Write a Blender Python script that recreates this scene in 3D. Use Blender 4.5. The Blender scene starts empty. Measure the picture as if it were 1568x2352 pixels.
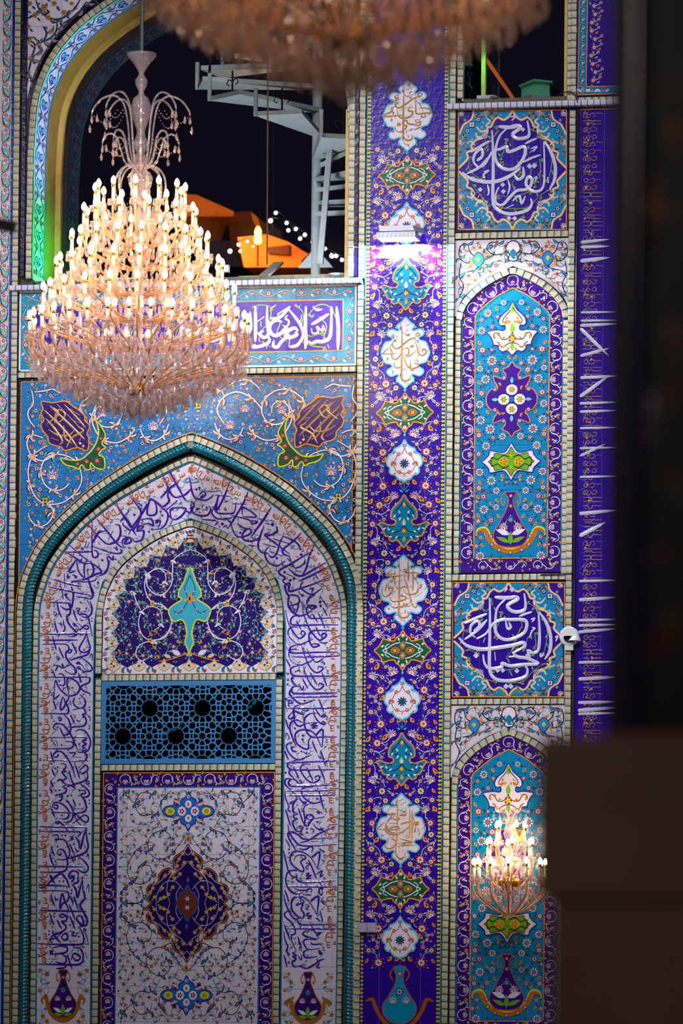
import bpy, math, random
import numpy as np
from mathutils import Matrix, Vector
S = bpy.context.scene
C = S.collection
PI = math.pi
# ---------------------------------------------------------------- camera
FPX = 13067.0; YP = 2250.0; DIST = 41.0; ZC = 1.7
YAW, PITCH, ROLL = math.radians(11.4283), math.radians(1.8799), math.radians(0.5511)
def _rot(v):
    x, y, z = v
    c, s = math.cos(ROLL), math.sin(ROLL); x, z = c*x-s*z, s*x+c*z
    c, s = math.cos(PITCH), math.sin(PITCH); y, z = c*y-s*z, s*y+c*z
    c, s = math.cos(YAW), math.sin(YAW); x, y = c*x-s*y, s*x+c*y
    return Vector((x, y, z))
_r, _f, _u = _rot((1, 0, 0)), _rot((0, 1, 0)), _rot((0, 0, 1))
CAMPOS = Vector((0, -DIST, ZC))
cam_d = bpy.data.cameras.new('camera'); cam = bpy.data.objects.new('camera', cam_d); C.objects.link(cam)
M = Matrix((( _r.x, _u.x, -_f.x, CAMPOS.x), (_r.y, _u.y, -_f.y, CAMPOS.y), (_r.z, _u.z, -_f.z, CAMPOS.z), (0, 0, 0, 1)))
cam.matrix_world = M
cam_d.sensor_fit = 'VERTICAL'; cam_d.sensor_height = 36.0; cam_d.lens = 36.0*FPX/2352.0
cam_d.shift_y = (YP-1176.0)/2352.0
cam_d.clip_end = 400
cam_d.dof.use_dof = True; cam_d.dof.focus_distance = 41.9; cam_d.dof.aperture_fstop = 3.4
S.camera = cam
# ---------------------------------------------------------------- world, lights, exposure
S.view_settings.view_transform = 'Standard'; S.view_settings.look = 'None'
S.view_settings.gamma = 1.0; S.view_settings.use_curve_mapping = False
S.view_settings.exposure = 0.0
S.cycles.max_bounces = 6; S.cycles.transmission_bounces = 5; S.cycles.glossy_bounces = 4; S.cycles.transparent_max_bounces = 10
S.cycles.caustics_reflective = False; S.cycles.caustics_refractive = False
S.cycles.sample_clamp_indirect = 10.0
w = bpy.data.worlds.new('night_sky'); S.world = w; w.use_nodes = True
w.node_tree.nodes['Background'].inputs[0].default_value = (0.012, 0.009, 0.022, 1)
w.node_tree.nodes['Background'].inputs[1].default_value = 0.35
def light(name, kind, loc, energy, color=(1, 1, 1), target=None, parent=None, **kw):
    d = bpy.data.lights.new(name, kind); d.energy = energy; d.color = color
    for k, v in kw.items(): setattr(d, k, v)
    o = bpy.data.objects.new(name, d); C.objects.link(o); o.location = loc
    if target is not None:
        o.rotation_euler = (Vector(target)-Vector(loc)).to_track_quat('-Z', 'Y').to_euler()
    if parent: o.parent = parent
    return o
def W(px, py, Y=0.0):
    d = _rot(((px-784.0)/FPX, 1.0, -(py-YP)/FPX))
    t = (Y-CAMPOS.y)/d.y
    return Vector((CAMPOS.x+d.x*t, Y, CAMPOS.z+d.z*t))
def P2(px, py):
    q = W(px, py); return (q.x, q.z)
PXM = (P2(785, 1200)[0]-P2(784, 1200)[0])          # metres of wall per picture pixel
# floodlights of the hall, hung behind and above the viewer
_c = W(620, 900)
light('hall_floodlight', 'SPOT', (-16, -26, 17), 20500, (0.93, 0.92, 1.0), target=W(620, 1050), spot_size=math.radians(13.5), spot_blend=1.0, shadow_soft_size=0.5)
light('hall_floodlight', 'SPOT', (2, -24, 16), 5200, (0.95, 0.93, 1.0), target=W(1130, 900), spot_size=math.radians(22), spot_blend=1.0, shadow_soft_size=0.5)
light('hall_ceiling_light', 'AREA', (-6, -14, 17), 900, (0.95, 0.94, 1.0), target=W(700, 1200), shape='DISK', size=4.0)
light('pillar_fill_light', 'POINT', (-7, -46, 7), 900, (1.0, 0.86, 0.72), shadow_soft_size=0.6)  # unseen light added to brighten the foreground pillar

# ---------------------------------------------------------------- materials
def lin(c):
    return tuple(((v/255.0+0.055)/1.055)**2.4 if v > 10 else v/255.0/12.92 for v in c)
def rgba(c): return lin(c)+(1.0,)
def mat(name, color=(200, 200, 200), rough=0.5, metal=0.0, bump=0.0, bscale=60.0, vary=0.0, emit=0.0, ecol=None, spec=0.5, coat=0.0, noise=0.0, nscale=20.0, ncol=None, trans=0.0, objvary=0.0, attr=None, alpha=None, ior=None):
    m = bpy.data.materials.new(name); m.use_nodes = True
    nt = m.node_tree; b = nt.nodes['Principled BSDF']; L = nt.links.new
    b.inputs['Base Color'].default_value = rgba(color)
    b.inputs['Roughness'].default_value = rough; b.inputs['Metallic'].default_value = metal
    b.inputs['Specular IOR Level'].default_value = spec
    b.inputs['Coat Weight'].default_value = coat
    if coat: b.inputs['Coat Roughness'].default_value = 0.08
    if trans: b.inputs['Transmission Weight'].default_value = trans
    if ior: b.inputs['IOR'].default_value = ior
    out = None
    if attr:
        a = nt.nodes.new('ShaderNodeAttribute'); a.attribute_name = attr; out = a.outputs['Color']
    if noise or bump:
        tc = nt.nodes.new('ShaderNodeTexCoord')
    if noise:
        n = nt.nodes.new('ShaderNodeTexNoise'); n.inputs['Scale'].default_value = nscale; n.inputs['Detail'].default_value = 5
        L(tc.outputs['Object'], n.inputs['Vector'])
        mx = nt.nodes.new('ShaderNodeMix'); mx.data_type = 'RGBA'
        if out: L(out, mx.inputs['A'])
        else: mx.inputs['A'].default_value = rgba(color)
        mx.inputs['B'].default_value = rgba(ncol or tuple(v*0.6 for v in color))
        r = nt.nodes.new('ShaderNodeMapRange'); r.inputs['From Min'].default_value = 0.45; r.inputs['From Max'].default_value = 0.72
        r.inputs['To Max'].default_value = noise
        L(n.outputs['Fac'], r.inputs['Value']); L(r.outputs['Result'], mx.inputs['Factor'])
        out = mx.outputs['Result']
    if objvary:
        oi = nt.nodes.new('ShaderNodeObjectInfo'); hs = nt.nodes.new('ShaderNodeHueSaturation')
        r = nt.nodes.new('ShaderNodeMapRange'); r.inputs['To Min'].default_value = 1-objvary; r.inputs['To Max'].default_value = 1+objvary*0.6
        L(oi.outputs['Random'], r.inputs['Value']); L(r.outputs['Result'], hs.inputs['Value'])
        if out: L(out, hs.inputs['Color'])
        else: hs.inputs['Color'].default_value = rgba(color)
        out = hs.outputs['Color']
    if out: L(out, b.inputs['Base Color'])
    if bump:
        n = nt.nodes.new('ShaderNodeTexNoise'); n.inputs['Scale'].default_value = bscale; n.inputs['Detail'].default_value = 2
        L(tc.outputs['Object'], n.inputs['Vector'])
        bp = nt.nodes.new('ShaderNodeBump'); bp.inputs['Strength'].default_value = bump; bp.inputs['Distance'].default_value = 0.01
        L(n.outputs['Fac'], bp.inputs['Height']); L(bp.outputs['Normal'], b.inputs['Normal'])
    if emit:
        b.inputs['Emission Color'].default_value = rgba(ecol or color); b.inputs['Emission Strength'].default_value = emit
    if alpha is not None: b.inputs['Alpha'].default_value = alpha
    return m
GL = dict(rough=0.17, bump=0.12, bscale=30.0, spec=0.5)
M_art = mat('glaze_paint', attr='Col', **GL)
M_gold = mat('gold_lustre', (226, 176, 112), rough=0.25, metal=0.35, bump=0.5, bscale=60)
M_tile = {}
def tilemat(name, color):
    if name not in M_tile: M_tile[name] = mat('glazed_tile_'+name, color, objvary=0.05, **GL)
    return M_tile[name]
VIO, CYN, BLU, WHT, DRK = (48, 6, 158), (0, 136, 192), (24, 122, 196), (222, 216, 234), (26, 6, 70)
tilemat('violet', VIO); tilemat('cyan', CYN); tilemat('blue', BLU); tilemat('white', WHT); tilemat('dark', (40, 10, 110))
tilemat('header', (0, 150, 196)); tilemat('navy', (16, 4, 60)); tilemat('turquoise', (8, 120, 160))
M_brick = mat('cream_glazed_brick', (204, 196, 160), rough=0.4, bump=0.25, bscale=80, objvary=0.16, noise=0.5, nscale=26, ncol=(120, 104, 74))
M_joint = mat('turquoise_glazed_joint', (16, 112, 156), rough=0.2, spec=0.6)
M_mortar = mat('dark_mortar', (52, 47, 42), rough=0.9, bump=0.4, noise=0.4, nscale=30)
M_grout = mat('pale_grout', (170, 160, 178), rough=0.8)
M_plaster = mat('grey_plaster', (92, 88, 80), rough=0.9, bump=0.5, noise=0.5, nscale=8)
# ---------------------------------------------------------------- object helpers
def tag(o, label=None, cat=None, group=None, kind=None):
    if label: o['label'] = label
    if cat: o['category'] = cat
    if group: o['group'] = group
    if kind: o['kind'] = kind
    return o
def empty(name, loc=(0, 0, 0)):
    o = bpy.data.objects.new(name, None); C.objects.link(o); o.location = loc; o.empty_display_size = 0.1
    return o
def link(name, me, parent=None, loc=None, rot=None):
    o = bpy.data.objects.new(name, me); C.objects.link(o)
    if parent:
        o.parent = parent
        if parent.parent is None and parent.type == 'EMPTY' : pass
    if loc is not None: o.location = loc
    if rot is not None: o.rotation_euler = rot
    return o
def mk(name, verts, faces, material, smooth=False):
    me = bpy.data.meshes.new(name); me.from_pydata([tuple(v) for v in verts], [], faces); me.materials.append(material)
    if smooth: me.polygons.foreach_set('use_smooth', [True]*len(me.polygons))
    return me
class MB:
    """collects shapes into one mesh"""
    def __init__(s): s.v = []; s.f = []
    def add(s, vs, fs):
        n = len(s.v); s.v += [tuple(v) for v in vs]; s.f += [tuple(i+n for i in f) for f in fs]; return s
    def box(s, a, b):
        x0, y0, z0 = a; x1, y1, z1 = b
        return s.add([(x0,y0,z0),(x1,y0,z0),(x1,y1,z0),(x0,y1,z0),(x0,y0,z1),(x1,y0,z1),(x1,y1,z1),(x0,y1,z1)],
                     [(0,1,5,4),(1,2,6,5),(2,3,7,6),(3,0,4,7),(4,5,6,7),(3,2,1,0)])
    def prism(s, poly, y0, y1):           # poly in (x,z), extruded along y
        n = len(poly)
        s.add([(p[0], y0, p[1]) for p in poly]+[(p[0], y1, p[1]) for p in poly],
              [tuple(range(n)), tuple(range(2*n-1, n-1, -1))]+[(i, (i+1) % n, n+(i+1) % n, n+i) for i in range(n)])
        return s
    def bar(s, p, q, w, h=None):          # box between two points
        p, q = Vector(p), Vector(q); d = (q-p).normalized(); h = h or w
        up = Vector((0, 0, 1)) if abs(d.z) < 0.95 else Vector((0, 1, 0))
        a = d.cross(up).normalized()*w/2; b = d.cross(a).normalized()*h/2
        vs = [p+a+b, p-a+b, p-a-b, p+a-b, q+a+b, q-a+b, q-a-b, q+a-b]
        return s.add(vs, [(0,1,2,3),(7,6,5,4),(0,4,5,1),(1,5,6,2),(2,6,7,3),(3,7,4,0)])
    def tube(s, pts, r, n=8, caps=True):  # r a number or a list
        pts = [Vector(p) for p in pts]; m = len(pts); rr = r if hasattr(r, '__len__') else [r]*m
        base = len(s.v); prev = None
        for i, p in enumerate(pts):
            t = (pts[min(i+1, m-1)]-pts[max(i-1, 0)]).normalized()
            if prev is None:
                a = t.cross(Vector((0, 0, 1)) if abs(t.z) < 0.9 else Vector((1, 0, 0))).normalized()
            else:
                a = (prev-t*prev.dot(t)).normalized()
            prev = a; b = t.cross(a)
            for k in range(n):
                an = 2*PI*k/n; s.v.append(tuple(p+(a*math.cos(an)+b*math.sin(an))*rr[i]))
        for i in range(m-1):
            for k in range(n):
                s.f.append((base+i*n+k, base+i*n+(k+1) % n, base+(i+1)*n+(k+1) % n, base+(i+1)*n+k))
        if caps:
            s.f.append(tuple(base+k for k in range(n-1, -1, -1))); s.f.append(tuple(base+(m-1)*n+k for k in range(n)))
        return s
    def lathe(s, prof, c=(0, 0, 0), n=12):  # prof (r,z)
        base = len(s.v)
        for r, z in prof:
            for k in range(n):
                a = 2*PI*k/n; s.v.append((c[0]+r*math.cos(a), c[1]+r*math.sin(a), c[2]+z))
        for i in range(len(prof)-1):
            for k in range(n):
                s.f.append((base+i*n+k, base+i*n+(k+1) % n, base+(i+1)*n+(k+1) % n, base+(i+1)*n+k))
        return s
    def mesh(s, name, material, smooth=False): return mk(name, s.v, s.f, material, smooth)
    def build(s, name, material, parent=None, smooth=False, loc=None): return link(name, s.mesh(name, material, smooth), parent, loc)
def struct(o, label=None):
    o['kind'] = 'structure'
    if label: o['label'] = label
    return o
def cat_rom(pts, n=6, closed=False):
    pts = [tuple(p) for p in pts]; m = len(pts)
    if m < 3 and not closed: return pts
    out = []
    rng = range(m) if closed else range(m-1)
    for i in rng:
        if closed: p0, p1, p2, p3 = pts[i-1], pts[i], pts[(i+1) % m], pts[(i+2) % m]
        else: p0, p1, p2, p3 = pts[max(i-1, 0)], pts[i], pts[i+1], pts[min(i+2, m-1)]
        for k in range(n):
            t = k/n; t2 = t*t; t3 = t2*t
            out.append(tuple(0.5*(2*p1[j]+(p2[j]-p0[j])*t+(2*p0[j]-5*p1[j]+4*p2[j]-p3[j])*t2+(3*p1[j]-p0[j]-3*p2[j]+p3[j])*t3) for j in range(len(p1))))
    if not closed: out.append(pts[-1])
    return out
def resample(pts, step):
    pts = [np.array(p, float) for p in pts]
    d = [0.0]
    for a, b in zip(pts, pts[1:]): d.append(d[-1]+float(np.linalg.norm(b-a)))
    n = max(1, int(round(d[-1]/step))); out = []; j = 0
    for i in range(n+1):
        s = d[-1]*i/n
        while j < len(d)-2 and d[j+1] < s: j += 1
        t = (s-d[j])/max(d[j+1]-d[j], 1e-9); out.append(tuple(pts[j]+(pts[j+1]-pts[j])*t))
    return out
# ---------------------------------------------------------------- bricks
BR_W = 13.2*PXM; BR_H = 14.3*PXM; BR_P = 16.5*PXM
_bm = {}
def brick_mesh(w, h, d=0.05):
    key = (round(w, 4), round(h, 4), d)
    if key not in _bm:
        x, z, c = w/2, h/2, 0.0025
        v = [(-x, d, -z), (x, d, -z), (x, d, z), (-x, d, z), (-x, c, -z), (x, c, -z), (x, c, z), (-x, c, z),
             (-x+c, 0, -z+c), (x-c, 0, -z+c), (x-c, 0, z-c), (-x+c, 0, z-c)]
        f = [(0,1,5,4),(1,2,6,5),(2,3,7,6),(3,0,4,7),(4,5,9,8),(5,6,10,9),(6,7,11,10),(7,4,8,11),(8,9,10,11)]
        _bm[key] = mk('brick', v, f, M_brick)
    return _bm[key]
ntrim = [0]; rnd = random.Random(7)
def brick_run(path, yf=-0.03, width=BR_W, label='', pitch=BR_P, depth=0.05):
    """a run of cream bricks with turquoise joints along a path of wall points (x,z)"""
    ntrim[0] += 1
    pts = resample(path, pitch)
    mb = MB(); jb = MB()
    root = empty('trim_%d' % ntrim[0], (pts[0][0], 0, pts[0][1])); struct(root, label)
    ox, oz = pts[0]
    hw = width/2
    # mortar bed
    L, R = [], []
    for i, p in enumerate(pts):
        a = pts[max(i-1, 0)]; b = pts[min(i+1, len(pts)-1)]
        tx, tz = b[0]-a[0], b[1]-a[1]; l = math.hypot(tx, tz); nx, nz = -tz/l, tx/l
        L.append((p[0]+nx*hw*1.05-ox, p[1]+nz*hw*1.05-oz)); R.append((p[0]-nx*hw*1.05-ox, p[1]-nz*hw*1.05-oz))
    mb.prism(L+R[::-1], yf+0.006, 0.02)
    mb.build('mortar_bed', M_mortar, root)
    seg = math.dist(pts[0], pts[1]); bh = seg*0.86
    me = brick_mesh(width, bh, depth)
    for a, b in zip(pts, pts[1:]):
        cx, cz = (a[0]+b[0])/2, (a[1]+b[1])/2; an = math.atan2(b[0]-a[0], b[1]-a[1])
        o = link('brick', me, root, (cx-ox+rnd.uniform(-1, 1)*0.0012, yf+rnd.uniform(-0.002, 0.002), cz-oz), (0, an+rnd.uniform(-1, 1)*0.012, 0))
    for p, (i) in zip(pts, range(len(pts))):
        a = pts[max(i-1, 0)]; b = pts[min(i+1, len(pts)-1)]
        tx, tz = b[0]-a[0], b[1]-a[1]; l = math.hypot(tx, tz); tx /= l; tz /= l; nx, nz = -tz, tx
        t = seg*0.066; h2 = hw*0.92
        q = [(p[0]-ox+nx*h2*sx+tx*t*sy, p[1]-oz+nz*h2*sx+tz*t*sy) for sx, sy in ((-1, -1), (1, -1), (1, 1), (-1, 1))]
        jb.prism(q, yf+0.0015, yf+0.01)
    jo = jb.build('turquoise_joint', M_joint, root); jo['kind'] = 'stuff'
    return root
def vline(px, pyref, py0, py1):
    u = P2(px, pyref)[0]
    return [(u, P2(px, py0)[1]), (u, P2(px, py1)[1])]
def hline(px0, px1, py, pxref=None):
    v = P2(pxref if pxref is not None else (px0+px1)/2, py)[1]
    return [(P2(px0, py)[0], v), (P2(px1, py)[0], v)]
# ================================================================ the wall and its tile panels
def U(px, py): return P2(px, py)[0]
def V(px, py): return P2(px, py)[1]
AX = U(434, 1565)                       # axis of the big arch
def half_arch(left_px, axis, n=8):
    """left half of an arch in picture points, bottom first, mirrored about the axis (wall points)"""
    pts = [P2(*p) for p in left_px]
    pts[-1] = (axis, pts[-1][1])
    lim = 60*PXM; q = [pts[0]]
    for p0, p1 in zip(pts, pts[1:]):
        k = max(1, int(math.dist(p0, p1)/lim)); q += [(p0[0]+(p1[0]-p0[0])*i/k, p0[1]+(p1[1]-p0[1])*i/k) for i in range(1, k+1)]
    sm = cat_rom(q, n)
    return sm+[(2*axis-p[0], p[1]) for p in sm[::-1][1:]]
A_spl = half_arch([(41, 2400), (41.5, 1345), (57, 1299), (86, 1251), (128, 1203), (191, 1143), (255, 1092), (319, 1049), (383, 1014), (434, 992)], AX)
A_bo = half_arch([(83, 2400), (88, 1560), (92, 1396), (108, 1337), (124, 1299), (143.5, 1270), (191, 1213), (255, 1160), (319, 1121), (380, 1088), (437, 1060)], AX)
A_bi = half_arch([(208, 2400), (215.5, 1560), (218, 1429), (234, 1346), (249, 1325), (277, 1286), (319, 1251), (367, 1221), (437, 1191)], AX)
A_ty = half_arch([(233, 1548), (237, 1402), (248, 1356), (274, 1308), (314.6, 1270.6), (368, 1236), (436, 1208)], AX)
A_rope = half_arch([(54, 2400), (64, 1557), (65.5, 1415), (71, 1356), (87, 1308), (108, 1268), (140.5, 1225), (181, 1185), (234, 1139), (315, 1086), (380, 1051), (434, 1025)], AX)
NX = U(1176.5, 743)
_no = [(1056, 1316), (1061, 743), (1063, 722), (1073.6, 699.5), (1096.5, 674), (1130, 650), (1177, 627)]
_nb = [(1043, 1316), (1048, 735), (1050, 714), (1061, 687), (1089, 659), (1127, 633), (1177, 611)]
_ni = [(1087.6, 1283), (1091, 743), (1094, 722), (1109, 706), (1142, 680), (1178, 661)]
A_n1, A_n1b, A_n1i = (half_arch(q, NX) for q in (_no, _nb, _ni))
DV2 = V(1169, 1687)-V(1177, 627)
shift = lambda poly, dv: [(p[0], p[1]+dv) for p in poly]
A_n2 = shift(A_n1, DV2); A_n2b = shift(A_n1b, DV2); A_n2i = shift(A_n1i, DV2)
AXW = U(438, 300)
A_win = half_arch([(73, 640), (73.5, 597), (78, 344), (88, 230), (115, 153), (153, 96), (199, 50), (268, 0), (350, -45), (438, -88)], AXW)
def clip(poly, u0, u1, v0, v1):
    def cut(p, f, g):
        out = []
        for i in range(len(p)):
            a, b = p[i-1], p[i]; ia, ib = f(a), f(b)
            if ib:
                if not ia: out.append(g(a, b))
                out.append(b)
            elif ia: out.append(g(a, b))
        return out
    def gx(x): return lambda a, b: (x, a[1]+(b[1]-a[1])*(x-a[0])/(b[0]-a[0]))
    def gz(z): return lambda a, b: (a[0]+(b[0]-a[0])*(z-a[1])/(b[1]-a[1]), z)
    for f, g in ((lambda p: p[0] >= u0, gx(u0)), (lambda p: p[0] <= u1, gx(u1)), (lambda p: p[1] >= v0, gz(v0)), (lambda p: p[1] <= v1, gz(v1))):
        if len(poly) < 3: return []
        poly = cut(poly, f, g)
    return poly
def area(p): return 0.5*sum(p[i-1][0]*p[i][1]-p[i][0]*p[i-1][1] for i in range(len(p)))
_tm = {}
TW, TH = 47.2*PXM, 63.0*PXM
def panel(name, label, poly, material, us=None, vs=None, tw=TW, th=TH, u_org=None, v_org=None, yf=0.0, cat='tile panel', kind=None):
    """a tile panel: poly in wall points; tiles cut along a grid, each tile its own part"""
    x0, x1 = min(p[0] for p in poly), max(p[0] for p in poly); z0, z1 = min(p[1] for p in poly), max(p[1] for p in poly)
    root = empty(name, ((x0+x1)/2, 0, z0)); tag(root, label, cat, kind=kind)
    ox, oz = root.location.x, root.location.z
    bed = MB().prism([(p[0]-ox, p[1]-oz) for p in poly], yf+0.0045, 0.03); bed.build('grout_bed', M_grout, root)
    if us is None:
        o = u_org if u_org is not None else x0; us = [o+tw*i for i in range(math.floor((x0-o)/tw), math.ceil((x1-o)/tw-1e-6)+1)]
    if vs is None:
        o = v_org if v_org is not None else z0; vs = [o+th*i for i in range(math.floor((z0-o)/th), math.ceil((z1-o)/th-1e-6)+1)]
    g = 0.0011
    for a, b in zip(us, us[1:]):
        for c, d in zip(vs, vs[1:]):
            q = clip(poly, a+g, b-g, c+g, d-g)
            if len(q) < 3 or abs(area(q)) < 4e-5: continue
            cx, cz = (a+b)/2, (c+d)/2; full = abs(area(q)-(b-a-2*g)*(d-c-2*g)) < 1e-6 or abs(abs(area(q))-(b-a-2*g)*(d-c-2*g)) < 1e-6
            key = (round(b-a, 4), round(d-c, 4), material.name)
            if full and key in _tm: me = _tm[key]
            else:
                q2 = [(p[0]-cx, p[1]-cz) for p in q]
                me = MB().prism(q2, 0, 0.007).mesh('tile', material)
                if full: _tm[key] = me
            link('tile', me, root, (cx-ox, yf, cz-oz))
    return root
def rect(u0, u1, v0, v1): return [(u0, v0), (u1, v0), (u1, v1), (u0, v1)]
# floor and wall shell
o = MB().box((-40, -70, -0.2), (30, 0.0, 0)).build('floor', mat('marble_floor', (120, 112, 108), rough=0.25, noise=0.4, nscale=0.6)); struct(o)
holes = [(U(73, 620), U(801, 620), V(430, 645), 20), (U(1064, 200), U(1303, 200), V(1180, 228), 20), (U(241, 1660), U(627, 1660), V(434, 1747), V(434, 1573))]
us = sorted({-15.0, -1.5, *[h[0] for h in holes], *[h[1] for h in holes]}); vs = sorted({0.0, 11.6, *[min(h[2], 11.6) for h in holes], *[min(h[3], 11.6) for h in holes]})
wb = MB()
for a, b in zip(us, us[1:]):
    for c, d in zip(vs, vs[1:]):
        m = ((a+b)/2, (c+d)/2)
        if any(h[0] < m[0] < h[1] and h[2] < m[1] < h[3] for h in holes): continue
        wb.box((a, 0.031, c), (b, 0.75, d))
wall = struct(wb.build('wall_back', M_plaster))
# ---- tile panels
uc0, uc1 = U(836, 882), U(1025, 884); TWc = (uc1-uc0)/4
P_col = panel('pilaster_panel', 'tall violet tile pilaster with white flowers and calligraphy medallions, yellow chain edges', rect(uc0, uc1, V(930, 2420), V(930, -60)), M_tile['violet'], tw=TWc, v_org=V(930, 836))
P_edge = panel('border_panel', 'narrow white tile border with chain of turquoise eyes at far left edge', rect(U(-60, 680), U(26.5, 680), V(0, 2420), V(0, -60)), M_tile['white'], us=[U(-60, 680), U(-20, 680), U(26.5, 680)], v_org=V(20, 857), th=PXM*61)
uh0, uh1 = U(44, 760), U(818.5, 750)
P_head = panel('header_panel', 'wide turquoise tile panel with white calligraphy on violet below the arched window', rect(uh0, uh1, V(431, 846.5), V(431, 661)), M_tile['header'], u_org=U(774, 750))
def offset(path, d):
    out = []
    for i, p in enumerate(path):
        a = path[max(i-1, 0)]; b = path[min(i+1, len(path)-1)]; tx, tz = b[0]-a[0], b[1]-a[1]; l = math.hypot(tx, tz) or 1
        out.append((p[0]-tz/l*d, p[1]+tx/l*d))
    return out
spl = [p for p in offset(A_rope, 25.5*PXM) if uh0+0.003 < p[0] < uh1-0.003]
P_spl = panel('arch_spandrel_panel', 'sky blue tile spandrel above the pointed arch with scrolls and gold calligraphy medallions', spl[::-1]+[(uh0, spl[0][1]), (uh0, V(431, 864)), (uh1, V(431, 864)), (uh1, spl[-1][1])], M_tile['blue'], u_org=U(774, 750), v_org=V(431, 864))
P_band = panel('inscription_panel', 'white tile inscription band with violet calligraphy following the pointed arch', A_bo+A_bi[::-1], M_tile['white'], u_org=AX, v_org=V(434, 1560), tw=PXM*48, th=PXM*50)
P_tym = panel('tympanum_panel', 'violet tile tympanum with white scrolls above the turquoise lattice', A_ty, M_tile['dark'], u_org=AX, v_org=V(434, 1549), th=PXM*62)
P_car = panel('carpet_panel', 'white tile panel like a carpet with dark central medallion below the lattice', rect(U(234.3, 1780), U(634, 1780), V(434, 2420), V(434, 1771)), M_tile['white'], u_org=AX, v_org=V(434, 1771))
us0, us1 = U(1047.5, 270), U(1308, 270)
P_sq1 = panel('calligraphy_panel', 'square tile panel with white calligraphy below the small right window', rect(us0, us1, V(1178, 530), V(1178, 250)), M_tile['violet'], tw=(us1-us0)/4, th=(V(1178, 250)-V(1178, 530))/5)
ut0, ut1 = U(1034.5, 1470), U(1301, 1470)
P_sq2 = panel('calligraphy_panel', 'square tile panel with white calligraphy beside the security camera', rect(ut0, ut1, V(1168, 1604), V(1168, 1335)), M_tile['violet'], tw=(ut1-ut0)/4, th=(V(1168, 1335)-V(1168, 1604))/5)
def niche_spandrel(lbl, arc, vtop, u0, u1):
    a = [p for p in arc if p[1] > arc[len(arc)//2][1]-0.37]
    return panel('niche_spandrel_panel', lbl, a[::-1]+[(u0, a[0][1]), (u0, vtop), (u1, vtop), (u1, a[-1][1])], M_tile['white'], u_org=NX, v_org=vtop)
P_ns1 = niche_spandrel('white floral tile spandrel over the upper right niche', A_n1b, V(1178, 549), us0, us1)
P_ns2 = niche_spandrel('white floral tile spandrel below the calligraphy square with the camera', A_n2b, V(1168, 1619), us0, us1)
P_n1 = panel('tiled_niche', 'arched turquoise tile niche with white palmette, upper right', A_n1, M_tile['cyan'], u_org=NX, v_org=V(1177, 767), th=PXM*50)
P_n2 = panel('tiled_niche', 'arched turquoise tile niche behind the small crystal wall lamp', A_n2, M_tile['cyan'], u_org=NX, v_org=V(1177, 767)+DV2, th=PXM*50)
P_kuf = panel('kufic_panel', 'dark violet tile strip of gold and white kufic script beside the foreground pillar', rect(U(1327, 260), U(1450, 260), V(1400, 2420), V(1350, 248)), M_tile['violet'], v_org=V(1350, 300), tw=PXM*60)
P_kup = panel('border_panel', 'violet floral tile panel with turquoise edge at top right beside the pillar', rect(U(1325, 100), U(1450, 100), V(1350, 220), V(1350, -60)), M_tile['violet'], v_org=V(1350, 220), tw=PXM*60)
wsp = [p for p in A_win if p[1] > V(75, 520)]
P_ws = panel('window_spandrel_panel', 'white tile spandrel with dark blue arabesques left of the arched window', [(q[0]-0.005, q[1]) for q in half_arch([(57, 560), (58, 344), (68, 225), (95, 142), (135, 80), (180, 32), (250, -22), (340, -70), (438, -115)], AXW) if q[0] <= AXW][::-1]+[(U(57, 200), V(57, 560)), (U(57, 200), V(57, -140)), (AXW, V(438, -140))], M_tile['white'], u_org=U(96, 60), v_org=V(57, 62))
# ---- brick trims
brick_run(vline(33.5, 870, 2420, -60), label='cream brick strip along the left edge of the wall')
brick_run(vline(827.5, 880, 656, 1345) if False else [(U(827.5, 880), V(827, 1350)), (U(827.5, 880), V(827, 655))], label='cream brick strip left of the pilaster, middle height')
brick_run([(U(831, 600), V(831, 640)), (U(831, 600), V(831, -60))], label='cream brick strip between window and pilaster')
brick_run([(U(806.5, 600), V(806, 636)), (U(806.5, 600), V(806, -60))], yf=-0.02, label='cream brick strip along the right jamb of the arched window')
brick_run([(U(822, 1600), V(822, 2420)), (U(822, 1600), V(822, 1352))], label='cream brick strip left of the pilaster, lower part')
brick_run([(U(227, 1565), V(227, 2420)), (U(227, 1565), V(227, 1560))], yf=-0.02, label='cream brick strip left of the lattice and carpet panel')
brick_run([(U(642, 1565), V(642, 2420)), (U(642, 1565), V(642, 1560))], yf=-0.02, label='cream brick strip right of the lattice and carpet panel')
brick_run([(U(1040.5, 270), V(1030, 2420)), (U(1040.5, 270), V(1040, -60))], label='cream brick strip right of the pilaster')
brick_run([(U(1052, 800), V(1052, 1318)), (U(1052, 800), V(1052, 735))], yf=-0.012, width=BR_W*0.9, label='cream brick strip left of the upper niche')
brick_run([(U(1299.5, 800), V(1299, 1318)), (U(1299.5, 800), V(1299, 735))], yf=-0.012, width=BR_W*0.9, label='cream brick strip right of the upper niche')
brick_run([(U(1041.5, 2000), V(1041, 2420)), (U(1041.5, 2000), V(1041, 1800))], yf=-0.012, width=BR_W*0.9, label='cream brick strip left of the lower niche')
brick_run([(2*NX-U(1041.5, 2000), V(1290, 2420)), (2*NX-U(1041.5, 2000), V(1290, 1800))], yf=-0.012, width=BR_W*0.9, label='cream brick strip right of the lower niche')
brick_run([(U(1316, 270), V(1307, 2420)), (U(1316, 270), V(1316, 255))], label='cream brick strip left of the kufic script')
brick_run([(U(1057, 200), V(1057, 226)), (U(1057, 200), V(1057, -60))], yf=-0.012, label='cream brick strip left of the small window')
brick_run([(U(1307.5, 200), V(1306, 232)), (U(1307.5, 200), V(1306, -60))], yf=-0.012, width=BR_W*0.75, label='cream brick strip right of the small window')
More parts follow.
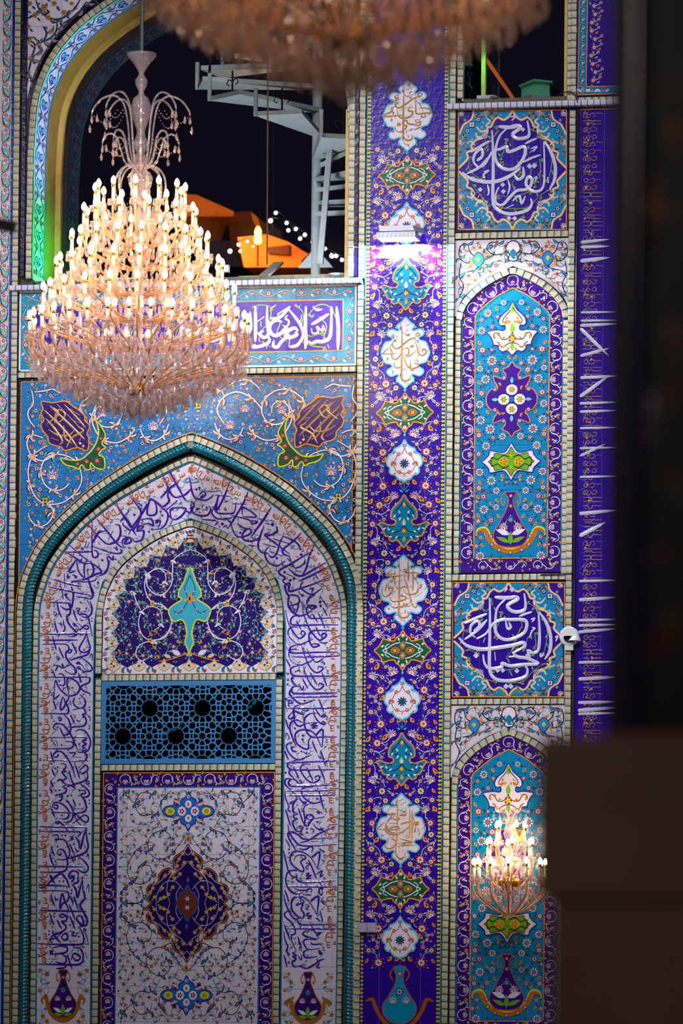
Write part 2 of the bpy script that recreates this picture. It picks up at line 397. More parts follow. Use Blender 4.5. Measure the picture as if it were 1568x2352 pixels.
brick_run([(U(1317.5, 200), V(1317, 232)), (U(1317.5, 200), V(1317, -60))], width=BR_W*0.9, label='cream brick strip beside the floral panel at top right')
brick_run([(uh0, V(431, 855.5)), (uh1, V(431, 855.5))], yf=-0.02, width=12*PXM, label='cream brick row between header panel and spandrel')
brick_run([(U(234, 1560), V(434, 1556)), (U(635, 1560), V(434, 1556))], yf=-0.02, label='cream brick row above the lattice')
brick_run([(U(234, 1760), V(434, 1763)), (U(634, 1760), V(434, 1763))], yf=-0.02, label='cream brick row below the lattice')
brick_run([(us0, V(1178, 540)), (us1, V(1178, 540))], yf=-0.02, label='cream brick row below the upper calligraphy square')
brick_run([(us0, V(1168, 1326)), (us1, V(1168, 1326))], yf=-0.02, label='cream brick row below the upper niche')
brick_run([(us0, V(1168, 1611.5)), (us1, V(1168, 1611.5))], yf=-0.02, width=12*PXM, label='cream brick row below the lower calligraphy square')
brick_run([(U(1327, 227), V(1350, 228)), (U(1440, 227), V(1350, 228))], yf=-0.01, width=9*PXM, label='cream brick row under the floral panel at top right')
mid = lambda a, b, t=0.5: [((p[0]*(1-t)+q[0]*t), (p[1]*(1-t)+q[1]*t)) for p, q in zip(a, b)]
def above(path, v): return [p for p in path if p[1] > v]
brick_run(offset(A_rope, 18.6*PXM), yf=-0.032, width=BR_W, label='cream brick arch outside the turquoise rope')
brick_run(offset(A_bo, 7.0*PXM), yf=-0.02, width=11*PXM, label='cream brick arch inside the turquoise rope')
brick_run(above(offset(A_ty, 7.2*PXM), V(234, 1549)), yf=-0.02, label='cream brick arch around the tympanum')
brick_run(above(offset(A_n1, 7.2*PXM), V(1055, 738)), yf=-0.014, width=14*PXM, pitch=18*PXM, label='cream brick arch over the upper niche')
brick_run(above(offset(A_n2, 7.2*PXM), V(1045, 1803)), yf=-0.014, width=14*PXM, pitch=18*PXM, label='cream brick arch over the lower niche')
brick_run(offset(A_win, 7.4*PXM), yf=-0.014, width=13*PXM, label='cream brick arch around the arched window')
# cyan glazed fillets
def fillet(path, width, yf, name, m, label):
    ntrim[0] += 1; hw = width/2
    a, b = offset(path, hw), offset(path, -hw); x, z = path[0]
    o = MB().prism([(p[0]-x, p[1]-z) for p in a+b[::-1]], yf, 0.02).build('trim_%d' % ntrim[0], m, None, loc=(x, 0, z)); struct(o, label); return o
M_cy = M_tile['turquoise']
fillet(A_bo, 2.6*PXM, -0.012, '', M_cy, 'turquoise fillet outside the inscription band')
fillet(A_bi, 2.6*PXM, -0.012, '', M_cy, 'turquoise fillet inside the inscription band')
fillet([(U(53, 560), V(53, 636)), (U(53, 560), V(53, -60))], 9*PXM, -0.022, '', M_tile['navy'], 'dark blue glazed bar left of the arched window')
fillet([(U(818.5, 560), V(818, 634)), (U(818.5, 560), V(818, -60))], 8*PXM, -0.022, '', M_tile['navy'], 'dark blue glazed bar right of the arched window')
fillet([(U(836.5, 882), V(836, 2420)), (U(836.5, 882), V(836, -60))], 2.6*PXM, -0.006, '', M_cy, 'turquoise fillet along the left edge of the pilaster')
fillet([(U(1025.5, 882), V(1025, 2420)), (U(1025.5, 882), V(1025, -60))], 2.6*PXM, -0.006, '', M_cy, 'turquoise fillet along the right edge of the pilaster')
fillet([(U(1326.5, 800), V(1322, 2420)), (U(1326.5, 800), V(1326, 250))], 3*PXM, -0.02, '', M_tile['navy'], 'dark glazed bar left of the kufic script')
# ledges with turquoise bands
def ledge(p0, p1, h, label, n):
    ntrim[0] += 1
    u0, u1 = p0[0], p1[0]; v = (p0[1]+p1[1])/2
    root = empty('trim_%d' % ntrim[0], ((u0+u1)/2, 0, v)); struct(root, label)
    pr = [(0.02, 0), (-0.055, 0), (-0.062, 0.004), (-0.064, h*0.5), (-0.06, h-0.003), (-0.05, h), (0.02, h)]
    def bar(a, b, e, name, m):
        vs = [(a-root.location.x, y-e if y < 0 else y, z-0.5*h+(e if z > h/2 else -e)) for y, z in pr]+[(b-root.location.x, y-e if y < 0 else y, z-0.5*h+(e if z > h/2 else -e)) for y, z in pr]
        k = len(pr); fs = [tuple(range(k)), tuple(range(2*k-1, k-1, -1))]+[(i, (i+1) % k, k+(i+1) % k, k+i) for i in range(k)]
        return MB().add(vs, fs).build(name, m, root)
    bar(u0, u1, 0, 'coping', M_tile['white'])
    for i in range(n):
        c = u0+(u1-u0)*(i+1)/(n+0.3); bar(c-0.0035, c+0.0035, 0.0012, 'turquoise_band', M_ledgeband)
M_ledgeband = mat('ledge_turquoise', (0, 128, 190), rough=0.15)
ledge((U(26.5, 660), V(431, 655)), (U(833, 648), V(431, 655)), 12.5*PXM, 'white ledge with turquoise bands under the arched window', 57)
ledge((U(1029, 246), V(1205, 242.5)), (U(1430, 240), V(1205, 242.5)), 13*PXM, 'white ledge with turquoise bands under the small window', 27)
# ---- turquoise twisted rope moulding
M_rope = mat('turquoise_rope_glaze', (0, 104, 124), rough=0.14, spec=0.6, coat=0.4)
ntrim[0] += 1
rope = empty('trim_%d' % ntrim[0], (AX, 0, V(434, 1025))); struct(rope, 'twisted turquoise glazed rope moulding around the pointed arch')
rp = resample(A_rope, 1.3*PXM); R0 = 11.0*PXM
apex_i = len(rp)//2
def rope_piece(i0, i1):
    nn = 14; vs = []; fs = []; m = 0
    for i in range(i0, i1+1):
        p = rp[i]; a = rp[max(i-1, 0)]; b = rp[min(i+1, len(rp)-1)]; tx, tz = b[0]-a[0], b[1]-a[1]; l = math.hypot(tx, tz); tx /= l; tz /= l
        nx, nz = -tz, tx; s = i*1.3
        sg = -1 if i < apex_i else 1
        e = 0.9 if i in (i0, i1) else 1.0
        for k in range(nn):
            an = -0.15*PI+1.3*PI*k/(nn-1)
            ph = (s/8.3*sg*2*PI+an*1.5)
            r = R0*e*(0.70+0.30*abs(math.cos(ph/2))**0.6)
            c, d = math.cos(an)*r, math.sin(an)*r
            vs.append((p[0]+nx*c-AX, -0.024-d, p[1]+nz*c-rope.location.z))
        if m:
            q = (m-1)*nn
            for k in range(nn-1): fs.append((q+k, q+k+1, q+nn+k+1, q+nn+k))
        m += 1
    link('rope_segment', mk('rope_segment', vs, fs, M_rope, True), rope)
cuts = []; i = 0; v_st = V(60, 1380)
while i < len(rp)-1:
    st = 20 if rp[i][1] > v_st else 52
    j = min(i+st, len(rp)-1)
    if i < apex_i-4 < j: j = apex_i-4
    if apex_i-4 <= i < apex_i+5: i = apex_i+5; continue
    rope_piece(i, j); i = j
MB().box((-0.022, -0.03, -0.02), (0.022, 0, 0.028)).build('apex_block', mat('apex_stone', (150, 140, 138), rough=0.7, noise=0.5), rope)
# dark groove behind the rope
fillet(A_rope, 23*PXM, 0.004, '', M_mortar, 'dark mortar groove behind the turquoise rope')
# ================================================================ painted and relief ornament
_pp = [(0, 0), (1568, 0), (1568, 2352), (0, 2352)]
def _homog():
    A = []; B = []
    for (x, y) in _pp:
        u, v = P2(x, y); A.append([x, y, 1, 0, 0, 0, -u*x, -u*y]); B.append(u); A.append([0, 0, 0, x, y, 1, -v*x, -v*y]); B.append(v)
    return list(np.linalg.solve(np.array(A), np.array(B)))+[1.0]
_H = _homog()
def photo(x, y):
    d = _H[6]*x+_H[7]*y+1.0
    return ((_H[0]*x+_H[1]*y+_H[2])/d, (_H[3]*x+_H[4]*y+_H[5])/d)
def crop(x0, y0, s): return lambda x, y: photo(x0+x/s, y0+y/s)
def local(u0, v0, s=1.0, mx=1, my=1, rot=0.0, base=None):
    k = PXM*s; c, d = math.cos(rot), math.sin(rot)
    return lambda x, y: (u0+mx*(c*x-d*y)*k, v0-my*(d*x+c*y)*k)
WH, BK, NV, MR, GN, LG, OR, YL, TQ, PU, RD, CR, BL, BR, CY, DG, LV = ((236, 230, 244), (14, 10, 26), (22, 6, 74), (128, 20, 66), (22, 96, 58), (150, 206, 140), (236, 146, 22), (226, 226, 24), (0, 150, 196), (62, 10, 140),
    (178, 44, 34), (232, 214, 176), (24, 100, 200), (176, 92, 30), (92, 196, 226), (10, 58, 44), (180, 176, 226))
LY = 0.0006
class Art:
    def __init__(s, frame=photo): s.v = []; s.f = []; s.c = []; s.F = frame
    def poly(s, pts, col, ly=1, F=None):
        F = F or s.F; n = len(s.v); y = -LY*ly-(len(s.f) % 61)*3e-6
        for p in pts: q = F(p[0], p[1]); s.v.append((q[0], y, q[1]))
        s.f.append(tuple(range(n, n+len(pts)))); s.c.append(col)
    def stroke(s, pts, w, col, ly=2, taper=0.35, closed=False, n=5, smooth=True, ridge=0.0, F=None):
        F = F or s.F
        q = cat_rom(pts, n, closed) if smooth and (len(pts) > 2 or closed) else list(pts)
        m = len(q)
        if m < 2: return
        b = len(s.v); y = -LY*ly-(len(s.f) % 61)*3e-6
        for i, p in enumerate(q):
            if closed: a, c = q[i-1], q[(i+1) % m]
            else: a, c = q[max(i-1, 0)], q[min(i+1, m-1)]
            tx, ty = c[0]-a[0], c[1]-a[1]; l = math.hypot(tx, ty) or 1.0
            t = i/(m-1); ww = w if closed or taper >= 1 else w*(taper+(1-taper)*min(1.0, 4.0*t, 4.0*(1-t)))
            nx, ny = -ty/l*ww/2, tx/l*ww/2
            e = F(p[0]+nx, p[1]+ny); g = F(p[0]-nx, p[1]-ny); s.v.append((e[0], y, e[1]))
            if ridge: h = F(p[0], p[1]); s.v.append((h[0], y-ridge*ww/w, h[1]))
            s.v.append((g[0], y, g[1]))
        k = 3 if ridge else 2
        for i in range(m if closed else m-1):
            j = (i+1) % m
            for e in range(k-1):
                s.f.append((b+i*k+e, b+i*k+e+1, b+j*k+e+1, b+j*k+e)); s.c.append(col)
    def ell(s, x, y, rx, ry, col, ly=1, n=8, rot=0.0, F=None):
        c, d = math.cos(rot), math.sin(rot)
        s.poly([(x+rx*math.cos(a)*c-ry*math.sin(a)*d, y+rx*math.cos(a)*d+ry*math.sin(a)*c) for a in (2*PI*k/n for k in range(n))], col, ly, F)
    def flower(s, x, y, r, n=8, out=WH, pet=PU, mid=OR, ly=3, rot=0.0, F=None):
        pts = []
        for k in range(n*4):
            a = rot+2*PI*k/(n*4); rr = r*(0.74+0.26*math.cos(n*(a-rot))); pts.append((x+rr*math.cos(a), y+rr*math.sin(a)))
        s.poly(pts, out, ly, F)
        if r > 4.2:
            for k in range(n):
                a = rot+2*PI*k/n; s.ell(x+0.64*r*math.cos(a), y+0.64*r*math.sin(a), 0.26*r, 0.17*r*8/n, pet, ly+1, 6, a, F)
        s.ell(x, y, r*0.30, r*0.30, mid, ly+1, 7, 0, F)
        if r > 7: s.ell(x, y, r*0.14, r*0.14, GN, ly+2, 5, 0, F)
    def lotus(s, x, y, r, rot=-PI/2, out=WH, pet=MR, mid=OR, ly=3, F=None):
        for k, (da, l) in enumerate(((-1.5, .8), (-0.95, .95), (-0.45, 1.05), (0, 1.15), (0.45, 1.05), (0.95, .95), (1.5, .8))):
            a = rot+da; s.leaf(x, y, l*r*1.1, r*0.42, a, out, ly, F)
            s.leaf(x+0.35*r*math.cos(a), y+0.35*r*math.sin(a), l*r*0.58, r*0.20, a, pet, ly+1, F)
        s.ell(x+0.12*r*math.cos(rot), y+0.12*r*math.sin(rot), r*0.28, r*0.28, out, ly+1, 7, 0, F)
        s.ell(x+0.12*r*math.cos(rot), y+0.12*r*math.sin(rot), r*0.18, r*0.18, mid, ly+2, 6, 0, F)
    def leaf(s, x, y, l, w, a, col, ly=2, F=None, bend=0.0):
        c, d = math.cos(a), math.sin(a); up = []; dn = []
        for t, h in ((0, 0), (0.2, 0.7), (0.45, 1.0), (0.75, 0.6), (1, 0)):
            bx, by = t*l, bend*l*t*(1-t)*2
            up.append((x+bx*c-(by+h*w/2)*d, y+bx*d+(by+h*w/2)*c))
            if 0 < t < 1: dn.append((x+bx*c-(by-h*w/2)*d, y+bx*d+(by-h*w/2)*c))
        s.poly(up+dn[::-1], col, ly, F)
    def oleaf(s, x, y, l, a, ly=3, F=None, col=OR, core=NV):
        s.leaf(x, y, l, l*0.55, a, col, ly, F, 0.15); s.leaf(x+l*0.25*math.cos(a), y+l*0.25*math.sin(a), l*0.42, l*0.18, a, core, ly+1, F)
    def blob(s, pts, fill, border, bw, ly=2, n=4, F=None):
        q = cat_rom(pts, n, True); s.poly(q, fill, ly, F); s.stroke(q, bw, border, ly+1, 1, True, smooth=False, F=F)
    def build(s, name, root, material=None, label=None, y0=0.0):
        if not s.f: return None
        me = bpy.data.meshes.new(name); L = root.location
        v = np.array(s.v); v[:, 0] -= L.x; v[:, 1] += y0-L.y; v[:, 2] -= L.z
        me.from_pydata(v.tolist(), [], s.f); me.materials.append(material or M_art)
        if material is None:
            at = me.attributes.new('Col', 'FLOAT_COLOR', 'FACE'); cl = {c: rgba(c) for c in set(s.c)}
            at.data.foreach_set('color', np.array([cl[c] for c in s.c], np.float32).ravel())
        o = link(name, me, root)
        if label: o['label'] = label
        return o
def script(a, text, F, col, k=1.0, ly=6, ridge=0.0, taper=0.3):
    """calligraphy: 'w x,y x,y ...;' strokes and 'd x,y r' dots"""
    for e in text.split(';'):
        t = e.split()
        if not t: continue
        if t[0] == 'd':
            x, y = map(float, t[1].split(',')); r = float(t[2])*0.6*k; a.poly([(x-r, y), (x, y-r), (x+r, y), (x, y+r)], col, ly, F)
        else:
            a.stroke([tuple(map(float, p.split(','))) for p in t[1:]], float(t[0])*k, col, ly, taper, F=F, ridge=ridge)
def quarter(pts):   # outline from its quarter (top tip to right tip)
    r = list(pts); return r+[(x, -y) for x, y in r[::-1][1:]]+[(-x, -y) for x, y in r[1:]]+[(-x, y) for x, y in r[::-1][1:-1]]
def halfsym(pts):   # outline from its right half, top to bottom
    r = list(pts); return r+[(-x, y) for x, y in r[::-1][1:-1]]
def sc(pts, k, dx=0, dy=0): return [(x*k+dx, y*k+dy) for x, y in pts]
def inpoly(p, x, y):
    c = False
    for i in range(len(p)):
        (x1, y1), (x2, y2) = p[i-1], p[i]
        if (y1 > y) != (y2 > y) and x < (x2-x1)*(y-y1)/(y2-y1)+x1: c = not c
    return c
def scatter(a, F, ins, box, mind, kinds, seed, vine=None, tries=4000, axis=None, vw=0.9, keep=()):
    """flowers strewn on a ground, joined by a thin vine; mirrored about x=axis where the panel is symmetric"""
    r = random.Random(seed); pts = list(keep); x0, y0, x1, y1 = box; k0 = len(pts)
    for _ in range(tries):
        x, y = r.uniform(x0, x1), r.uniform(y0, y1)
        if not ins(x, y): continue
        if all((x-p[0])**2+(y-p[1])**2 > (mind*(0.8+0.5*((i*7) % 5)/4))**2 for i, p in enumerate(pts)): pts.append((x, y))
    def put(x, y, m, kk, an, l):
        X = x if m == 1 else 2*axis-x
        if kk[0] == 'f': a.flower(X, y, kk[1], kk[2], kk[3], kk[4], kk[5], F=F, rot=an)
        elif kk[0] == 'l': a.leaf(X, y, kk[1], kk[1]*0.42, an if m == 1 else PI-an, kk[2], 3, F, 0.2)
        elif kk[0] == 'o': a.oleaf(X, y, kk[1], an if m == 1 else PI-an, 3, F, kk[2], kk[3])
        elif kk[0] == 't': a.lotus(X, y, kk[1], an if m == 1 else PI-an, kk[2], kk[3], kk[4], F=F)
    ms = (1,) if axis is None else (1, -1)
    for i in range(k0, len(pts)):
        x, y = pts[i]; kk = kinds[r.randrange(len(kinds))]; an = r.uniform(0, 2*PI)
        near = sorted(range(len(pts)), key=lambda j: (pts[j][0]-x)**2+(pts[j][1]-y)**2)[1:3] if vine else []
        for m in ms:
            f = (lambda X: X) if m == 1 else (lambda X: 2*axis-X)
            put(x, y, m, kk, an, 0)
            for j in near[:2]:
                if j < i or True:
                    q = pts[j]; mx, my = (x+q[0])/2, (y+q[1])/2; bx, by = -(q[1]-y)*0.25, (q[0]-x)*0.25
                    a.stroke([(f(x), y), (f(mx+bx), my+by), (f(q[0]), q[1])], vw, vine, 2, 1, n=4, F=F)
            if vine:
                for e in range(2):
                    aa = r.uniform(0, 2*PI) if m == 1 else 0
                    if m == 1: put.__dict__.setdefault('s', {})[(i, e)] = aa
                    aa = put.__dict__['s'][(i, e)]
                    put(x+mind*0.52*math.cos(aa), y+mind*0.52*math.sin(aa), m, ('l', mind*0.38, kinds[0][-1] if kinds[0][0] == 'l' else LG), aa+1, 0)
    return pts
# ---------------------------------------------------------------- violet pilaster
ucx = (uc0+uc1)/2; vc0 = V(930, 836)
KY = (V(930, 948)-V(924, 1493))/545.0/PXM; KX = (uc1-uc0)/PXM/189.0
Q = 1/3.267
FLO = [(-225,-198,28,'f'),(-70,-183,32,'f'),(-130,-163,22,'s'),(-195,-123,40,'t'),(-245,-56,22,'s'),(-110,-113,22,'b'),(-70,-103,20,'o'),(-232,72,30,'f'),(-127,120,20,'s'),(-192,122,26,'o'),(-66,157,42,'t'),(-230,187,38,'t'),(-150,197,24,'s'),(-92,234,22,'s'),(-250,267,18,'o'),(-163,292,42,'f'),(-240,335,18,'s'),
(-152,352,22,'o'),(-200,372,20,'s'),(-172,427,22,'s'),(-235,452,28,'f'),(-248,532,18,'o'),(-160,542,42,'f'),(-75,517,22,'o'),(-22,517,22,'o'),(-238,597,20,'s'),(-72,617,38,'t'),(-128,642,26,'o'),(-252,657,24,'o'),(-185,682,40,'f'),(-115,717,14,'s'),(-230,737,22,'s'),(-150,787,20,'s'),(-235,822,32,'f'),(-250,892,24,'o'),(-200,897,22,'b'),(-225,957,36,'t'),(-140,962,20,'s'),
(-145,1037,40,'f'),(-240,1037,18,'o'),(-38,1007,22,'o'),(-65,1062,18,'s'),(-230,1102,28,'f'),(-118,1107,32,'f'),(-250,1172,24,'o'),(-188,1172,35,'t'),(-218,1272,32,'f'),(-225,1357,34,'f'),(-180,1397,24,'o'),(-220,1462,34,'f'),(-245,1417,10,'s'),(-245,1537,18,'o'),(-145,1542,42,'f'),(-225,1577,22,'s')]
OUT_C = halfsym([(0,-258),(30,-228),(60,-207),(66,-190),(48,-170),(62,-160),(108,-172),(136,-150),(132,-128),(100,-108),(108,-88),(150,-76),(170,-40),(182,0),(170,38),(150,74),(108,86),(100,106),(132,128),(136,150),(108,174),(62,162),(48,172),(64,192),(58,212),(25,240),(0,262)])
OUT_G = quarter([(0,-145),(22,-112),(50,-92),(62,-72),(95,-72),(145,-85),(160,-60),(185,-25),(212,0)])
OUT_S = halfsym([(0,-160),(18,-130),(45,-108),(75,-95),(85,-70),(118,-45),(135,0),(125,30),(108,45),(112,75),(95,95),(70,100),(45,130),(15,140),(0,150)])
OUT_P = halfsym([(0,-205),(25,-165),(55,-135),(85,-105),(98,-65),(95,-30),(70,-20),(60,0),(85,20),(120,15),(160,0),(187,8),(165,40),(150,75),(135,100),(105,105),(110,125),(85,140),(55,130),(30,150),(0,185)])
a = Art(); med = Art(); b_edge = Art()
CAL = {-1: ('870,175,6.89', "22 400,100 397,300 390,520 385,800 388,950 430,1010 500,1010 530,970 520,930;18 585,280 585,500 595,590 700,590 830,570 760,510 640,510;16 690,270 640,270 620,320 670,310 690,270;20 620,330 540,360 430,440 330,500 280,490 260,430 300,370;14 310,290 250,330 300,350 310,290;d 325,405 22;d 500,435 22;d 538,440 22;14 430,220 560,170;14 495,90 480,150 500,170;14 530,235 480,270 530,240;14 420,150 400,110;18 250,480 200,510 200,560 100,610 100,640 340,620 370,610;14 160,470 165,540;20 540,490 480,500 470,550 530,560 520,620 440,660 350,660 300,610 290,530;14 330,550 450,490;16 430,330 550,285;12 210,660 190,700 225,690;18 640,690 580,700 600,740 660,720 640,780 580,770 460,750 440,700 390,720 400,770 440,790 400,850 330,885 270,860 260,790;12 290,720 295,790 325,740 330,790 355,740;14 560,850 630,820 660,805;12 430,860 440,940;12 465,930 470,960 455,970;d 445,1065 20;d 475,1065 20;14 720,610 740,640 690,650;12 630,380 700,350;d 545,650 16;12 240,860 220,890 245,880"),
 0: ('865,720,6.89', "22 400,190 402,400 398,700 395,950 410,1040 470,1060 530,1030 525,970;16 630,310 620,350 680,340 650,305 620,330;20 640,375 540,400 440,470 340,550 270,530 250,480 290,410;20 590,400 640,520 660,620 720,660 780,620 760,560 720,580 740,630;14 530,490 540,540 560,500 570,535 590,495;20 420,570 480,540 510,580 500,640 470,670 540,660 620,590;14 210,530 110,620 110,640 330,635;14 145,530 160,580;18 400,620 330,710 270,720 235,660 260,590;20 600,750 650,740 640,790 600,780 660,800 640,850 540,860 470,800 440,700 430,620;16 590,880 560,900 530,860 540,720;16 280,770 285,840 330,860 400,840;14 460,900 470,990;16 240,330 260,390 270,310;14 450,350 540,320;14 470,110 440,160;14 460,200 530,160;14 460,290 500,240;d 325,455 22;d 600,685 20;12 170,690 165,740 190,700;14 650,930 690,880;d 430,1110 20;d 470,1110 20;14 240,890 260,940 250,960"),
 1: ('860,1265,6.89', "22 398,160 398,400 392,700 385,900 390,1000 430,1050 510,1050 540,1010 520,960;22 530,150 540,350 535,480;18 610,290 612,450 605,640;16 320,310 322,450 325,550;20 280,300 190,380 200,400 340,400 480,385;18 550,350 640,340 690,360 650,440;22 500,380 480,430 520,550 560,700 590,830 640,890 670,870 660,820;20 770,530 720,540 740,570 690,600 670,660 590,690 500,670 460,610;18 330,560 360,590 420,590 480,560 500,590 470,540;20 260,560 230,570 250,590 290,580 280,640 210,710 150,710 120,660 130,570;16 200,510 180,600 160,640;20 440,680 420,720 480,710 490,760 400,790 300,800 260,770 250,720;20 270,830 270,880 340,900 400,870 440,890 470,840 490,880 510,840 530,880 570,860;14 480,110 500,200;14 430,170 440,220;16 450,300 510,290 470,330;16 360,490 450,450;14 260,460 270,500 300,450;d 570,565 22;d 345,720 22;d 500,795 20;d 540,790 20;d 530,755 18;14 610,740 760,660;14 660,520 740,490;d 425,625 16;12 210,900 225,930 240,900;14 270,700 340,620;d 430,1105 22;d 460,1105 22;12 480,930 490,970 470,980;14 345,1030 440,980;14 310,860 340,830"),
 2: ('855,1815,6.89', "20 400,130 402,300 400,560 395,800 385,980 400,1050 470,1070 520,1040 515,980;20 595,290 597,500 595,720 550,750;20 635,310 637,500 640,700 635,870;20 380,370 290,380 230,370;18 380,370 330,440 390,470 435,450 400,430 380,470 300,440;20 310,440 240,500 210,590 240,670 330,700 450,670 560,600 600,570;18 740,500 680,500 670,540 730,540 740,500 650,560;18 260,520 390,525;20 80,620 400,620 420,580 330,580 270,620 300,670 360,670;14 190,510 100,590 90,620;14 130,500 140,560;18 430,380 440,400 480,380 490,405 520,385 540,400 530,270;d 497,450 20;d 527,450 20;18 440,540 530,510 640,490;16 435,240 550,170;18 360,190 500,140;16 440,330 490,280;16 210,360 290,270;18 340,720 310,770 360,790 380,830 330,900 260,920 210,890 230,820 280,730;18 440,760 560,800 640,820 400,840;14 540,730 550,760 570,700 580,750;14 500,720 530,700;16 470,890 500,870 680,870;14 580,850 610,830;12 430,880 440,960;12 490,950 470,980;d 430,1105 22;d 465,1105 22;14 160,680 150,720 190,710;14 720,590 750,680 740,730;14 700,600 660,660;d 490,680 18;14 610,410 720,370")}
for k in (-1, 0, 1, 2):
    cy = (948-836+546.3*k)*KY
    for m in (1, -1):
        F = local(ucx, vc0-cy*PXM, KX, m)
        prev = None
        for (dx, dy, r, t) in FLO:
            if k == 2 and 560 < dy < 1500: continue
            x, y, rr = dx*Q*1.0, dy*Q, r*Q*1.15
            if k == -1 and y < -60: pass
            an = math.atan2(y % 37-18, -x % 29-14)
            if t == 'f': a.flower(x, y, rr, 9, WH, NV if (int(dy) % 2) else MR, OR, F=F, rot=an)
            elif t == 's': a.flower(x, y, rr, 6, WH, MR, MR if int(dy) % 3 else OR, F=F, rot=an)
            elif t == 't': a.lotus(x, y+rr*0.3, rr, -PI/2+(0.5 if dx < -150 else -0.4), WH, MR, OR, F=F)
            elif t == 'b': a.leaf(x, y, rr*2, rr, 1.2, WH, 3, F); a.leaf(x+1, y+1.5, rr, rr*0.45, 1.2, MR, 4, F)
            else: a.oleaf(x-rr*0.7, y+rr*0.6, rr*2.1, -0.9, 3, F)
            if t != 'o':
                if prev and abs(prev[1]-y) < 40 and abs(prev[0]-x) < 45:
                    mx, my = (prev[0]+x)/2, (prev[1]+y)/2; a.stroke([prev, (mx-(prev[1]-y)*0.2, my+(prev[0]-x)*0.2), (x, y)], 1.1, WH, 2, 1, n=4, F=F)
                prev = (x, y)
                for e in (1, 2): a.leaf(x+rr*1.1*math.cos(an+e*2.3), y+rr*1.1*math.sin(an+e*2.3), 7.5, 3, an+e*2.3+0.8, LG, 2, F, 0.3)
    F = local(ucx, vc0-cy*PXM, Q*KX)
    # green cartouche
    med.blob(OUT_G, (14, 96, 62), OR, 10, 7, F=F)
    for e in (1, -1):
        med.ell(e*55, 0, 36, 26, (190, 96, 70), 9, 10, F=F); med.ell(0, e*38, 22, 30, (190, 96, 70), 9, 10, F=F)
        med.flower(e*58, 0, 22, 4, YL, MR, YL, 10, F=F); med.flower(0, e*38, 18, 4, YL, TQ, YL, 10, F=F)
        med.stroke([(e*20, -60), (e*70, -45), (e*110, -20), (e*150, 0), (e*110, 20), (e*70, 45), (e*20, 60)], 7, WH, 9, 1, F=F)
        med.stroke([(e*100, -50), (e*130, -30), (e*120, 0), (e*130, 30), (e*100, 50)], 6, WH, 9, 1, F=F)
        for g in (1, -1):
            med.leaf(e*140, g*40, 30, 14, g*0.6+(0 if e > 0 else PI), WH, 9, F); med.leaf(e*25, g*70, 30, 14, g*1.2 if e > 0 else PI-g*1.2, WH, 9, F); med.leaf(e*90, g*52, 24, 12, g*0.3, MR, 9, F); med.leaf(e*6, g*95, 32, 12, g*1.5, WH, 9, F)
    for yy in (-168, 163): med.poly([(0, yy-17), (9, yy), (0, yy+17), (-9, yy)], CY, 7, F=F)
    # small white medallion
    G = lambda x, y, F=F: F(x, y+362)
    med.blob(OUT_S, WH, CY, 12, 7, F=G)
    med.flower(0, 15, 40, 10, (10, 110, 150), NV, (0, 70, 120), 9, F=G)
    for e in (1, -1):
        med.lotus(e*80, 25, 30, -PI/2+e*0.3, OR, (70, 60, 150), CR, 9, F=G); med.flower(e*45, -55, 18, 5, OR, RD, CR, 9, F=G); med.flower(e*38, 78, 18, 6, OR, RD, CR, 9, F=G); med.leaf(e*60, -80, 46, 12, PI*0.5-e*0.9, TQ, 8, G); med.oleaf(e*78, 96, 22, -1, 9, G, OR, PU)
        med.stroke([(0, -100), (e*20, -60), (e*45, -55), (e*70, -10), (e*80, 25), (e*60, 70), (e*38, 78), (0, 90)], 4, BK, 8, 1, F=G)
    med.flower(0, -118, 18, 5, OR, PU, CR, 9, F=G); med.oleaf(0, 110, 22, -PI/2, 9, G, OR, PU)
    if k < 2:
        med.stroke([(0, 150+362), (0, 215+362)], 6, TQ, 7, 1, F=F, smooth=False); med.leaf(-20, 225+362, 40, 20, 0, NV, 8, F)
        for e in (1, -1): med.stroke([(0, 575), (e*25, 545), (e*40, 525)], 6, TQ, 7, 1, F=F); med.leaf(e*6, 590, 40, 12, -0.6 if e > 0 else PI+0.6, CY, 8, F)
        G = lambda x, y, F=F: F(x, y+812)
        med.blob(OUT_P, (6, 130, 176), OR, 10, 7, F=G)
        med.oleaf(0, -110, 56, -PI/2, 9, G, OR, WH); med.leaf(0, 30, 60, 34, -PI/2, LG, 9, G); med.leaf(0, 24, 36, 14, -PI/2, WH, 10, G); med.oleaf(0, 145, 44, -PI/2, 9, G, OR, YL); med.flower(0, 62, 26, 5, YL, RD, YL, 9, F=G)
        for e in (1, -1):
            med.stroke([(0, -160), (e*30, -120), (e*55, -95), (e*70, -70), (e*55, -45), (e*30, -55), (e*35, -80)], 6, BK, 9, 1, F=G)
            med.stroke([(0, 20), (e*30, 60), (e*80, 75), (e*110, 50), (e*95, 25), (e*70, 35)], 6, BK, 9, 1, F=G)
            med.stroke([(e*20, 110), (e*70, 110), (e*110, 90), (e*150, 30), (e*130, 20)], 5, BK, 9, 1, F=G)
            for (x, y, an) in ((40, -90, 2), (62, -60, 1), (25, -40, 1.2), (70, 60, .5), (105, 60, -1), (135, 40, .4), (45, 100, .8), (85, 105, 0)):
                med.leaf(e*x, y, 30, 13, an if e > 0 else PI-an, WH, 10, G)
    # calligraphy medallion above the cartouche
    G = lambda x, y, F=F: F(x, y-450+5)
    med.blob(OUT_C, (228, 224, 240), CY, 11, 7, n=4, F=G)
    for e in (1, -1): med.leaf(e*6, 268, 22, 12, PI/2, CY, 7, G)
    org, txt = CAL[k]; x0, y0, s0 = map(float, org.split(','))
    vin = Art()
    FC = crop(x0, y0, s0)
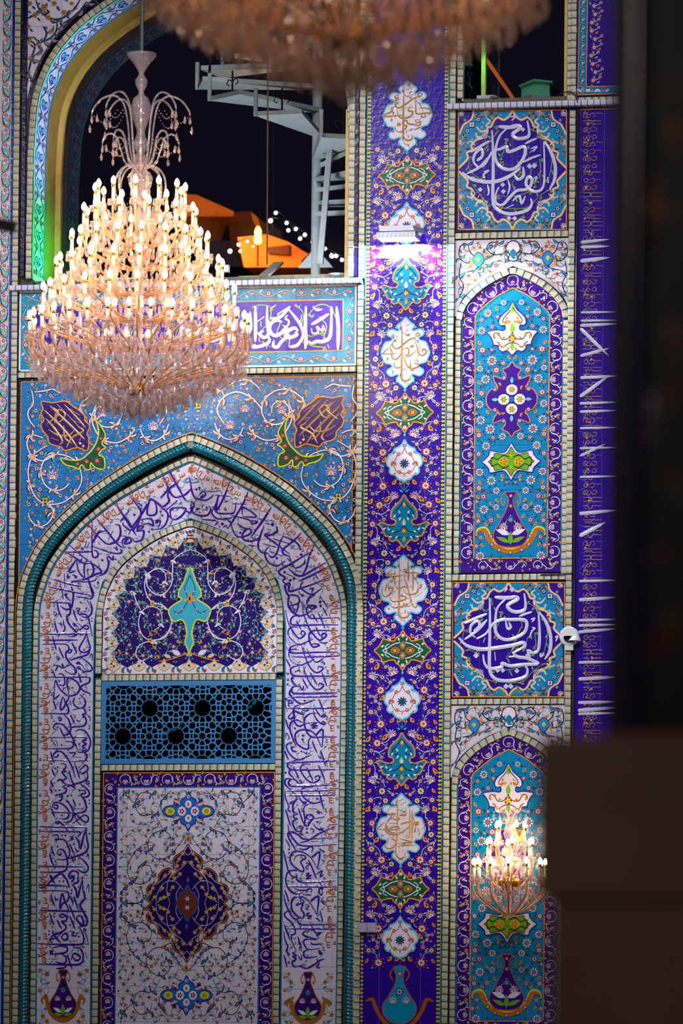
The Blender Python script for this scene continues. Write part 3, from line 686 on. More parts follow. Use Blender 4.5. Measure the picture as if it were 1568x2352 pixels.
    for pts in ([(380, 150), (370, 230), (420, 310), (500, 340), (470, 360)], [(210, 370), (260, 380), (330, 360), (290, 430), (230, 500), (220, 580), (270, 680)], [(590, 390), (640, 440), (690, 530), (670, 640), (640, 700)], [(560, 830), (500, 850), (400, 910), (370, 980), (400, 1060), (460, 1100)], [(790, 480), (830, 560), (780, 620)]):
        med.stroke(pts, 7, DG, 9, 1, F=FC)
        for p in pts[1::2]: med.flower(p[0]+8, p[1]-6, 15, 5, MR, RD, OR, 10, F=FC); med.leaf(p[0], p[1], 34, 14, 0.7, GN, 9, FC)
    g = Art(); script(g, txt, FC, OR, 1.35, 12, ridge=0.004); g.build('gold_calligraphy', P_col, M_gold, 'raised gold calligraphy on a white medallion')
# vase at the foot
F = local(ucx, V(916, 2290), KX)
med.blob(halfsym([(0, -70), (14, -66), (8, -50), (10, -30), (26, 0), (38, 18), (36, 40), (20, 56), (0, 60)]), TQ, BR, 3, 7, F=F)
for e in (1, -1):
    med.stroke([(e*14, -66), (e*22, -50), (e*14, -36)], 3.5, BR, 7, .6, F=F); med.lotus(e*15, 12, 11, -PI/2, WH, MR, OR, 9, F=F); med.stroke([(e*78, 10), (e*62, 6), (e*52, 30), (e*30, 60), (0, 72)], 9, BR, 7, .3, F=F)
med.flower(0, -12, 12, 8, WH, PU, GN, 9, F=F); med.flower(0, -52, 7, 5, WH, PU, OR, 9, F=F)
for e in (1, -1):
    F = local(e*0+(uc0 if e > 0 else uc1), vc0, 1, e)
    y = -920.0
    b = Art(F)
    while y < 1560:
        b_edge.poly([(4.2, y), (7.7, y-3.3), (11.2, y), (7.7, y+3.3)], YL, 3, F); b_edge.poly([(6.7, y), (7.7, y-1), (8.7, y), (7.7, y+1)], NV, 4, F)
        b_edge.poly([(1.6, y-4.2), (4.9, y-1.2), (4.9, y+1.2), (1.6, y+4.2)], YL, 3, F); b_edge.poly([(1.6, y-2.4), (3.1, y), (1.6, y+2.4)], (120, 124, 40), 4, F)
        y += 8.98
a.build('floral_ornament', P_col); med.build('medallion_ornament', P_col); b_edge.build('yellow_chain_border', P_col)
# ---------------------------------------------------------------- left edge border: chain of eyes
a = Art(); ue = U(9.5, 680); ve = V(10, 857)
for i in range(-28, 46):
    F = local(ue, ve+(-i*34.5-12)*PXM); s = 1 if i % 2 else -1
    a.leaf(-9*s, -12, 30, 11, (0.93 if s > 0 else PI-0.93), BK, 2, F); a.leaf(-8*s, -11, 28, 8.6, (0.93 if s > 0 else PI-0.93), CY, 3, F)
    a.ell(0, 0, 2.6, 2.6, WH, 4, 7, F=F); a.ell(0, 0, 1, 1, PU, 5, 5, F=F); a.ell(-4*s, -5, 1.3, 1.3, YL, 4, 5, F=F); a.ell(4*s, 5, 1.3, 1.3, YL, 4, 5, F=F)
    for e in (1, -1): a.leaf(e*s*5, e*-10, 12, 4.5, (1.2 if s > 0 else PI-1.2)+(0 if e > 0 else PI), OR, 3, F); a.leaf(e*s*-1, e*-11, 8, 3, 0.3+(0 if e > 0 else PI), OR, 3, F)
    a.stroke([(-8*s, -17), (-9*s, -8), (-6*s, 2), (0, 9), (6*s, 12), (9*s, 17)], 1.5, BK, 4, 1, F=F)
    a.stroke([(8*s, -17), (9*s, -6), (9*s, 5), (7*s, 11)], 1.5, BK, 4, 1, F=F)
    a.flower(0, 17.3, 5, 6, (196, 110, 80), PU, WH, 3, F=F); a.leaf(6*s, 17.3, 4, 3, 0, (196, 110, 80), 3, F)
F = local(U(21.2, 680), ve)
a.poly([(-1.1, -1000), (1.1, -1000), (1.1, 1700), (-1.1, 1700)], TQ, 3, F); a.poly([(1.1, -1000), (5.3, -1000), (5.3, 1700), (1.1, 1700)], (42, 4, 150), 3, F)
a.build('eye_chain_ornament', P_edge)
# ---------------------------------------------------------------- header panel
a = Art(); hx = (uh0+uh1)/2; hv = V(431, 753.7); HW = (uh1-uh0)/2/PXM; HH = (V(431, 661)-V(431, 846.5))/2/PXM
F = local(hx, hv)
def frame(a, F, x0, y0, x1, y1, w, col, ly):
    a.poly([(x0, y0), (x1, y0), (x1, y0+w), (x0, y0+w)], col, ly, F); a.poly([(x0, y1-w), (x1, y1-w), (x1, y1), (x0, y1)], col, ly, F)
    a.poly([(x0, y0), (x0+w, y0), (x0+w, y1), (x0, y1)], col, ly, F); a.poly([(x1-w, y0), (x1, y0), (x1, y1), (x1-w, y1)], col, ly, F)
frame(a, F, -HW, -HH, HW, HH, 4, WH, 3)
IX, IY = HW-30, HH-33
a.poly([(-IX, -IY), (IX, -IY), (IX, IY), (-IX, IY)], (52, 6, 168), 2, F); frame(a, F, -IX, -IY, IX, IY, 2.6, OR, 3)
def border_scroll(a, F, p0, p1, n, r=9):
    (x0, y0), (x1, y1) = p0, p1; L = math.hypot(x1-x0, y1-y0); tx, ty = (x1-x0)/L, (y1-y0)/L; st = L/n
    at = lambda s, o: (x0+tx*s-ty*o, y0+ty*s+tx*o)
    pts = [at(st*i*0.5, (1 if i % 2 else -1)*r*0.8) for i in range(2*n+1)]
    a.stroke(pts, 3.2, BK, 3, 1, F=F); a.stroke(pts, 1.3, WH, 4, 1, F=F)
    for i in range(n):
        c = at(st*(i+0.5), 0)
        a.flower(c[0], c[1], r*0.95, 8, WH, (150, 30, 90), OR, 5, F=F)
        for e in (-1, 1):
            q = at(st*(i+0.5)+e*st*0.28, e*r*0.3); a.leaf(q[0], q[1], r*1.2, r*0.5, math.atan2(ty, tx)+e*0.7, WH, 5, F); q = at(st*(i+0.5)+e*st*0.4, -e*r*0.7); a.oleaf(q[0], q[1], r*0.9, e, 5, F)
        q = at(st*(i+1.0), 0); a.flower(q[0], q[1], r*0.55, 5, WH, MR, OR, 5, F=F)
for yy in (-HH+17, HH-17): border_scroll(a, F, (-HW+14, yy), (HW-14, yy), 10)
for xx in (-HW+16, HW-16): border_scroll(a, F, (xx, -HH+30), (xx, HH-30), 2)
FC = crop(540, 660, 3.2)
for pts in ([(130, 140), (190, 130), (260, 150), (250, 250), (180, 330)], [(310, 200), (330, 260), (310, 340), (380, 400)], [(440, 130), (500, 190), (490, 300), (550, 360), (640, 330)], [(540, 200), (610, 130), (700, 150), (770, 300)], [(620, 220), (670, 280), (650, 370)], [(500, 400), (560, 430), (650, 440)], [(200, 400), (260, 440)]):
    a.stroke(pts, 7, (130, 200, 60), 4, 0.6, F=FC)
    for i, p in enumerate(pts[::2]): a.flower(p[0]+6, p[1]+4, 15, 5, OR, BR, YL, 5, F=FC); a.leaf(p[0], p[1], 34, 13, 0.6+i, (130, 200, 60), 4, FC); a.leaf(p[0]+20, p[1]+25, 36, 14, -0.9-i, (60, 150, 210), 4, FC)
for i in range(8):   # the vines go on behind the chandelier
    x = -IX+20+i*52; a.stroke([(x, 30), (x+14, -10), (x+36, -30), (x+52, 4)], 2.2, (130, 200, 60), 4, 0.6, F=F); a.flower(x+20, -18, 5, 5, OR, BR, YL, 5, F=F); a.flower(x+40, 20, 5, 5, OR, BR, YL, 5, F=F)
HEAD = "26 745,140 758,300 755,460;26 708,140 705,300 690,375 640,400 600,400 560,415 540,395;24 690,195 620,240 560,275;22 395,165 440,220 480,280 500,350 470,410 420,440;26 520,140 515,300 520,380 515,455;22 540,400 520,430;24 400,440 450,430 480,400;26 460,325 440,300 390,320 370,360 400,370 455,350 440,330;24 400,345 340,400 310,440 280,430 285,390;26 340,325 380,290 350,330 290,355 255,320 260,270 300,245 345,255;22 405,140 310,200;22 405,140 330,220 260,230;24 235,140 235,250 245,340 215,370 180,345 210,320;24 245,360 250,400 200,430 130,440 150,420;24 148,140 150,280 148,400;22 110,180 115,300 90,350;14 385,205 370,230 395,250 380,290 350,280;12 490,200 480,260;14 560,300 570,340 610,330 600,290 640,320 645,280 660,320;12 680,420 690,450;10 600,160 620,150;14 570,140 600,170 640,160;10 190,250 190,290;12 240,400 230,450;18 270,150 300,130;10 400,380 395,440;12 175,370 180,400;16 160,255 215,215"
g = Art(); script(g, HEAD, FC, WH, 1.05, 8, ridge=0.003, taper=0.45)
# the letters hidden by the chandelier
script(g, "26 -40,140 -38,280 -45,400;26 -90,140 -95,290 -130,380 -220,400;22 -300,260 -260,300 -300,350 -360,330 -330,270;26 -400,140 -395,300 -430,380 -520,400;24 -560,250 -600,320 -680,360 -740,330;26 -800,140 -795,280 -830,390;26 -900,140 -905,300 -960,400 -1050,390;22 -1000,200 -1080,260;26 -1140,150 -1140,320 -1200,400", FC, WH, 1.05, 8, ridge=0.003, taper=0.45)
a.build('border_ornament', P_head); g.build('white_calligraphy', P_head)
# ---------------------------------------------------------------- sky-blue spandrel
a = Art(); g = Art()
spl_px = None
F0 = local(AX, V(434, 864))          # local px: x from axis, y down from the top edge
sw = (uh1-uh0)/2/PXM
tri = [((p[0]-AX)/PXM, (V(434, 864)-p[1])/PXM) for p in spl]
sx0, sx1 = (uh0-AX)/PXM, (uh1-AX)/PXM
edge = [(sx0, tri[0][1]), (sx0, 0), (sx1, 0), (sx1, tri[-1][1])]
# dark and orange edging
ring = tri+edge[::-1]
def inset(path, d):
    out = []
    for i, p in enumerate(path):
        q, r = path[max(i-1, 0)], path[min(i+1, len(path)-1)]; tx, ty = r[0]-q[0], r[1]-q[1]; l = math.hypot(tx, ty) or 1
        out.append((p[0]+ty/l*d, p[1]-tx/l*d))
    return out
a.stroke(inset(tri, 2.2), 4.4, BK, 3, 1, smooth=False, F=F0); a.stroke(inset(tri, 5.4), 1.8, OR, 4, 1, smooth=False, F=F0)
bx = [(sx0+2.5, tri[0][1]-3), (sx0+2.5, 2.5), (sx1-2.5, 2.5), (sx1-2.5, tri[-1][1]-3)]
for p, q in zip(bx, bx[1:]): a.stroke([p, q], 5, BK, 3, 1, smooth=False, F=F0)
bx = [(sx0+6, tri[0][1]-16), (sx0+6, 6), (sx1-6, 6), (sx1-6, tri[-1][1]-16)]
for p, q in zip(bx, bx[1:]): a.stroke([p, q], 1.8, OR, 4, 1, smooth=False, F=F0)
SCR = [[(230, 180), (240, 270), (203, 330), (212, 390), (250, 440)], [(250, 190), (330, 180), (380, 170), (440, 200)], [(310, 520), (230, 500), (195, 560), (230, 650), (310, 685), (400, 640)], [(590, 800), (560, 700), (480, 650), (400, 640), (325, 675), (295, 760), (320, 850), (380, 895), (450, 890), (500, 850)], [(340, 575), (245, 640), (205, 740), (215, 850), (260, 950), (330, 995), (440, 990), (530, 930), (580, 860), (590, 800)], [(360, 1000), (385, 1060), (350, 1130), (280, 1160), (220, 1110), (205, 1060)], [(690, 290), (663, 370), (680, 450), (740, 530), (840, 555), (930, 510), (970, 460)], [(1010, 455), (1040, 515), (1110, 540), (1180, 500), (1215, 420)],
       [(600, 350), (580, 290), (620, 240), (690, 200), (780, 200), (860, 260), (880, 350), (830, 430), (750, 440), (690, 390), (690, 320), (740, 280), (800, 300), (810, 360)], [(880, 330), (950, 250), (1060, 200), (1160, 240), (1200, 330), (1150, 420)], [(900, 180), (980, 120), (1080, 130), (1180, 190), (1300, 160), (1360, 140)]]
KX2 = 1/3.136
def spf(m):
    F = crop(0, 840, 3.136)
    if m == 1: return F
    return lambda x, y: (lambda q: (2*AX-q[0], q[1]))(F(x, y))
for m in (1, -1):
    F = spf(m)
    for p in SCR:
        a.stroke(p, 18, NV, 5, 0.8, F=F); a.stroke(p, 10, WH, 6, 0.8, F=F)
    for p in SCR[2:]:
        for j in range(1, len(p)-1, 2):
            (x, y), (x2, y2) = p[j], p[j+1]; an = math.atan2(y2-y, x2-x)
            for e, l in ((0.5, 58), (-0.6, 46), (2.6, 40)):
                a.leaf(x, y, l*1.15, 26, an+e, NV, 5, F, 0.3); a.leaf(x+3, y, l, 17, an+e, WH, 6, F, 0.3); a.leaf(x+6, y+2, l*0.7, 10, an+e+0.15, OR, 7, F, 0.3)
    for (x, y) in ((325, 970), (1430, 290)):
        a.flower(x, y, 36, 4, YL, GN, MR, 8, F=F)
    for (x, y, r) in ((380, 800, 48), (1105, 445, 46), (740, 350, 40), (1000, 330, 40)): a.lotus(x, y+10, r, -PI/2, WH, (150, 30, 80), OR, 7, F=F)
    for (x, y) in ((260, 325), (365, 215), (265, 740), (290, 890), (435, 935), (1025, 560), (800, 590), (670, 750), (210, 1000), (300, 630), (290, 550), (500, 560)): a.flower(x, y, 26, 7, WH, (40, 40, 120), GN, 7, F=F)
    # medallion
    M = [(300, 258), (380, 268), (470, 256), (530, 296), (560, 315), (610, 360), (612, 395), (648, 435), (628, 490), (640, 520), (632, 612), (560, 590), (470, 612), (440, 585), (380, 572), (350, 545), (345, 510), (310, 470), (296, 425), (318, 390), (298, 345), (312, 310)]
    a.blob(M, (44, 4, 110), OR, 9, 10, n=3, F=F)
    gold = "14 320,320 470,470 560,590;14 360,290 520,440 610,530;14 415,280 590,460;12 460,275 560,380 620,450;14 340,420 420,350 380,300;14 330,380 400,460 450,540 430,570;12 390,410 440,400 470,350 430,320 400,360 420,420;14 480,590 520,520 600,470 560,440;12 500,310 580,360;12 350,460 420,500 500,500 540,460;12 460,430 470,520 520,560;d 600,580 18;d 580,560 18;12 540,400 600,420;12 370,520 420,540;10 440,300 400,330;12 590,500 570,560"
    g2 = Art(); script(g2, gold, F, OR, 1.0, 12, ridge=0.003); g2.build('gold_calligraphy', P_spl, M_gold, 'raised gold calligraphy in a corner medallion')
    # green crescent
    out = cat_rom([(690, 392), (712, 470), (692, 560), (640, 632), (560, 682), (432, 664)], 5)+cat_rom([(432, 664), (470, 712), (540, 732), (565, 745), (590, 715), (620, 748), (650, 745), (655, 700), (690, 735), (752, 742), (750, 665), (712, 640), (738, 605), (762, 590), (735, 560), (760, 500), (722, 425)], 4)
    a.poly(out, (8, 84, 58), 8, F); a.stroke(out, 9, YL, 9, 1, True, smooth=False, F=F)
    for (x, y, r) in ((700, 685, 27), (625, 690, 25), (710, 600, 23), (727, 525, 18), (560, 708, 18)): a.flower(x, y, r, 8, (240, 120, 120), MR, OR, 10, F=F)
sp_in = lambda x, y: inpoly(ring, x, y) and inpoly(ring, x-8, y) and inpoly(ring, x, y+9) and x < -3
scatter(a, F0, sp_in, (-sw+10, 12, 0, 470), 14.5, [('f', 6.5, 7, WH, (50, 30, 120), OR), ('f', 5, 6, WH, (130, 30, 60), MR), ('o', 13, OR, NV), ('l', 9, GN), ('f', 4.2, 5, WH, PU, PU), ('o', 10, OR, RD)], 5, (90, 50, 60), 5000, axis=0.0, vw=0.8)
a.build('arabesque_ornament', P_spl)
# ---------------------------------------------------------------- inscription band
BAND = [((90, 1380, 6.107), "20 85,18 380,30 425,70 440,130 425,190 395,210 395,270 430,340 510,430 520,470 480,495 420,490 370,450;16 245,0 275,140 320,240;18 480,0 455,90 400,120 350,110 300,70;16 475,115 500,200 535,290;16 215,275 240,390 280,500;10 200,150 230,215 245,175 205,145;12 265,310 320,340 300,300 325,380;14 340,265 345,330 360,370 350,420 330,430;18 710,0 740,80 735,170 700,215 650,230 590,215;16 530,100 570,110 545,160 570,190 640,185 690,240 720,370 745,500;10 575,240 590,275 625,270;d 585,22 20;d 660,105 20;d 740,245 16;d 740,285 16;12 475,330 490,350 510,330 490,315 475,330 540,360 560,410;16 540,310 640,390 690,385 680,350 640,350 590,390 545,410;22 50,462 400,460 720,458;18 50,550 300,549 540,548;18 50,610 350,605 410,640 415,690 380,720 375,780 420,860 500,940 520,1000 480,1025 420,1015 360,975;14 410,690 460,690 430,730 395,720;16 190,500 215,600 240,690;16 275,650 310,730 345,805;16 460,580 500,670 530,740;18 665,430 640,520 570,640 565,690 610,720 690,705 715,650 690,560 665,440;18 715,680 680,750 560,790 430,835;16 590,790 680,860 740,930 730,975 680,990 600,995;10 235,775 270,830 285,800 240,775;14 200,905 260,910 230,980 270,910 330,940 440,895;22 320,880 330,905 335,930;10 700,800 740,740 745,840;12 530,870 550,885 570,865 545,860 525,880 600,900 680,1040;12 540,940 560,955 575,935 550,925 535,945 620,980 660,1050;18 40,1070 400,1072 680,1070 710,1110 690,1150 600,1190 590,1230 640,1270 710,1300 710,1330;14 195,980 215,1040 240,1090;14 270,1025 320,1025 350,1060 360,1150 330,1190 270,1170;d 285,1125 16;18 210,1340 225,1120 280,1220 370,1310 450,1330 530,1300 570,1230 540,1150 460,1090 400,1090 390,1180 410,1260 410,1340;16 550,1010 570,1080 590,1150;d 465,1220 20;10 335,1260 350,1215 375,1250"),
((85, 1590, 6.107), "18 440,0 445,80 410,150 440,220 440,280 400,300 250,296 60,296;18 360,60 330,180 340,250 400,160 360,60;16 225,100 250,180 270,240;16 235,0 245,90 320,30;18 600,30 660,90 680,150 650,210 560,205 510,150 530,80;16 460,110 480,190;18 500,250 640,220 680,290 640,310 680,360 690,420 650,470 540,480 480,500 470,540;14 300,340 320,400 345,370 300,340;16 470,310 500,380 530,440;d 570,400 20;d 735,210 18;d 735,250 18;d 735,475 18;d 735,510 18;10 710,350 740,340 745,410;18 380,310 440,380 470,460 470,540 430,590 370,600;18 280,530 230,500 270,440 360,450 430,530 480,600 530,720 570,810;14 290,520 300,470;16 320,490 360,580 400,650;16 540,550 600,520 690,560 750,680 730,790 690,830 600,840 550,830;20 60,630 300,632 620,625 690,660 640,690 690,720 640,760 690,800 640,810 700,880 690,930 640,960 300,955 80,950;16 225,670 260,750;16 260,665 295,745;d 345,738 18;18 60,788 400,788 480,780 515,730 480,690 400,690;d 590,725 20;16 190,830 215,920 245,990;18 240,910 230,870 280,830 340,830 400,890 460,980 510,1090 535,1200;16 300,860 290,900 240,910;14 450,840 470,850 540,850 490,910;10 510,910 620,910;14 730,850 750,920;16 210,1070 230,1130 260,1180;d 255,1070 18;d 290,1050 18;d 290,1100 18;16 330,1000 400,1010 400,1060 370,1090 410,1110 350,1120 410,1200 350,1250 410,1290 350,1330;18 595,1100 680,1020 715,1080 640,1140 600,1110;18 700,1090 710,1200 650,1250 520,1290 420,1330;16 540,1020 570,1110 600,1210;16 450,1100 480,1210 530,1340;16 580,1260 660,1330;12 700,1270 730,1290 720,1240 690,1270 745,1330;18 280,1250 330,1220 370,1250;16 190,1230 215,1290 235,1330;d 245,1270 16"),
((80, 1800, 6.107), "18 640,0 740,80 765,150 720,185 650,175;16 445,20 500,20 580,70;16 210,50 230,100 250,140;d 295,100 18;d 345,92 18;d 460,175 20;d 515,165 20;18 390,40 440,70 430,120 350,150 280,160;18 340,190 390,170 370,230 330,240;18 620,100 690,90 710,130 650,150 700,240 725,340 690,390 600,405 300,400 230,402;18 430,220 500,300 540,400 520,500 460,540 400,530;18 250,330 270,270 340,260 420,310 480,390 470,460 420,495 340,480;16 250,320 310,350 320,300 260,300;d 380,443 20;d 630,285 18;16 535,215 555,270 575,310;16 240,350 260,420 285,470;10 565,350 655,350;d 765,230 16;d 765,275 16;16 530,555 600,510 690,440 750,470 740,530 690,530 620,470 570,420 560,450 600,530 655,585;20 65,600 400,605 740,608;18 340,530 290,540 330,560 340,530 420,600 490,690;18 65,665 350,668 600,670 640,700 600,740;20 720,620 730,760 750,880 710,960 600,1010 460,1055;22 725,620 680,760 640,910 620,820 570,740;16 260,720 320,720 330,770 280,785 400,780 460,850 490,950 470,1040 400,1065 310,1055;d 380,725 18;d 430,725 18;d 550,845 20;d 320,880 20;d 768,698 18;10 480,740 540,745 500,770 545,775 490,800;16 230,870 250,950 280,1010;14 570,890 590,950 625,930;16 490,840 520,910 545,970;18 310,970 350,920 400,930 440,1000 460,1100 450,1180 400,1230 250,1240 70,1236;16 310,970 360,1000 370,950;16 205,985 240,1090 290,1200;20 65,1155 400,1158 680,1160;16 510,1000 530,1060 555,1105;18 610,1020 700,1090 750,1170 730,1230 670,1240 600,1200;10 720,1030 750,980 755,1070;d 290,1088 18;18 220,1280 240,1330 370,1260 450,1340;18 600,1340 610,1250 540,1220 480,1270 500,1330 560,1290"),
((78, 2010, 6.107), "18 400,0 460,60 500,180;18 350,0 250,70 150,170 70,170;16 240,0 260,60 290,110;d 360,85 18;d 415,85 18;20 620,0 620,90 580,110 550,130;18 490,0 540,20 560,60 520,90;20 65,140 300,140 470,150;20 60,220 430,220 490,280 470,360 400,400 370,470 370,380 400,260 440,380 480,460 470,540;22 680,30 690,200 715,320 650,420 700,520 750,620 740,690 700,710 640,720;22 680,60 640,220 610,310 590,200 540,130;d 530,210 20;d 525,255 20;16 240,270 260,350 295,430;14 290,290 310,350 345,320;16 510,290 530,340 550,400;16 560,290 590,380 620,470;16 490,410 540,520 580,630;18 80,495 400,500 735,508;10 730,200 770,130 770,250;16 225,530 250,620 285,700;d 290,535 18;d 290,580 18;18 460,560 400,590 360,570 400,545 460,580 450,640 390,650 450,710 440,760 380,800 260,850 250,890 310,880 400,800;16 325,620 355,690 390,750;d 510,700 20;16 505,570 540,660 580,755;20 640,560 600,610 660,690 700,680 670,580 620,560;18 640,730 690,830 700,920 650,970 400,972 55,960;18 260,770 290,850 380,950;18 380,870 430,910 475,890 470,830 430,820 380,870;d 215,785 18;d 215,830 18;16 220,880 235,920 260,945;14 510,790 570,800 530,840 590,850 600,800;d 630,860 20;10 490,920 610,925;12 700,770 730,780 720,750 700,770 740,850 765,980;18 260,1020 400,990 470,1020 450,1080 350,1100 220,1110;18 390,1100 450,1150 450,1210 400,1240 300,1210;14 215,1060 270,1065 225,1085 270,1095;10 205,1170 340,1180;18 50,1245 300,1250 600,1255 680,1210 690,1110 640,1020 560,1020;18 520,1190 560,1100 640,1130 640,1180 580,1190 530,1110;16 470,1110 500,1210 540,1320;d 700,1010 18;14 715,1075 750,1170;16 310,1310 420,1300 460,1270"),
((645, 1380, 6.107), "20 110,0 100,60 150,140 250,205 350,185 440,130;16 130,0 210,160 260,0;16 300,0 350,100;18 360,0 380,60 440,60 500,80 440,110 380,80 360,140 400,230 480,245 810,235;d 548,22 22;d 557,75 20;16 600,0 660,110;16 440,180 480,240 520,300;16 520,165 570,270 620,390;16 590,95 620,150 650,215;18 250,205 170,220 135,290 190,340 500,335 805,335;18 300,100 330,220 400,390 480,500 540,550 590,530 640,480 590,455 570,500 620,520;16 215,275 250,340 285,400;16 65,130 100,290 170,430 250,520 310,500 340,450 300,420 280,460 310,490;16 490,360 520,430 555,500;14 240,375 150,365 100,430 130,520 250,610 350,580 450,535;18 800,418 600,415 460,415 400,460 400,560 450,645 540,620 480,600 430,610;18 255,610 150,640 120,700 180,730 500,720 800,718;12 530,570 590,590 660,580;16 90,510 140,610;14 75,540 120,630;16 75,640 100,700;20 810,770 500,780 180,785;16 290,630 320,730 380,880 440,970 500,1005 560,985 590,940 530,920 520,960;14 360,670 430,790 500,860 600,800;14 570,860 610,870 600,900;12 250,690 150,680 110,740 150,840 260,900 360,870 450,830;18 260,900 150,940 140,1000 200,1050 500,1055 800,1055;16 75,815 110,880 135,930;16 315,910 350,1040 420,1170 490,1240 560,1230 600,1180 540,1155 530,1200;16 410,1000 460,1090 510,1180;16 575,1000 610,1100 645,1200;12 225,990 260,970 270,1010;18 200,1050 150,1090 170,1150 220,1190;16 300,1085 340,1160 380,1230;16 260,1180 300,1250 320,1190;18 790,1285 500,1290 200,1295 150,1250 180,1200 260,1200;18 130,1340 120,1290 150,1230;d 100,1110 22;12 80,1190 100,1160 125,1200;12 75,1000 95,1030 115,1010"),
((643, 1590, 6.107), "18 130,0 180,80 300,160 490,100;20 800,8 500,15 220,15 170,0;20 805,55 500,60 110,65;14 100,270 70,150 90,80 130,150 180,140 130,110 120,190 150,190;d 345,118 22;18 300,165 210,200 190,260 200,350 210,430 270,475 350,440 430,425;16 470,180 520,270 580,340 640,330 610,310 580,340;16 540,90 580,180 615,280;20 810,215 500,220 100,222;14 310,240 360,260 410,245;16 190,260 120,340 140,370 200,330 200,260 340,320 200,270;16 465,240 490,340 560,430 630,445 610,410 570,440;18 530,290 420,300 350,360 340,440 380,560 450,625 600,625 800,625;18 590,770 600,520 510,590 490,590;12 440,430 520,425 440,465 530,465 445,500 530,500;18 310,420 220,385 150,430 140,520 180,650 230,770;d 210,505 22;18 580,770 500,600 400,530 280,530 210,600 240,720 340,790 400,780 400,680 440,625;d 320,605 24;d 315,660 24;16 80,375 100,450 120,520;10 80,640 90,570 130,640 100,660;16 180,710 110,720 90,770 140,870 240,945 340,920 440,875;16 450,680 480,760 520,850;18 240,830 180,820 160,770 210,770;d 300,830 20;14 320,830 370,860 375,830;12 420,820 460,830;16 70,820 90,880 120,950;16 565,810 600,910 635,1030;12 530,880 570,930 570,890;18 790,960 500,970 70,990;18 240,945 110,1000 130,1070 230,1085 500,1085 780,1082;16 430,1010 330,1010 285,1070 330,1170 410,1250 480,1265 550,1220 540,1170 490,1190 520,1230;16 370,1060 420,1150 460,1240;16 185,1040 230,1130 265,1210;16 535,1020 590,1130 630,1250;d 80,1128 22;18 140,1080 130,1140 200,1210;14 265,1215 300,1280 290,1220;20 780,1275 500,1290 220,1310 140,1300 120,1260 180,1210 290,1300;16 150,1210 80,1220 75,1290 110,1340;12 620,760 650,765"),
((640, 1800, 6.107), "18 90,0 150,70 240,160 240,230 180,270 160,270 230,240 200,300 210,400 260,420 210,440 220,480 260,490 200,530 210,600 250,660 310,660 340,610 290,590 280,630;20 790,8 500,25 220,32 150,20 130,0;20 805,85 500,95 100,97;20 800,155 500,160 110,162;16 475,45 360,55 320,110 360,200 470,270 560,260 640,230;16 270,170 310,230 360,280 385,260 340,250;16 540,50 580,160 630,365;d 540,208 24;18 470,270 370,310 350,380 370,500 360,570 410,585 450,520 490,470 440,430 390,450 400,490 470,490 640,465;12 420,350 540,355;14 530,400 570,420 540,380 620,420;d 540,535 22;14 90,100 95,200 140,310 130,370 170,380;16 95,355 130,470 170,600;16 275,340 310,450 350,555;14 480,555 530,620 610,650 600,620 560,660;d 395,630 22;d 395,685 22;12 440,630 490,640 480,690;18 800,595 600,680 420,790 290,825;18 815,750 500,770 340,770 280,720 180,670 130,700 150,780 220,900 240,960;18 810,850 500,865 300,860 220,790 150,680 130,560;14 600,710 620,840;12 450,810 550,805;14 285,690 330,720 300,690 355,725;16 280,910 380,920 440,880 480,900 460,960;14 95,775 130,830 160,895;d 145,920 20;d 145,970 20;16 210,1080 250,1010 340,1000 380,1040 310,1090 350,1180 340,1230 280,1210 190,1130 160,1040 200,960 280,945 380,980 470,1060 540,1190;20 545,1190 575,960 480,1020 460,1030;14 570,910 600,930 650,960;12 590,1050 640,1090 630,1060;16 70,940 100,1080 140,1230 200,1310;10 370,1110 430,1130 380,1170 420,1210;16 415,1065 470,1180 530,1330;14 530,1270 610,1220 580,1300 630,1280;16 100,1330 120,1250 180,1215 260,1220;14 380,1260 430,1250 390,1290 460,1280 400,1320 460,1320"),
((638, 2010, 6.107), "18 130,0 110,60 140,170 200,240 270,260 350,240;16 180,0 240,30 280,0;14 390,0 430,20 400,50 470,40;16 510,0 545,50;20 810,75 500,95 330,95 270,60 270,30;d 208,97 22;20 825,160 500,158 95,155;16 570,60 600,130 630,190 580,190 590,260 620,270 625,200;14 230,180 300,210 400,210 440,190 480,200 460,240;12 350,250 400,275 470,275;16 95,205 130,290 155,380;18 310,240 300,310 370,370 320,400 260,420 300,390 350,400 330,480 370,540 350,590 290,585 210,500 190,400 220,320 290,300 380,320 460,400 545,550;22 550,550 570,300 480,350 465,370;14 590,350 640,390 620,330;16 85,270 110,400 170,530 230,610 300,600;10 380,410 440,430 390,470 430,480;12 390,550 440,525 410,570 480,565 420,605 480,605;14 590,500 610,570 630,650;14 530,600 570,620 585,650;18 795,688 500,690 330,690 280,650 280,600;20 810,750 500,748 90,745;16 230,520 150,500 95,540 110,590 190,660 240,750 240,820 190,850 210,960 260,1060;16 450,650 490,750 540,810 600,800 550,850 540,800;16 90,690 130,800 175,910;18 500,770 400,780 350,820 400,860 540,900 450,890 370,910 370,970 430,1040 590,1020;18 430,1045 370,1070 370,1140 430,1155 560,1135;14 460,940 500,970 610,960;12 560,1050 600,1060 570,1080 625,1085 580,1105 625,1110;16 280,860 310,950 335,1040;16 85,780 100,900 140,1000 120,1060 160,1110 130,1110;18 260,1070 205,1090 260,1120 210,1140 260,1170 200,1220 230,1280 300,1270 400,1250;18 300,1270 400,1305 500,1260 600,1190 655,1175;14 280,1120 330,1190 330,1110;14 540,1170 580,1240 540,1280 580,1300 550,1250;16 85,1120 110,1200 130,1290;d 155,1225 22"),
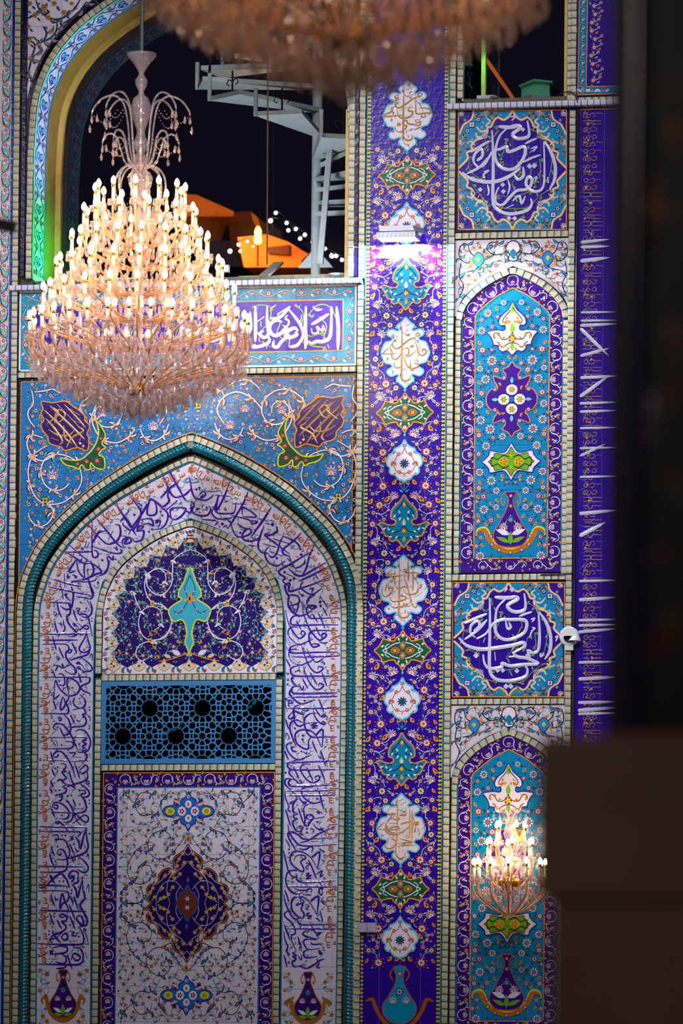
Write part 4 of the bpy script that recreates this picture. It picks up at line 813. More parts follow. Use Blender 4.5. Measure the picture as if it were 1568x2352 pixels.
((90, 1170, 4.0727), "14 245,390 350,460 420,500 500,500;14 260,398 400,395 500,392;14 345,470 280,580 340,575;14 350,470 370,580 430,640 490,620 510,560 480,490 430,500 420,580 430,640;14 400,460 390,490 420,500 370,480;14 285,335 420,450 560,550 580,590 540,600 430,650 300,675 360,670 500,670 540,640;14 460,685 500,760 490,830 420,820 345,815;12 495,110 495,400 520,450 550,430 540,390 510,385;14 465,150 570,270 640,320 720,300 760,230 750,150 710,140;14 540,90 640,210 720,310 780,360;14 490,340 620,385 720,410 770,400 760,370;16 490,330 560,210 620,200;12 620,150 650,190;14 740,0 820,90 890,200;12 760,120 840,10;14 780,140 850,190 890,130;14 760,245 830,260 800,320 860,300 840,260 780,290 790,360;d 590,475 18;10 650,280 690,200;14 640,430 690,470 690,430;14 630,440 650,510 620,590 560,620;d 550,685 16;14 105,640 260,690 400,720;14 85,720 250,755 480,800;14 60,868 250,870 290,890 300,937;14 300,720 320,800 310,900;12 235,600 240,730;12 205,720 225,840;12 165,850 180,937;12 360,695 390,700;12 360,715 390,720;12 360,740 390,745;10 440,310 425,360;10 470,305 450,360;10 390,360 410,380 400,350;12 550,300 570,330;14 455,640 475,700 500,800;12 230,800 260,790 250,810 295,860;d 390,870 14;d 440,925 14;14 450,850 490,930;10 510,710 540,750;12 310,610 350,630 330,640;10 700,350 730,380 720,340;12 450,560 460,620;10 270,600 265,640 285,620"),
((190, 1040, 3.584), "13 720,155 740,200 850,400;13 665,190 700,280 750,360 830,350 870,320 895,290;13 640,370 720,290 790,240;13 610,400 660,440 710,400 700,350 720,300;13 385,355 440,420 480,490 450,590 400,630 340,600 330,570;13 280,430 350,540 440,680;13 310,560 380,480;13 400,625 500,480 530,420;12 540,385 590,400 610,470 590,510 530,500 560,380 640,440 700,500 690,570 650,620 590,630;13 730,540 720,480 760,450 850,460 800,530 740,545 690,490;13 690,470 780,390;10 440,400 490,440 460,410;13 450,640 500,610 470,600 450,640 500,640 490,710 430,730 410,700;13 480,550 560,540 580,600 540,580 490,590;10 600,560 620,550 600,580 640,560 620,620;d 640,485 14;d 655,515 14;d 425,510 16;d 545,650 14;d 570,630 14;10 720,590 740,550;12 840,470 890,490 890,420;10 850,250 890,230;10 800,420 820,400;12 380,670 400,630"),
((430, 1050, 4.267), "14 25,200 40,300 70,390 120,410 190,420 260,370;13 40,255 120,240;13 120,370 160,330 180,370 130,400 160,360;d 90,315 18;d 120,300 18;14 30,440 70,450 50,530 120,570 200,565 230,510 210,480;d 100,510 20;10 140,490 170,460;10 190,340 330,330;d 190,495 16;14 415,240 370,370 290,520 300,400 320,380;13 275,370 420,385;13 300,420 270,490 300,545 400,550 460,540 480,440;14 595,340 540,470 400,700;12 440,455 580,460;13 270,490 240,540 290,600 400,600 440,590;13 540,570 550,490 680,580 540,580;13 430,570 600,610 640,650 690,630 610,620;13 380,590 430,640 470,590;14 825,490 740,620 620,790;14 420,620 450,720 500,780 600,760 630,720 590,700 540,760 560,810 640,820 710,780 750,680;13 490,650 550,690 600,700;10 140,610 290,625 270,670;d 345,655 24;d 520,740 20;10 350,690 380,670 400,700;14 700,896 700,820 750,680;13 680,600 780,620;13 760,770 880,840;13 810,730 760,770 820,760 880,720 880,680;d 835,660 26;10 670,760 700,765;13 600,860 670,870;12 860,800 896,820;11 360,440 400,430;10 360,500 380,520 370,490"),
((590, 1170, 4.48), "15 140,0 60,120 0,200;13 75,165 30,300 10,380 50,440 120,450;14 200,180 210,220 160,260 80,260 220,370 340,460;13 60,350 200,390;d 160,160 22;14 270,280 240,330 200,460 150,490 120,460;14 170,300 330,350;14 260,270 380,320 440,380 440,420;15 455,240 380,320 270,410 280,460 340,480;12 350,410 390,370;13 120,380 80,450 120,540 210,580 290,530;13 130,430 260,480;d 205,500 20;d 455,465 24;15 590,365 540,480 510,600 470,670;15 590,415 480,480 330,570 240,620 230,660 290,700 270,740 340,800;15 710,545 580,620 470,680 400,670 330,610;15 725,595 600,660 430,740;12 350,540 400,600 480,560 500,510;12 310,500 350,530 330,480;12 400,480 430,490;15 760,690 600,760 450,810 330,840 340,760 290,780 300,840 330,900 320,960 360,1030;13 470,740 450,800 520,860 580,870 670,810;12 620,760 670,800;14 600,870 530,920 510,970;d 345,728 20;d 383,710 20;d 285,645 20;d 470,885 22;12 540,820 580,810 560,860;13 320,880 420,890 430,960 340,990;13 440,930 490,1010;13 650,890 730,1020;d 650,950 20;d 655,990 20;13 540,1000 600,990 570,1030;10 600,670 630,710 610,650;10 540,590 570,600;10 400,630 460,640;10 90,140 130,150 110,130;10 110,200 150,215;13 300,660 370,690")]
a = Art(); g = Art(); og = Art()
for (x0, y0, s0), t in BAND: script(g, t, crop(x0, y0, s0), (58, 14, 160), 1.3, 7, ridge=0.0015, taper=0.4)
PHR = "9 120,672 160,672 160,735 120,735;9 125,703 160,703;9 160,735 188,755 190,800 150,812 100,803 93,825 120,848;10 45,872 150,869 172,842 190,828;9 190,905 178,935 140,932 120,905 88,900 80,925 110,938;d 146,915 12;10 40,992 95,970 140,945 152,960 95,975 40,950;10 100,1005 155,1005 155,1080 125,1088 152,1050;9 105,1030 155,1030;9 105,1056 155,1056;8 50,722 66,745 76,722 58,712 50,728 62,760"
path = resample([p for p in A_bo[::-1] if p[1] > V(88, 2228)], 1.0*PXM)
npth = len(path)
def along(s, t):    # s px along the band from the right foot, t px inwards from the outer edge
    i = s; i0 = max(0, min(npth-2, int(i))); f = i-i0
    p, q = path[i0], path[i0+1]; tx, tz = q[0]-p[0], q[1]-p[1]; l = math.hypot(tx, tz)
    nx, nz = -tz/l, tx/l
    return (p[0]+tx*f+nx*t*PXM, p[1]+tz*f+nz*t*PXM)
ph0 = next(i for i in range(npth-1, 0, -1) if path[i][1] > V(88, 1489)) % 81.2
s = ph0
while s+72 < npth:
    og = Art(); script(og, PHR, (lambda x, y, s=s: along(s+(y-665)/6.107, (x-25)/6.107)), (186, 96, 40), 1.45, 8, ridge=0.001, taper=0.7); og.build('ochre_calligraphy', P_band); s += 81.2
# fine vine behind the script
for i in range(0, npth-20, 26):
    for t0, ph in ((38, 0), (78, 2.0), (106, 4.0)):
        pts = [(i+j*6.5, t0+9*math.sin((i+j*6.5)/26*PI+ph)) for j in range(6)]
        a.stroke(pts, 0.9, (30, 140, 170), 3, 1, n=3, F=along)
        q = pts[2]; a.leaf(q[0], q[1], 8, 3, 1.2 if (i//26) % 2 else -1.0, (30, 140, 170), 3, along); q = pts[4]; a.leaf(q[0], q[1], 7, 2.6, -0.8, (30, 140, 170), 3, along)
        if (i//26+int(ph)) % 2: a.flower(pts[3][0], pts[3][1], 2.8, 5, (90, 30, 40), RD, (230, 140, 60), 4, F=along)
        if (i//26) % 5 == 2 and ph == 2.0: a.oleaf(pts[0][0], pts[0][1], 9, 0.4, 4, along, (30, 80, 50), YL)
# vases at the two feet
def vase(a, F, k, body, ly=4):
    a.stroke([(-54*k, 18*k), (-58*k, 6*k), (-46*k, 2*k), (-40*k, 26*k), (-26*k, 50*k), (0, 62*k), (26*k, 50*k), (40*k, 26*k), (46*k, 2*k), (58*k, 6*k), (54*k, 18*k)], 11*k, (176, 110, 30), ly, 0.3, F=F)
    a.blob(sc(halfsym([(0, -72), (12, -70), (7, -54), (9, -38), (22, -8), (34, 10), (36, 26), (28, 44), (14, 52), (0, 54)]), k), body, BR, 2.6*k, ly+1, F=F)
    for e in (1, -1): a.stroke([(e*10*k, -70*k), (e*18*k, -58*k), (e*16*k, -42*k), (e*11*k, -48*k)], 3*k, (176, 110, 30), ly, .7, F=F); a.lotus(e*15*k, 8*k, 10*k, -PI/2, WH, MR, OR, ly+3, F=F); a.leaf(e*4*k, 40*k, 26*k, 10*k, -0.5 if e > 0 else PI+0.5, WH, ly+3, F); a.leaf(e*2*k, 48*k, 24*k, 9*k, -0.2 if e > 0 else PI+0.2, (110, 180, 40), ly+3, F)
    a.flower(0, -18*k, 11*k, 8, CY, PU, GN, ly+3, F=F); a.flower(0, -52*k, 6*k, 5, WH, MR, OR, ly+3, F=F); a.leaf(0, 48*k, 30*k, 13*k, -PI/2, (110, 180, 40), ly+4, F)
FK = [('f', 7, 8, (70, 20, 100), (190, 90, 30), (60, 160, 70)), ('f', 6, 6, (70, 30, 40), (210, 120, 40), OR), ('l', 9, (30, 140, 170)), ('o', 9, (40, 70, 40), YL), ('f', 4.6, 6, (120, 40, 40), OR, OR)]
for cx, cy in ((145, 2290), (707, 2296)):
    F = local(U(cx, cy), V(cx, cy)); vase(a, F, 0.86, (58, 20, 120))
    scatter(a, F, lambda x, y: abs(x) < 56 and not (abs(x) < 34 and y > -66) and y < 92, (-56, -64, 0, 90), 14, FK, cx, (30, 140, 170), 900, axis=0.0)
a.build('vine_ornament', P_band); g.build('violet_calligraphy', P_band, None, 'large violet thuluth calligraphy')
# ---------------------------------------------------------------- tympanum
a = Art(); v0 = V(434, 1549); F = local(AX, v0)
ty = [((p[0]-AX)/PXM, (v0-p[1])/PXM) for p in A_ty]
tyc = (0.0, -130.0)
def rad_in(path, d): return inset(path[::-1], d)[::-1]
# scalloped white border with cream lobes
border = resample(ty, 6.0); nb = len(border)
def along_ty(s, t):
    i = max(0, min(nb-2, int(s/6.0))); f = s/6.0-i; p, q = border[i], border[i+1]; tx, ty_ = q[0]-p[0], q[1]-p[1]; l = math.hypot(tx, ty_) or 1
    return (p[0]+tx*f-ty_/l*t, p[1]+ty_*f+tx/l*t)
L = (nb-1)*6.0; nl = 19; st = L/nl
inner = []
for i in range(nl*8+1):
    s = L*i/(nl*8); ph = abs(math.sin(PI*s/st)); inner.append(along_ty(s, 20+16*ph))
FT = lambda x, y: F(*along_ty(x, y))
a.poly([tuple(p) for p in border]+inner[::-1], WH, 2, F)
a.stroke(inner, 2.2, CY, 4, 1, smooth=False, F=F)
a.stroke(border, 2.4, (42, 4, 150), 4, 1, smooth=False, F=F)
for i in range(nl):
    c = st*(i+0.5)
    a.blob([(c-11, 16), (c-15, 24), (c-6, 30), (c, 40), (c+6, 30), (c+15, 24), (c+11, 16), (c, 10)], CR, (200, 130, 70), 1.2, 5, F=FT)
    a.flower(c, 23, 6, 4, GN, WH, MR, 7, F=FT); a.stroke([(c-9, 20), (c-5, 26), (c-9, 28)], 1.3, DG, 7, 1, F=FT); a.stroke([(c+9, 20), (c+5, 26), (c+9, 28)], 1.3, DG, 7, 1, F=FT)
    d = st*i; a.leaf(d-7, 3, 14, 7, 0.5, (200, 100, 30), 4, FT); a.flower(d, 7, 6, 5, WH, MR, GN, 5, F=FT)
    for e in (1, -1): a.leaf(d+e*9, 4, 16, 6, PI/2-e*0.5, (10, 120, 160), 5, FT, 0.3); a.leaf(d+e*10, 8, 7, 3.4, PI/2, RD, 5, FT)
    frame(a, lambda x, y, d=d: FT(d+x*0.7-y*0.7, 27+x*0.7+y*0.7), -6, -6, 2, 2, 2, CY, 6); frame(a, lambda x, y, d=d: FT(d+x*0.7-y*0.7, 27+x*0.7+y*0.7), -2, -2, 6, 6, 2, (200, 110, 70), 6)
# foot border
n2 = 7; bw = 2*ty[-1][0]
FB = lambda x, y: F(-bw/2+x, -y)
a.poly([(2, 2), (bw-2, 2)]+[(bw-2-(bw-4)*i/56, 16+11*abs(math.sin(PI*n2*i/56))) for i in range(57)], WH, 2, FB)
for i in range(n2):
    c = bw*(i+0.5)/n2
    a.blob([(c-11, 14), (c-15, 21), (c-6, 26), (c, 36), (c+6, 26), (c+15, 21), (c+11, 14), (c, 8)], CR, (200, 130, 70), 1.2, 5, F=FB); a.flower(c, 20, 6, 4, GN, WH, MR, 7, F=FB)
    for e in (1, -1): a.leaf(c+e*18, 4, 18, 7, PI/2-e*0.6, (10, 120, 160), 5, FB, 0.3); a.leaf(c+e*24, 3, 12, 6, PI/2+e*0.6, (200, 100, 30), 5, FB)
# scrolls: crop (20,1000) at 3.733, axis at 1553, foot at 2049
def tl(pts): return [((x-1553)/3.733, (y-2049)/3.733) for x, y in pts]
for m in (1, -1):
    G = local(AX, v0, 1, m)
    for p in ([(1560, 990), (1480, 1020), (1410, 1080), (1400, 1180), (1390, 1290), (1320, 1370), (1240, 1360), (1180, 1290), (1190, 1200), (1260, 1150), (1330, 1180), (1340, 1260), (1290, 1290)], [(1400, 1200), (1300, 1150), (1190, 1190), (1160, 1300), (1210, 1420), (1330, 1470), (1400, 1570), (1360, 1700), (1250, 1760), (1150, 1720), (1110, 1610), (1140, 1510), (1220, 1470), (1300, 1510), (1310, 1620), (1250, 1670)], [(1400, 1650), (1330, 1740), (1220, 1760), (1120, 1800), (1090, 1880), (1150, 1930), (1230, 1880)], [(1130, 1500), (1090, 1430), (1060, 1340)]):
        a.stroke(tl(p), 2.4, (226, 222, 240), 5, 0.6, F=G)
        for q in tl(p)[2::3]: a.leaf(q[0], q[1], 11, 5, 0.8, WH, 6, G, .3); a.leaf(q[0], q[1], 9, 4, 2.6, WH, 6, G, .3)
    for (x, y) in ((1230, 1445), (1215, 1760)): q = tl([(x, y)])[0]; a.flower(q[0], q[1], 7, 5, OR, YL, RD, 7, F=G)
# central palmette
pal = halfsym([(0, -255), (10, -235), (14, -222), (24, -205), (26, -190), (18, -182), (34, -172), (48, -160), (46, -145), (36, -132), (18, -136), (8, -120), (6, -100), (10, -85), (4, -70), (0, -60)])
pal = [(x, y+12) for x, y in pal]
a.blob(pal, (60, 180, 206), YL, 3, 8, F=F)
for e in (1, -1):
    for (x, y) in ((10, -200), (30, -150), (16, -160), (10, -180)): a.flower(e*x, y+12, 4, 5, (230, 120, 120), MR, WH, 10, F=F)
    a.stroke([(0, -225), (e*12, -195), (e*4, -170), (e*22, -140), (e*38, -145)], 1.5, NV, 10, 1, F=F)
    a.stroke([(0, -50), (e*20, -42), (e*45, -34), (e*70, -30)], 2.2, OR, 8, 1, F=F); a.leaf(e*20, -44, 24, 12, -0.5 if e > 0 else PI+.5, WH, 8, F); a.leaf(e*42, -38, 20, 9, -0.4 if e > 0 else PI+.4, (236, 200, 150), 8, F)
a.oleaf(0, -160, 26, -PI/2, 10, F); a.stroke([(0, -48), (0, -30)], 6, CY, 8, .3, F=F, smooth=False)
tin = lambda x, y: x < -2 and inpoly(inner+[(bw/2-10, -30), (-bw/2+10, -30)], x, y) and inpoly(inner+[(bw/2, -30), (-bw/2, -30)], x-5, y-4)
scatter(a, F, tin, (-200, -330, 0, -34), 14.5, [('f', 6.2, 6, WH, (150, 30, 90), OR), ('f', 5, 5, WH, PU, MR), ('l', 9, LG), ('o', 11, OR, RD), ('f', 5, 7, WH, (0, 110, 140), OR), ('l', 8, CY)], 11, (120, 190, 130), 5000, axis=0.0, vw=0.8)
a.build('floral_ornament', P_tym)
# ---------------------------------------------------------------- carpet panel
a = Art(); cx0 = (U(234.3, 1780)+U(634, 1780))/2; vcc = V(430.5, 2074.5); F = local(cx0, vcc)
CW = (U(634, 1780)-U(234.3, 1780))/2/PXM; CT = (V(434, 1771)-vcc)/PXM; CB = 310.0
a.poly([(-CW, -CT), (CW, -CT), (CW, -CT+36), (-CW, -CT+36)], (56, 14, 120), 1, F); a.poly([(-CW, CB-34), (CW, CB-34), (CW, CB+40), (-CW, CB+40)], (56, 14, 120), 1, F)
for e in (1, -1): a.poly([(e*CW, -CT), (e*(CW-35), -CT), (e*(CW-35), CB+40), (e*CW, CB+40)], (56, 14, 120), 1, F)
frame(a, F, -CW, -CT, CW, CB+44, 2.6, BK, 3); frame(a, F, -CW+2.6, -CT+2.6, CW-2.6, CB+42, 2, OR, 4); frame(a, F, -CW+35, -CT+35, CW-35, CB-33, 2.6, (20, 96, 196), 4)
def fl_border(a, F, p0, p1, n, r=10, side=1):
    (x0, y0), (x1, y1) = p0, p1; L = math.hypot(x1-x0, y1-y0); tx, ty_ = (x1-x0)/L, (y1-y0)/L; st = L/n; an = math.atan2(ty_, tx)
    at = lambda s, o: (x0+tx*s-ty_*o, y0+ty_*s+tx*o)
    for i in range(n):
        c = at(st*(i+0.5), 0); e = side*(1 if i % 2 else -1)
        ring = [at(st*(i+0.5)+r*1.25*math.cos(w), e*r*1.25*math.sin(w)*0.95) for w in [(-0.25+1.5*k/10)*PI for k in range(11)]]
        a.stroke(ring, 1.5, WH, 4, .6, F=F, n=3)
        a.lotus(c[0], c[1]+(0 if abs(ty_) > .5 else 2), r*0.8, an+PI/2 if abs(ty_) < .5 else -PI/2, WH, (150, 40, 70), GN, 5, F=F)
        pts = [at(st*(i+0.5)+r, e*r*0.6), at(st*(i+0.72), -e*r*0.1), at(st*(i+0.85), -e*r*0.9), at(st*(i+1.0), -e*r*1.0), at(st*(i+1.1), -e*r*0.2)]
        a.stroke(pts, 1.4, WH, 4, .6, F=F)
        q = at(st*(i+1.0), 0); a.flower(q[0], q[1], r*0.34, 5, WH, MR, MR, 5, F=F); q = at(st*(i+.94), e*r*0.5); a.flower(q[0], q[1], r*0.3, 5, WH, GN, GN, 5, F=F)
        for sg in (1, -1):
            q = at(st*(i+0.5)+sg*st*0.30, -e*r*1.15); a.flower(q[0], q[1], r*0.26, 4, YL, YL, (190, 190, 0), 5, F=F)
            q = at(st*(i+0.5)+sg*st*0.42, e*r*1.1); a.oleaf(q[0], q[1], r*0.95, an+sg, 5, F)
            q = at(st*(i+0.5)+sg*st*0.36, 0); a.leaf(q[0], q[1], r*0.8, r*0.3, an+1.2*sg, BK, 5, F); q = at(st*(i+0.5)+sg*st*0.46, -e*r*0.5); a.leaf(q[0], q[1], r*0.5, r*0.26, an+sg, LG, 5, F)
fl_border(a, F, (-CW+30, -CT+19), (CW-30, -CT+19), 7); fl_border(a, F, (-CW+30, CB-17), (CW-30, CB-17), 7)
for e in (1, -1): fl_border(a, F, (e*(CW-19), -CT+14), (e*(CW-19), CB-4), 11, side=e)
k = 1/3.409
MQ = quarter(sc([(0, -452), (26, -412), (60, -385), (100, -358), (116, -322), (96, -292), (92, -245), (128, -200), (136, -268), (190, -258), (228, -215), (230, -172), (255, -150), (300, -142), (322, -100), (300, -60), (320, -30), (290, 0)], k))
a.blob(MQ, (38, 10, 90), (206, 122, 30), 4.5, 6, n=4, F=F); a.stroke(MQ, 1.6, BK, 8, 1, True, F=F)
for m in (1, -1):
    for mm in (1, -1):
        G = local(cx0, vcc, 1, m, mm)
        for p in ([(0, -95), (14, -80), (40, -60), (48, -30), (40, 0)], [(10, -30), (30, -50), (55, -45), (70, -20), (72, 0)], [(0, -130), (8, -118), (0, -108)], [(16, -40), (26, -20), (24, 0)], [(50, -70), (62, -50), (80, -40), (84, -20)]): a.stroke(p, 1.6, LV, 8, .6, F=G)
        for (x, y) in ((12, -112), (8, -92), (24, -84), (18, -66), (40, -72), (52, -62), (30, -56), (58, -34), (80, -34), (44, -20), (76, -14), (62, -10), (34, -36), (20, -100), (86, -24)): a.flower(x, y, 5.4, 5, CR, (200, 140, 90), BR, 9, F=G); a.leaf(x+3, y+3, 7, 2.6, 1, LG, 8, G)
        a.flower(54, -13, 5, 4, YL, YL, BR, 9, F=G)
a.blob(quarter([(0, -42), (8, -26), (16, -24), (20, -14), (26, 0)]), (110, 50, 30), (24, 90, 190), 2.4, 10, F=F)
for yy in (-10, 10): a.flower(0, yy, 8, 6, WH, (110, 60, 110), OR, 12, F=F)
for e in (1, -1): a.oleaf(0, e*(-132)+e*-6, 18, e*-PI/2, 7, F, (206, 122, 30), (90, 30, 90)); a.oleaf(0, e*-46, 14, e*-PI/2, 11, F, (24, 90, 190), BR)
CQ = quarter(sc([(0, -152), (22, -112), (55, -92), (70, -60), (105, -98), (118, -50), (150, -42), (185, -30), (205, 0)], k))
for e in (1, -1):
    G = local(cx0, vcc+e*208*PXM)
    a.blob(CQ, (30, 110, 206), (70, 20, 130), 2.2, 6, n=4, F=G)
    for s in (1, -1):
        a.ell(s*42, 0, 11, 9, YL, 8, 8, F=G); a.flower(s*42, 0, 6, 5, (200, 120, 40), BR, YL, 9, F=G); a.ell(s*15, 0, 10, 11, WH, 8, 8, F=G); a.flower(s*15, 0, 7, 5, (190, 40, 60), MR, WH, 9, F=G); a.ell(0, s*16, 8, 9, WH, 8, 8, F=G); a.oleaf(0, s*20, 10, -s*PI/2, 9, G); a.flower(0, s*33, 5, 5, CY, WH, MR, 8, F=G)
        for t in (1, -1): a.leaf(s*18, t*14, 22, 7, math.atan2(t*10, s*20), (236, 180, 140), 8, G, .3); a.leaf(s*30, t*10, 20, 7, math.atan2(t*14, -s*5), (70, 20, 130), 7, G, .3)
# big vine scrolls
for m in (1, -1):
    for mm in (1, -1):
        G = local(cx0, vcc, 1, m, mm)
        for p in ([(-8, -150), (-40, -110), (-70, -100), (-92, -120), (-88, -150), (-60, -165), (-40, -150), (-44, -130)], [(-88, -140), (-120, -120), (-140, -80), (-130, -50), (-104, -44), (-84, -60), (-88, -84), (-110, -86)], [(-60, -170), (-80, -200), (-110, -200), (-124, -225), (-110, -250), (-86, -246), (-80, -226)], [(-124, -225), (-148, -250), (-152, -275)], [(-130, -50), (-150, -30), (-152, 0)], [(-110, -40), (-102, -10), (-120, 0), (-150, 0)], [(-60, -100), (-30, -90), (-16, -118)], [(-40, -255), (-60, -235), (-64, -210)]):
            a.stroke(p, 1.5, BK, 4, .7, F=G)
            for q in p[1::2]:
                a.leaf(q[0], q[1], 15, 7, -0.7, BK, 5, G, .35); a.leaf(q[0]+1, q[1]-.5, 12.5, 4.4, -0.7, (24, 104, 200), 6, G, .35); a.leaf(q[0]+3, q[1]-1, 7, 2.4, -0.6, (200, 130, 50), 7, G, .35); a.leaf(q[0], q[1], 12, 5, 1.9, BK, 5, G, .35); a.leaf(q[0], q[1], 10, 3.2, 1.9, (24, 104, 200), 6, G, .35)
mq2 = [(x*1.06, y*1.04) for x, y in MQ]
cin = lambda x, y: x < -3 and not inpoly(mq2, x, y) and not inpoly([(px*1.15, py*1.15-208) for px, py in CQ], x, y) and not inpoly([(px*1.15, py*1.15+208) for px, py in CQ], x, y)
scatter(a, F, cin, (-CW+42, -CT+44, 0, CB-42), 13.2, [('f', 5, 6, (60, 30, 110), (220, 110, 40), GN), ('f', 4, 5, (150, 50, 30), (220, 120, 60), YL), ('l', 7.5, (20, 70, 50)), ('o', 9, (40, 120, 210), (180, 40, 50)), ('f', 4.6, 6, (40, 90, 190), (190, 60, 60), OR), ('f', 3.2, 5, (170, 60, 30), RD, RD), ('o', 8, (190, 80, 40), RD)], 21, (20, 66, 50), 9000, axis=0.0, vw=0.75)
a.build('carpet_ornament', P_car)
# ---------------------------------------------------------------- niches
Q5 = 1/3.92
PALN = halfsym([(0, -250), (25, -210), (40, -180), (75, -150), (112, -110), (122, -65), (100, -40), (70, -45), (64, -12), (85, 2), (135, -5), (222, 10), (196, 50), (175, 90), (165, 125), (125, 135), (120, 165), (85, 190), (45, 180), (0, 220)])
STN = quarter([(0, -330), (30, -290), (80, -262), (55, -222), (60, -187), (90, -182), (160, -207), (155, -162), (130, -122), (130, -92), (180, -92), (220, -42), (226, 0)])
CAN = quarter([(0, -165), (25, -125), (60, -85), (100, -82), (185, -98), (200, -60), (235, -22), (262, 0)])
NFL = [(-80,365,26,'p'),(-220,455,36,'p'),(-135,490,20,'w'),(-180,575,24,'w'),(-275,610,36,'p'),(-275,515,22,'w'),(-265,780,38,'w'),(-180,780,18,'w'),(-180,875,46,'p'),(-80,900,26,'w'),(-140,960,36,'w'),(-285,945,28,'p'),(-210,970,14,'w'),(-235,1040,42,'p'),(-270,1160,34,'w'),(-285,1260,36,'p'),(-315,1340,14,'w'),(-275,1400,40,'p'),(-190,1480,44,'p'),(-290,1530,32,'w'),(-165,1555,24,'w'),(-80,1545,32,'p'),(-225,1628,38,'p'),(-290,1698,28,'w'),(-280,1858,36,'p'),(-175,1933,42,'p'),(-285,1998,32,'w'),(-130,2023,32,'p'),(-245,2073,30,'w'),(-305,2118,18,'w'),(-240,2188,40,'p'),(-130,2168,28,'p'),(-290,2288,28,'w'),(-175,2283,30,'w'),(-265,2433,24,'w'),(-305,2508,24,'w'),(-270,2598,40,'p'),(-180,2633,24,'w'),(-100,2643,18,'w'),(-80,1930,16,'w'),(-40,1950,14,'w')]
NLF = [(-150,400),(-305,700),(-295,875),(-40,830),(-300,1050),(-225,1310),(-310,1470),(-90,1880),(-290,1930),(-190,2120),(-135,2090),(-120,2230),(-230,2300),(-265,2480),(-300,2220),(-305,2060)]
def niche(root, out, inn, n_axis):
    a = Art(); v0 = max(p[1] for p in out); F = local(NX, v0)
    lo = [((p[0]-NX)/PXM, (v0-p[1])/PXM) for p in out]; li = [((p[0]-NX)/PXM, (v0-p[1])/PXM) for p in inn]
    # violet border: between the outer and the inner arch
    m = len(lo); no = resample(lo, 6); ni = resample(li, len(no) and sum(math.dist(p, q) for p, q in zip(li, li[1:]))/(len(no)-1))
    yb = lo[0][1]; yi = li[0][1]
    for i in range(min(len(no), len(ni))-1): a.poly([no[i], no[i+1], ni[i+1], ni[i]], (60, 14, 130), 2, F)
    a.poly([(lo[0][0], yb), (lo[-1][0], yb), (li[-1][0], yi), (li[0][0], yi)], (60, 14, 130), 2, F)
    a.stroke(li+[li[0]], 2.2, OR, 4, 1, smooth=False, F=F); a.stroke(lo, 1.6, TQ, 4, 1, smooth=False, F=F)
    midp = resample([((p[0]+q[0])/2, (p[1]+q[1])/2) for p, q in zip(no, ni)], 3.0); LM = (len(midp)-1)*3.0
    def FM(s, t):
        i = max(0, min(len(midp)-2, int(s/3))); f = s/3-i; p, q = midp[i], midp[i+1]; tx, ty_ = q[0]-p[0], q[1]-p[1]; l = math.hypot(tx, ty_) or 1
        return F(p[0]+tx*f-ty_/l*t, p[1]+ty_*f+tx/l*t)
    fl_border(a, FM, (2, 0), (LM-2, 0), int(LM/54)); fl_border(a, F, (li[0][0]-10, (yb+yi)/2), (li[-1][0]+10, (yb+yi)/2), 3, 8)
    FA = local(NX, v0-(600-627)*-PXM*0, Q5)
    off = lambda y: y-105          # crop rows start at picture row 600; apex at 627
    for mm in (1, -1):
        G0 = local(NX, v0, Q5, mm); G = lambda x, y, G0=G0: G0(x, off(y)); prev = None
        for (x, y, r, t) in NFL:
            if t == 'p': a.flower(x, y, r*1.1, 9, (70, 10, 140), WH if int(y) % 2 else (240, 220, 250), (130, 200, 60) if int(x) % 2 else OR, 5, F=G)
            else: a.flower(x, y, r*1.1, 6, WH, (160, 30, 60), (160, 30, 60) if int(y) % 2 else OR, 5, F=G)
            if prev and math.dist(prev, (x, y)) < 170: a.stroke([prev, ((prev[0]+x)/2+(prev[1]-y)*.2, (prev[1]+y)/2-(prev[0]-x)*.2), (x, y)], 3.6, (120, 60, 60), 3, 1, n=4, F=G)
            prev = (x, y)
            for w in (0.7, 2.4, 4.1): a.leaf(x+r*1.2*math.cos(w+x), y+r*1.2*math.sin(w+x), 30, 11, w+x+.7, (6, 70, 60), 4, G, .3)
        for (x, y) in NLF: a.oleaf(x, y, 46, 0.9, 5, G)
    G = local(NX, v0, Q5); H = lambda dy: (lambda x, y: G(x, off(y+dy)))
    P = H(610)
    a.blob(PALN, WH, (56, 20, 150), 9, 7, F=P)
    a.leaf(0, -150, 90, 46, -PI/2, (130, 190, 40), 9, P); a.leaf(0, 30, 100, 44, -PI/2, (130, 190, 40), 9, P); a.leaf(0, 180, 80, 40, -PI/2, (130, 190, 40), 9, P); a.flower(0, 75, 42, 5, YL, RD, YL, 10, F=P)
    for e in (1, -1):
        a.stroke([(0, -200), (e*40, -150), (e*75, -110), (e*85, -75), (e*60, -60), (e*40, -85)], 7, BK, 9, 1, F=P); a.stroke([(0, 20), (e*30, 70), (e*90, 80), (e*120, 40), (e*150, 20), (e*170, 50), (e*150, 70)], 7, BK, 9, 1, F=P); a.stroke([(0, 110), (e*40, 120), (e*90, 150), (e*110, 120), (e*140, 100)], 7, BK, 9, 1, F=P)
        for (x, y, w) in ((40, -120, 1.), (70, -80, 2), (45, -60, -1), (20, -90, 1.2), (60, 60, .4), (110, 40, -.9), (150, 40, .8), (60, 130, .8), (100, 140, -.5), (30, 150, 1.2)): a.oleaf(e*x, y, 36, w if e > 0 else PI-w, 10, P, OR, (200, 110, 20))
    P = H(1220)
    a.blob(STN, (62, 14, 140), (220, 130, 50), 9, 7, F=P)
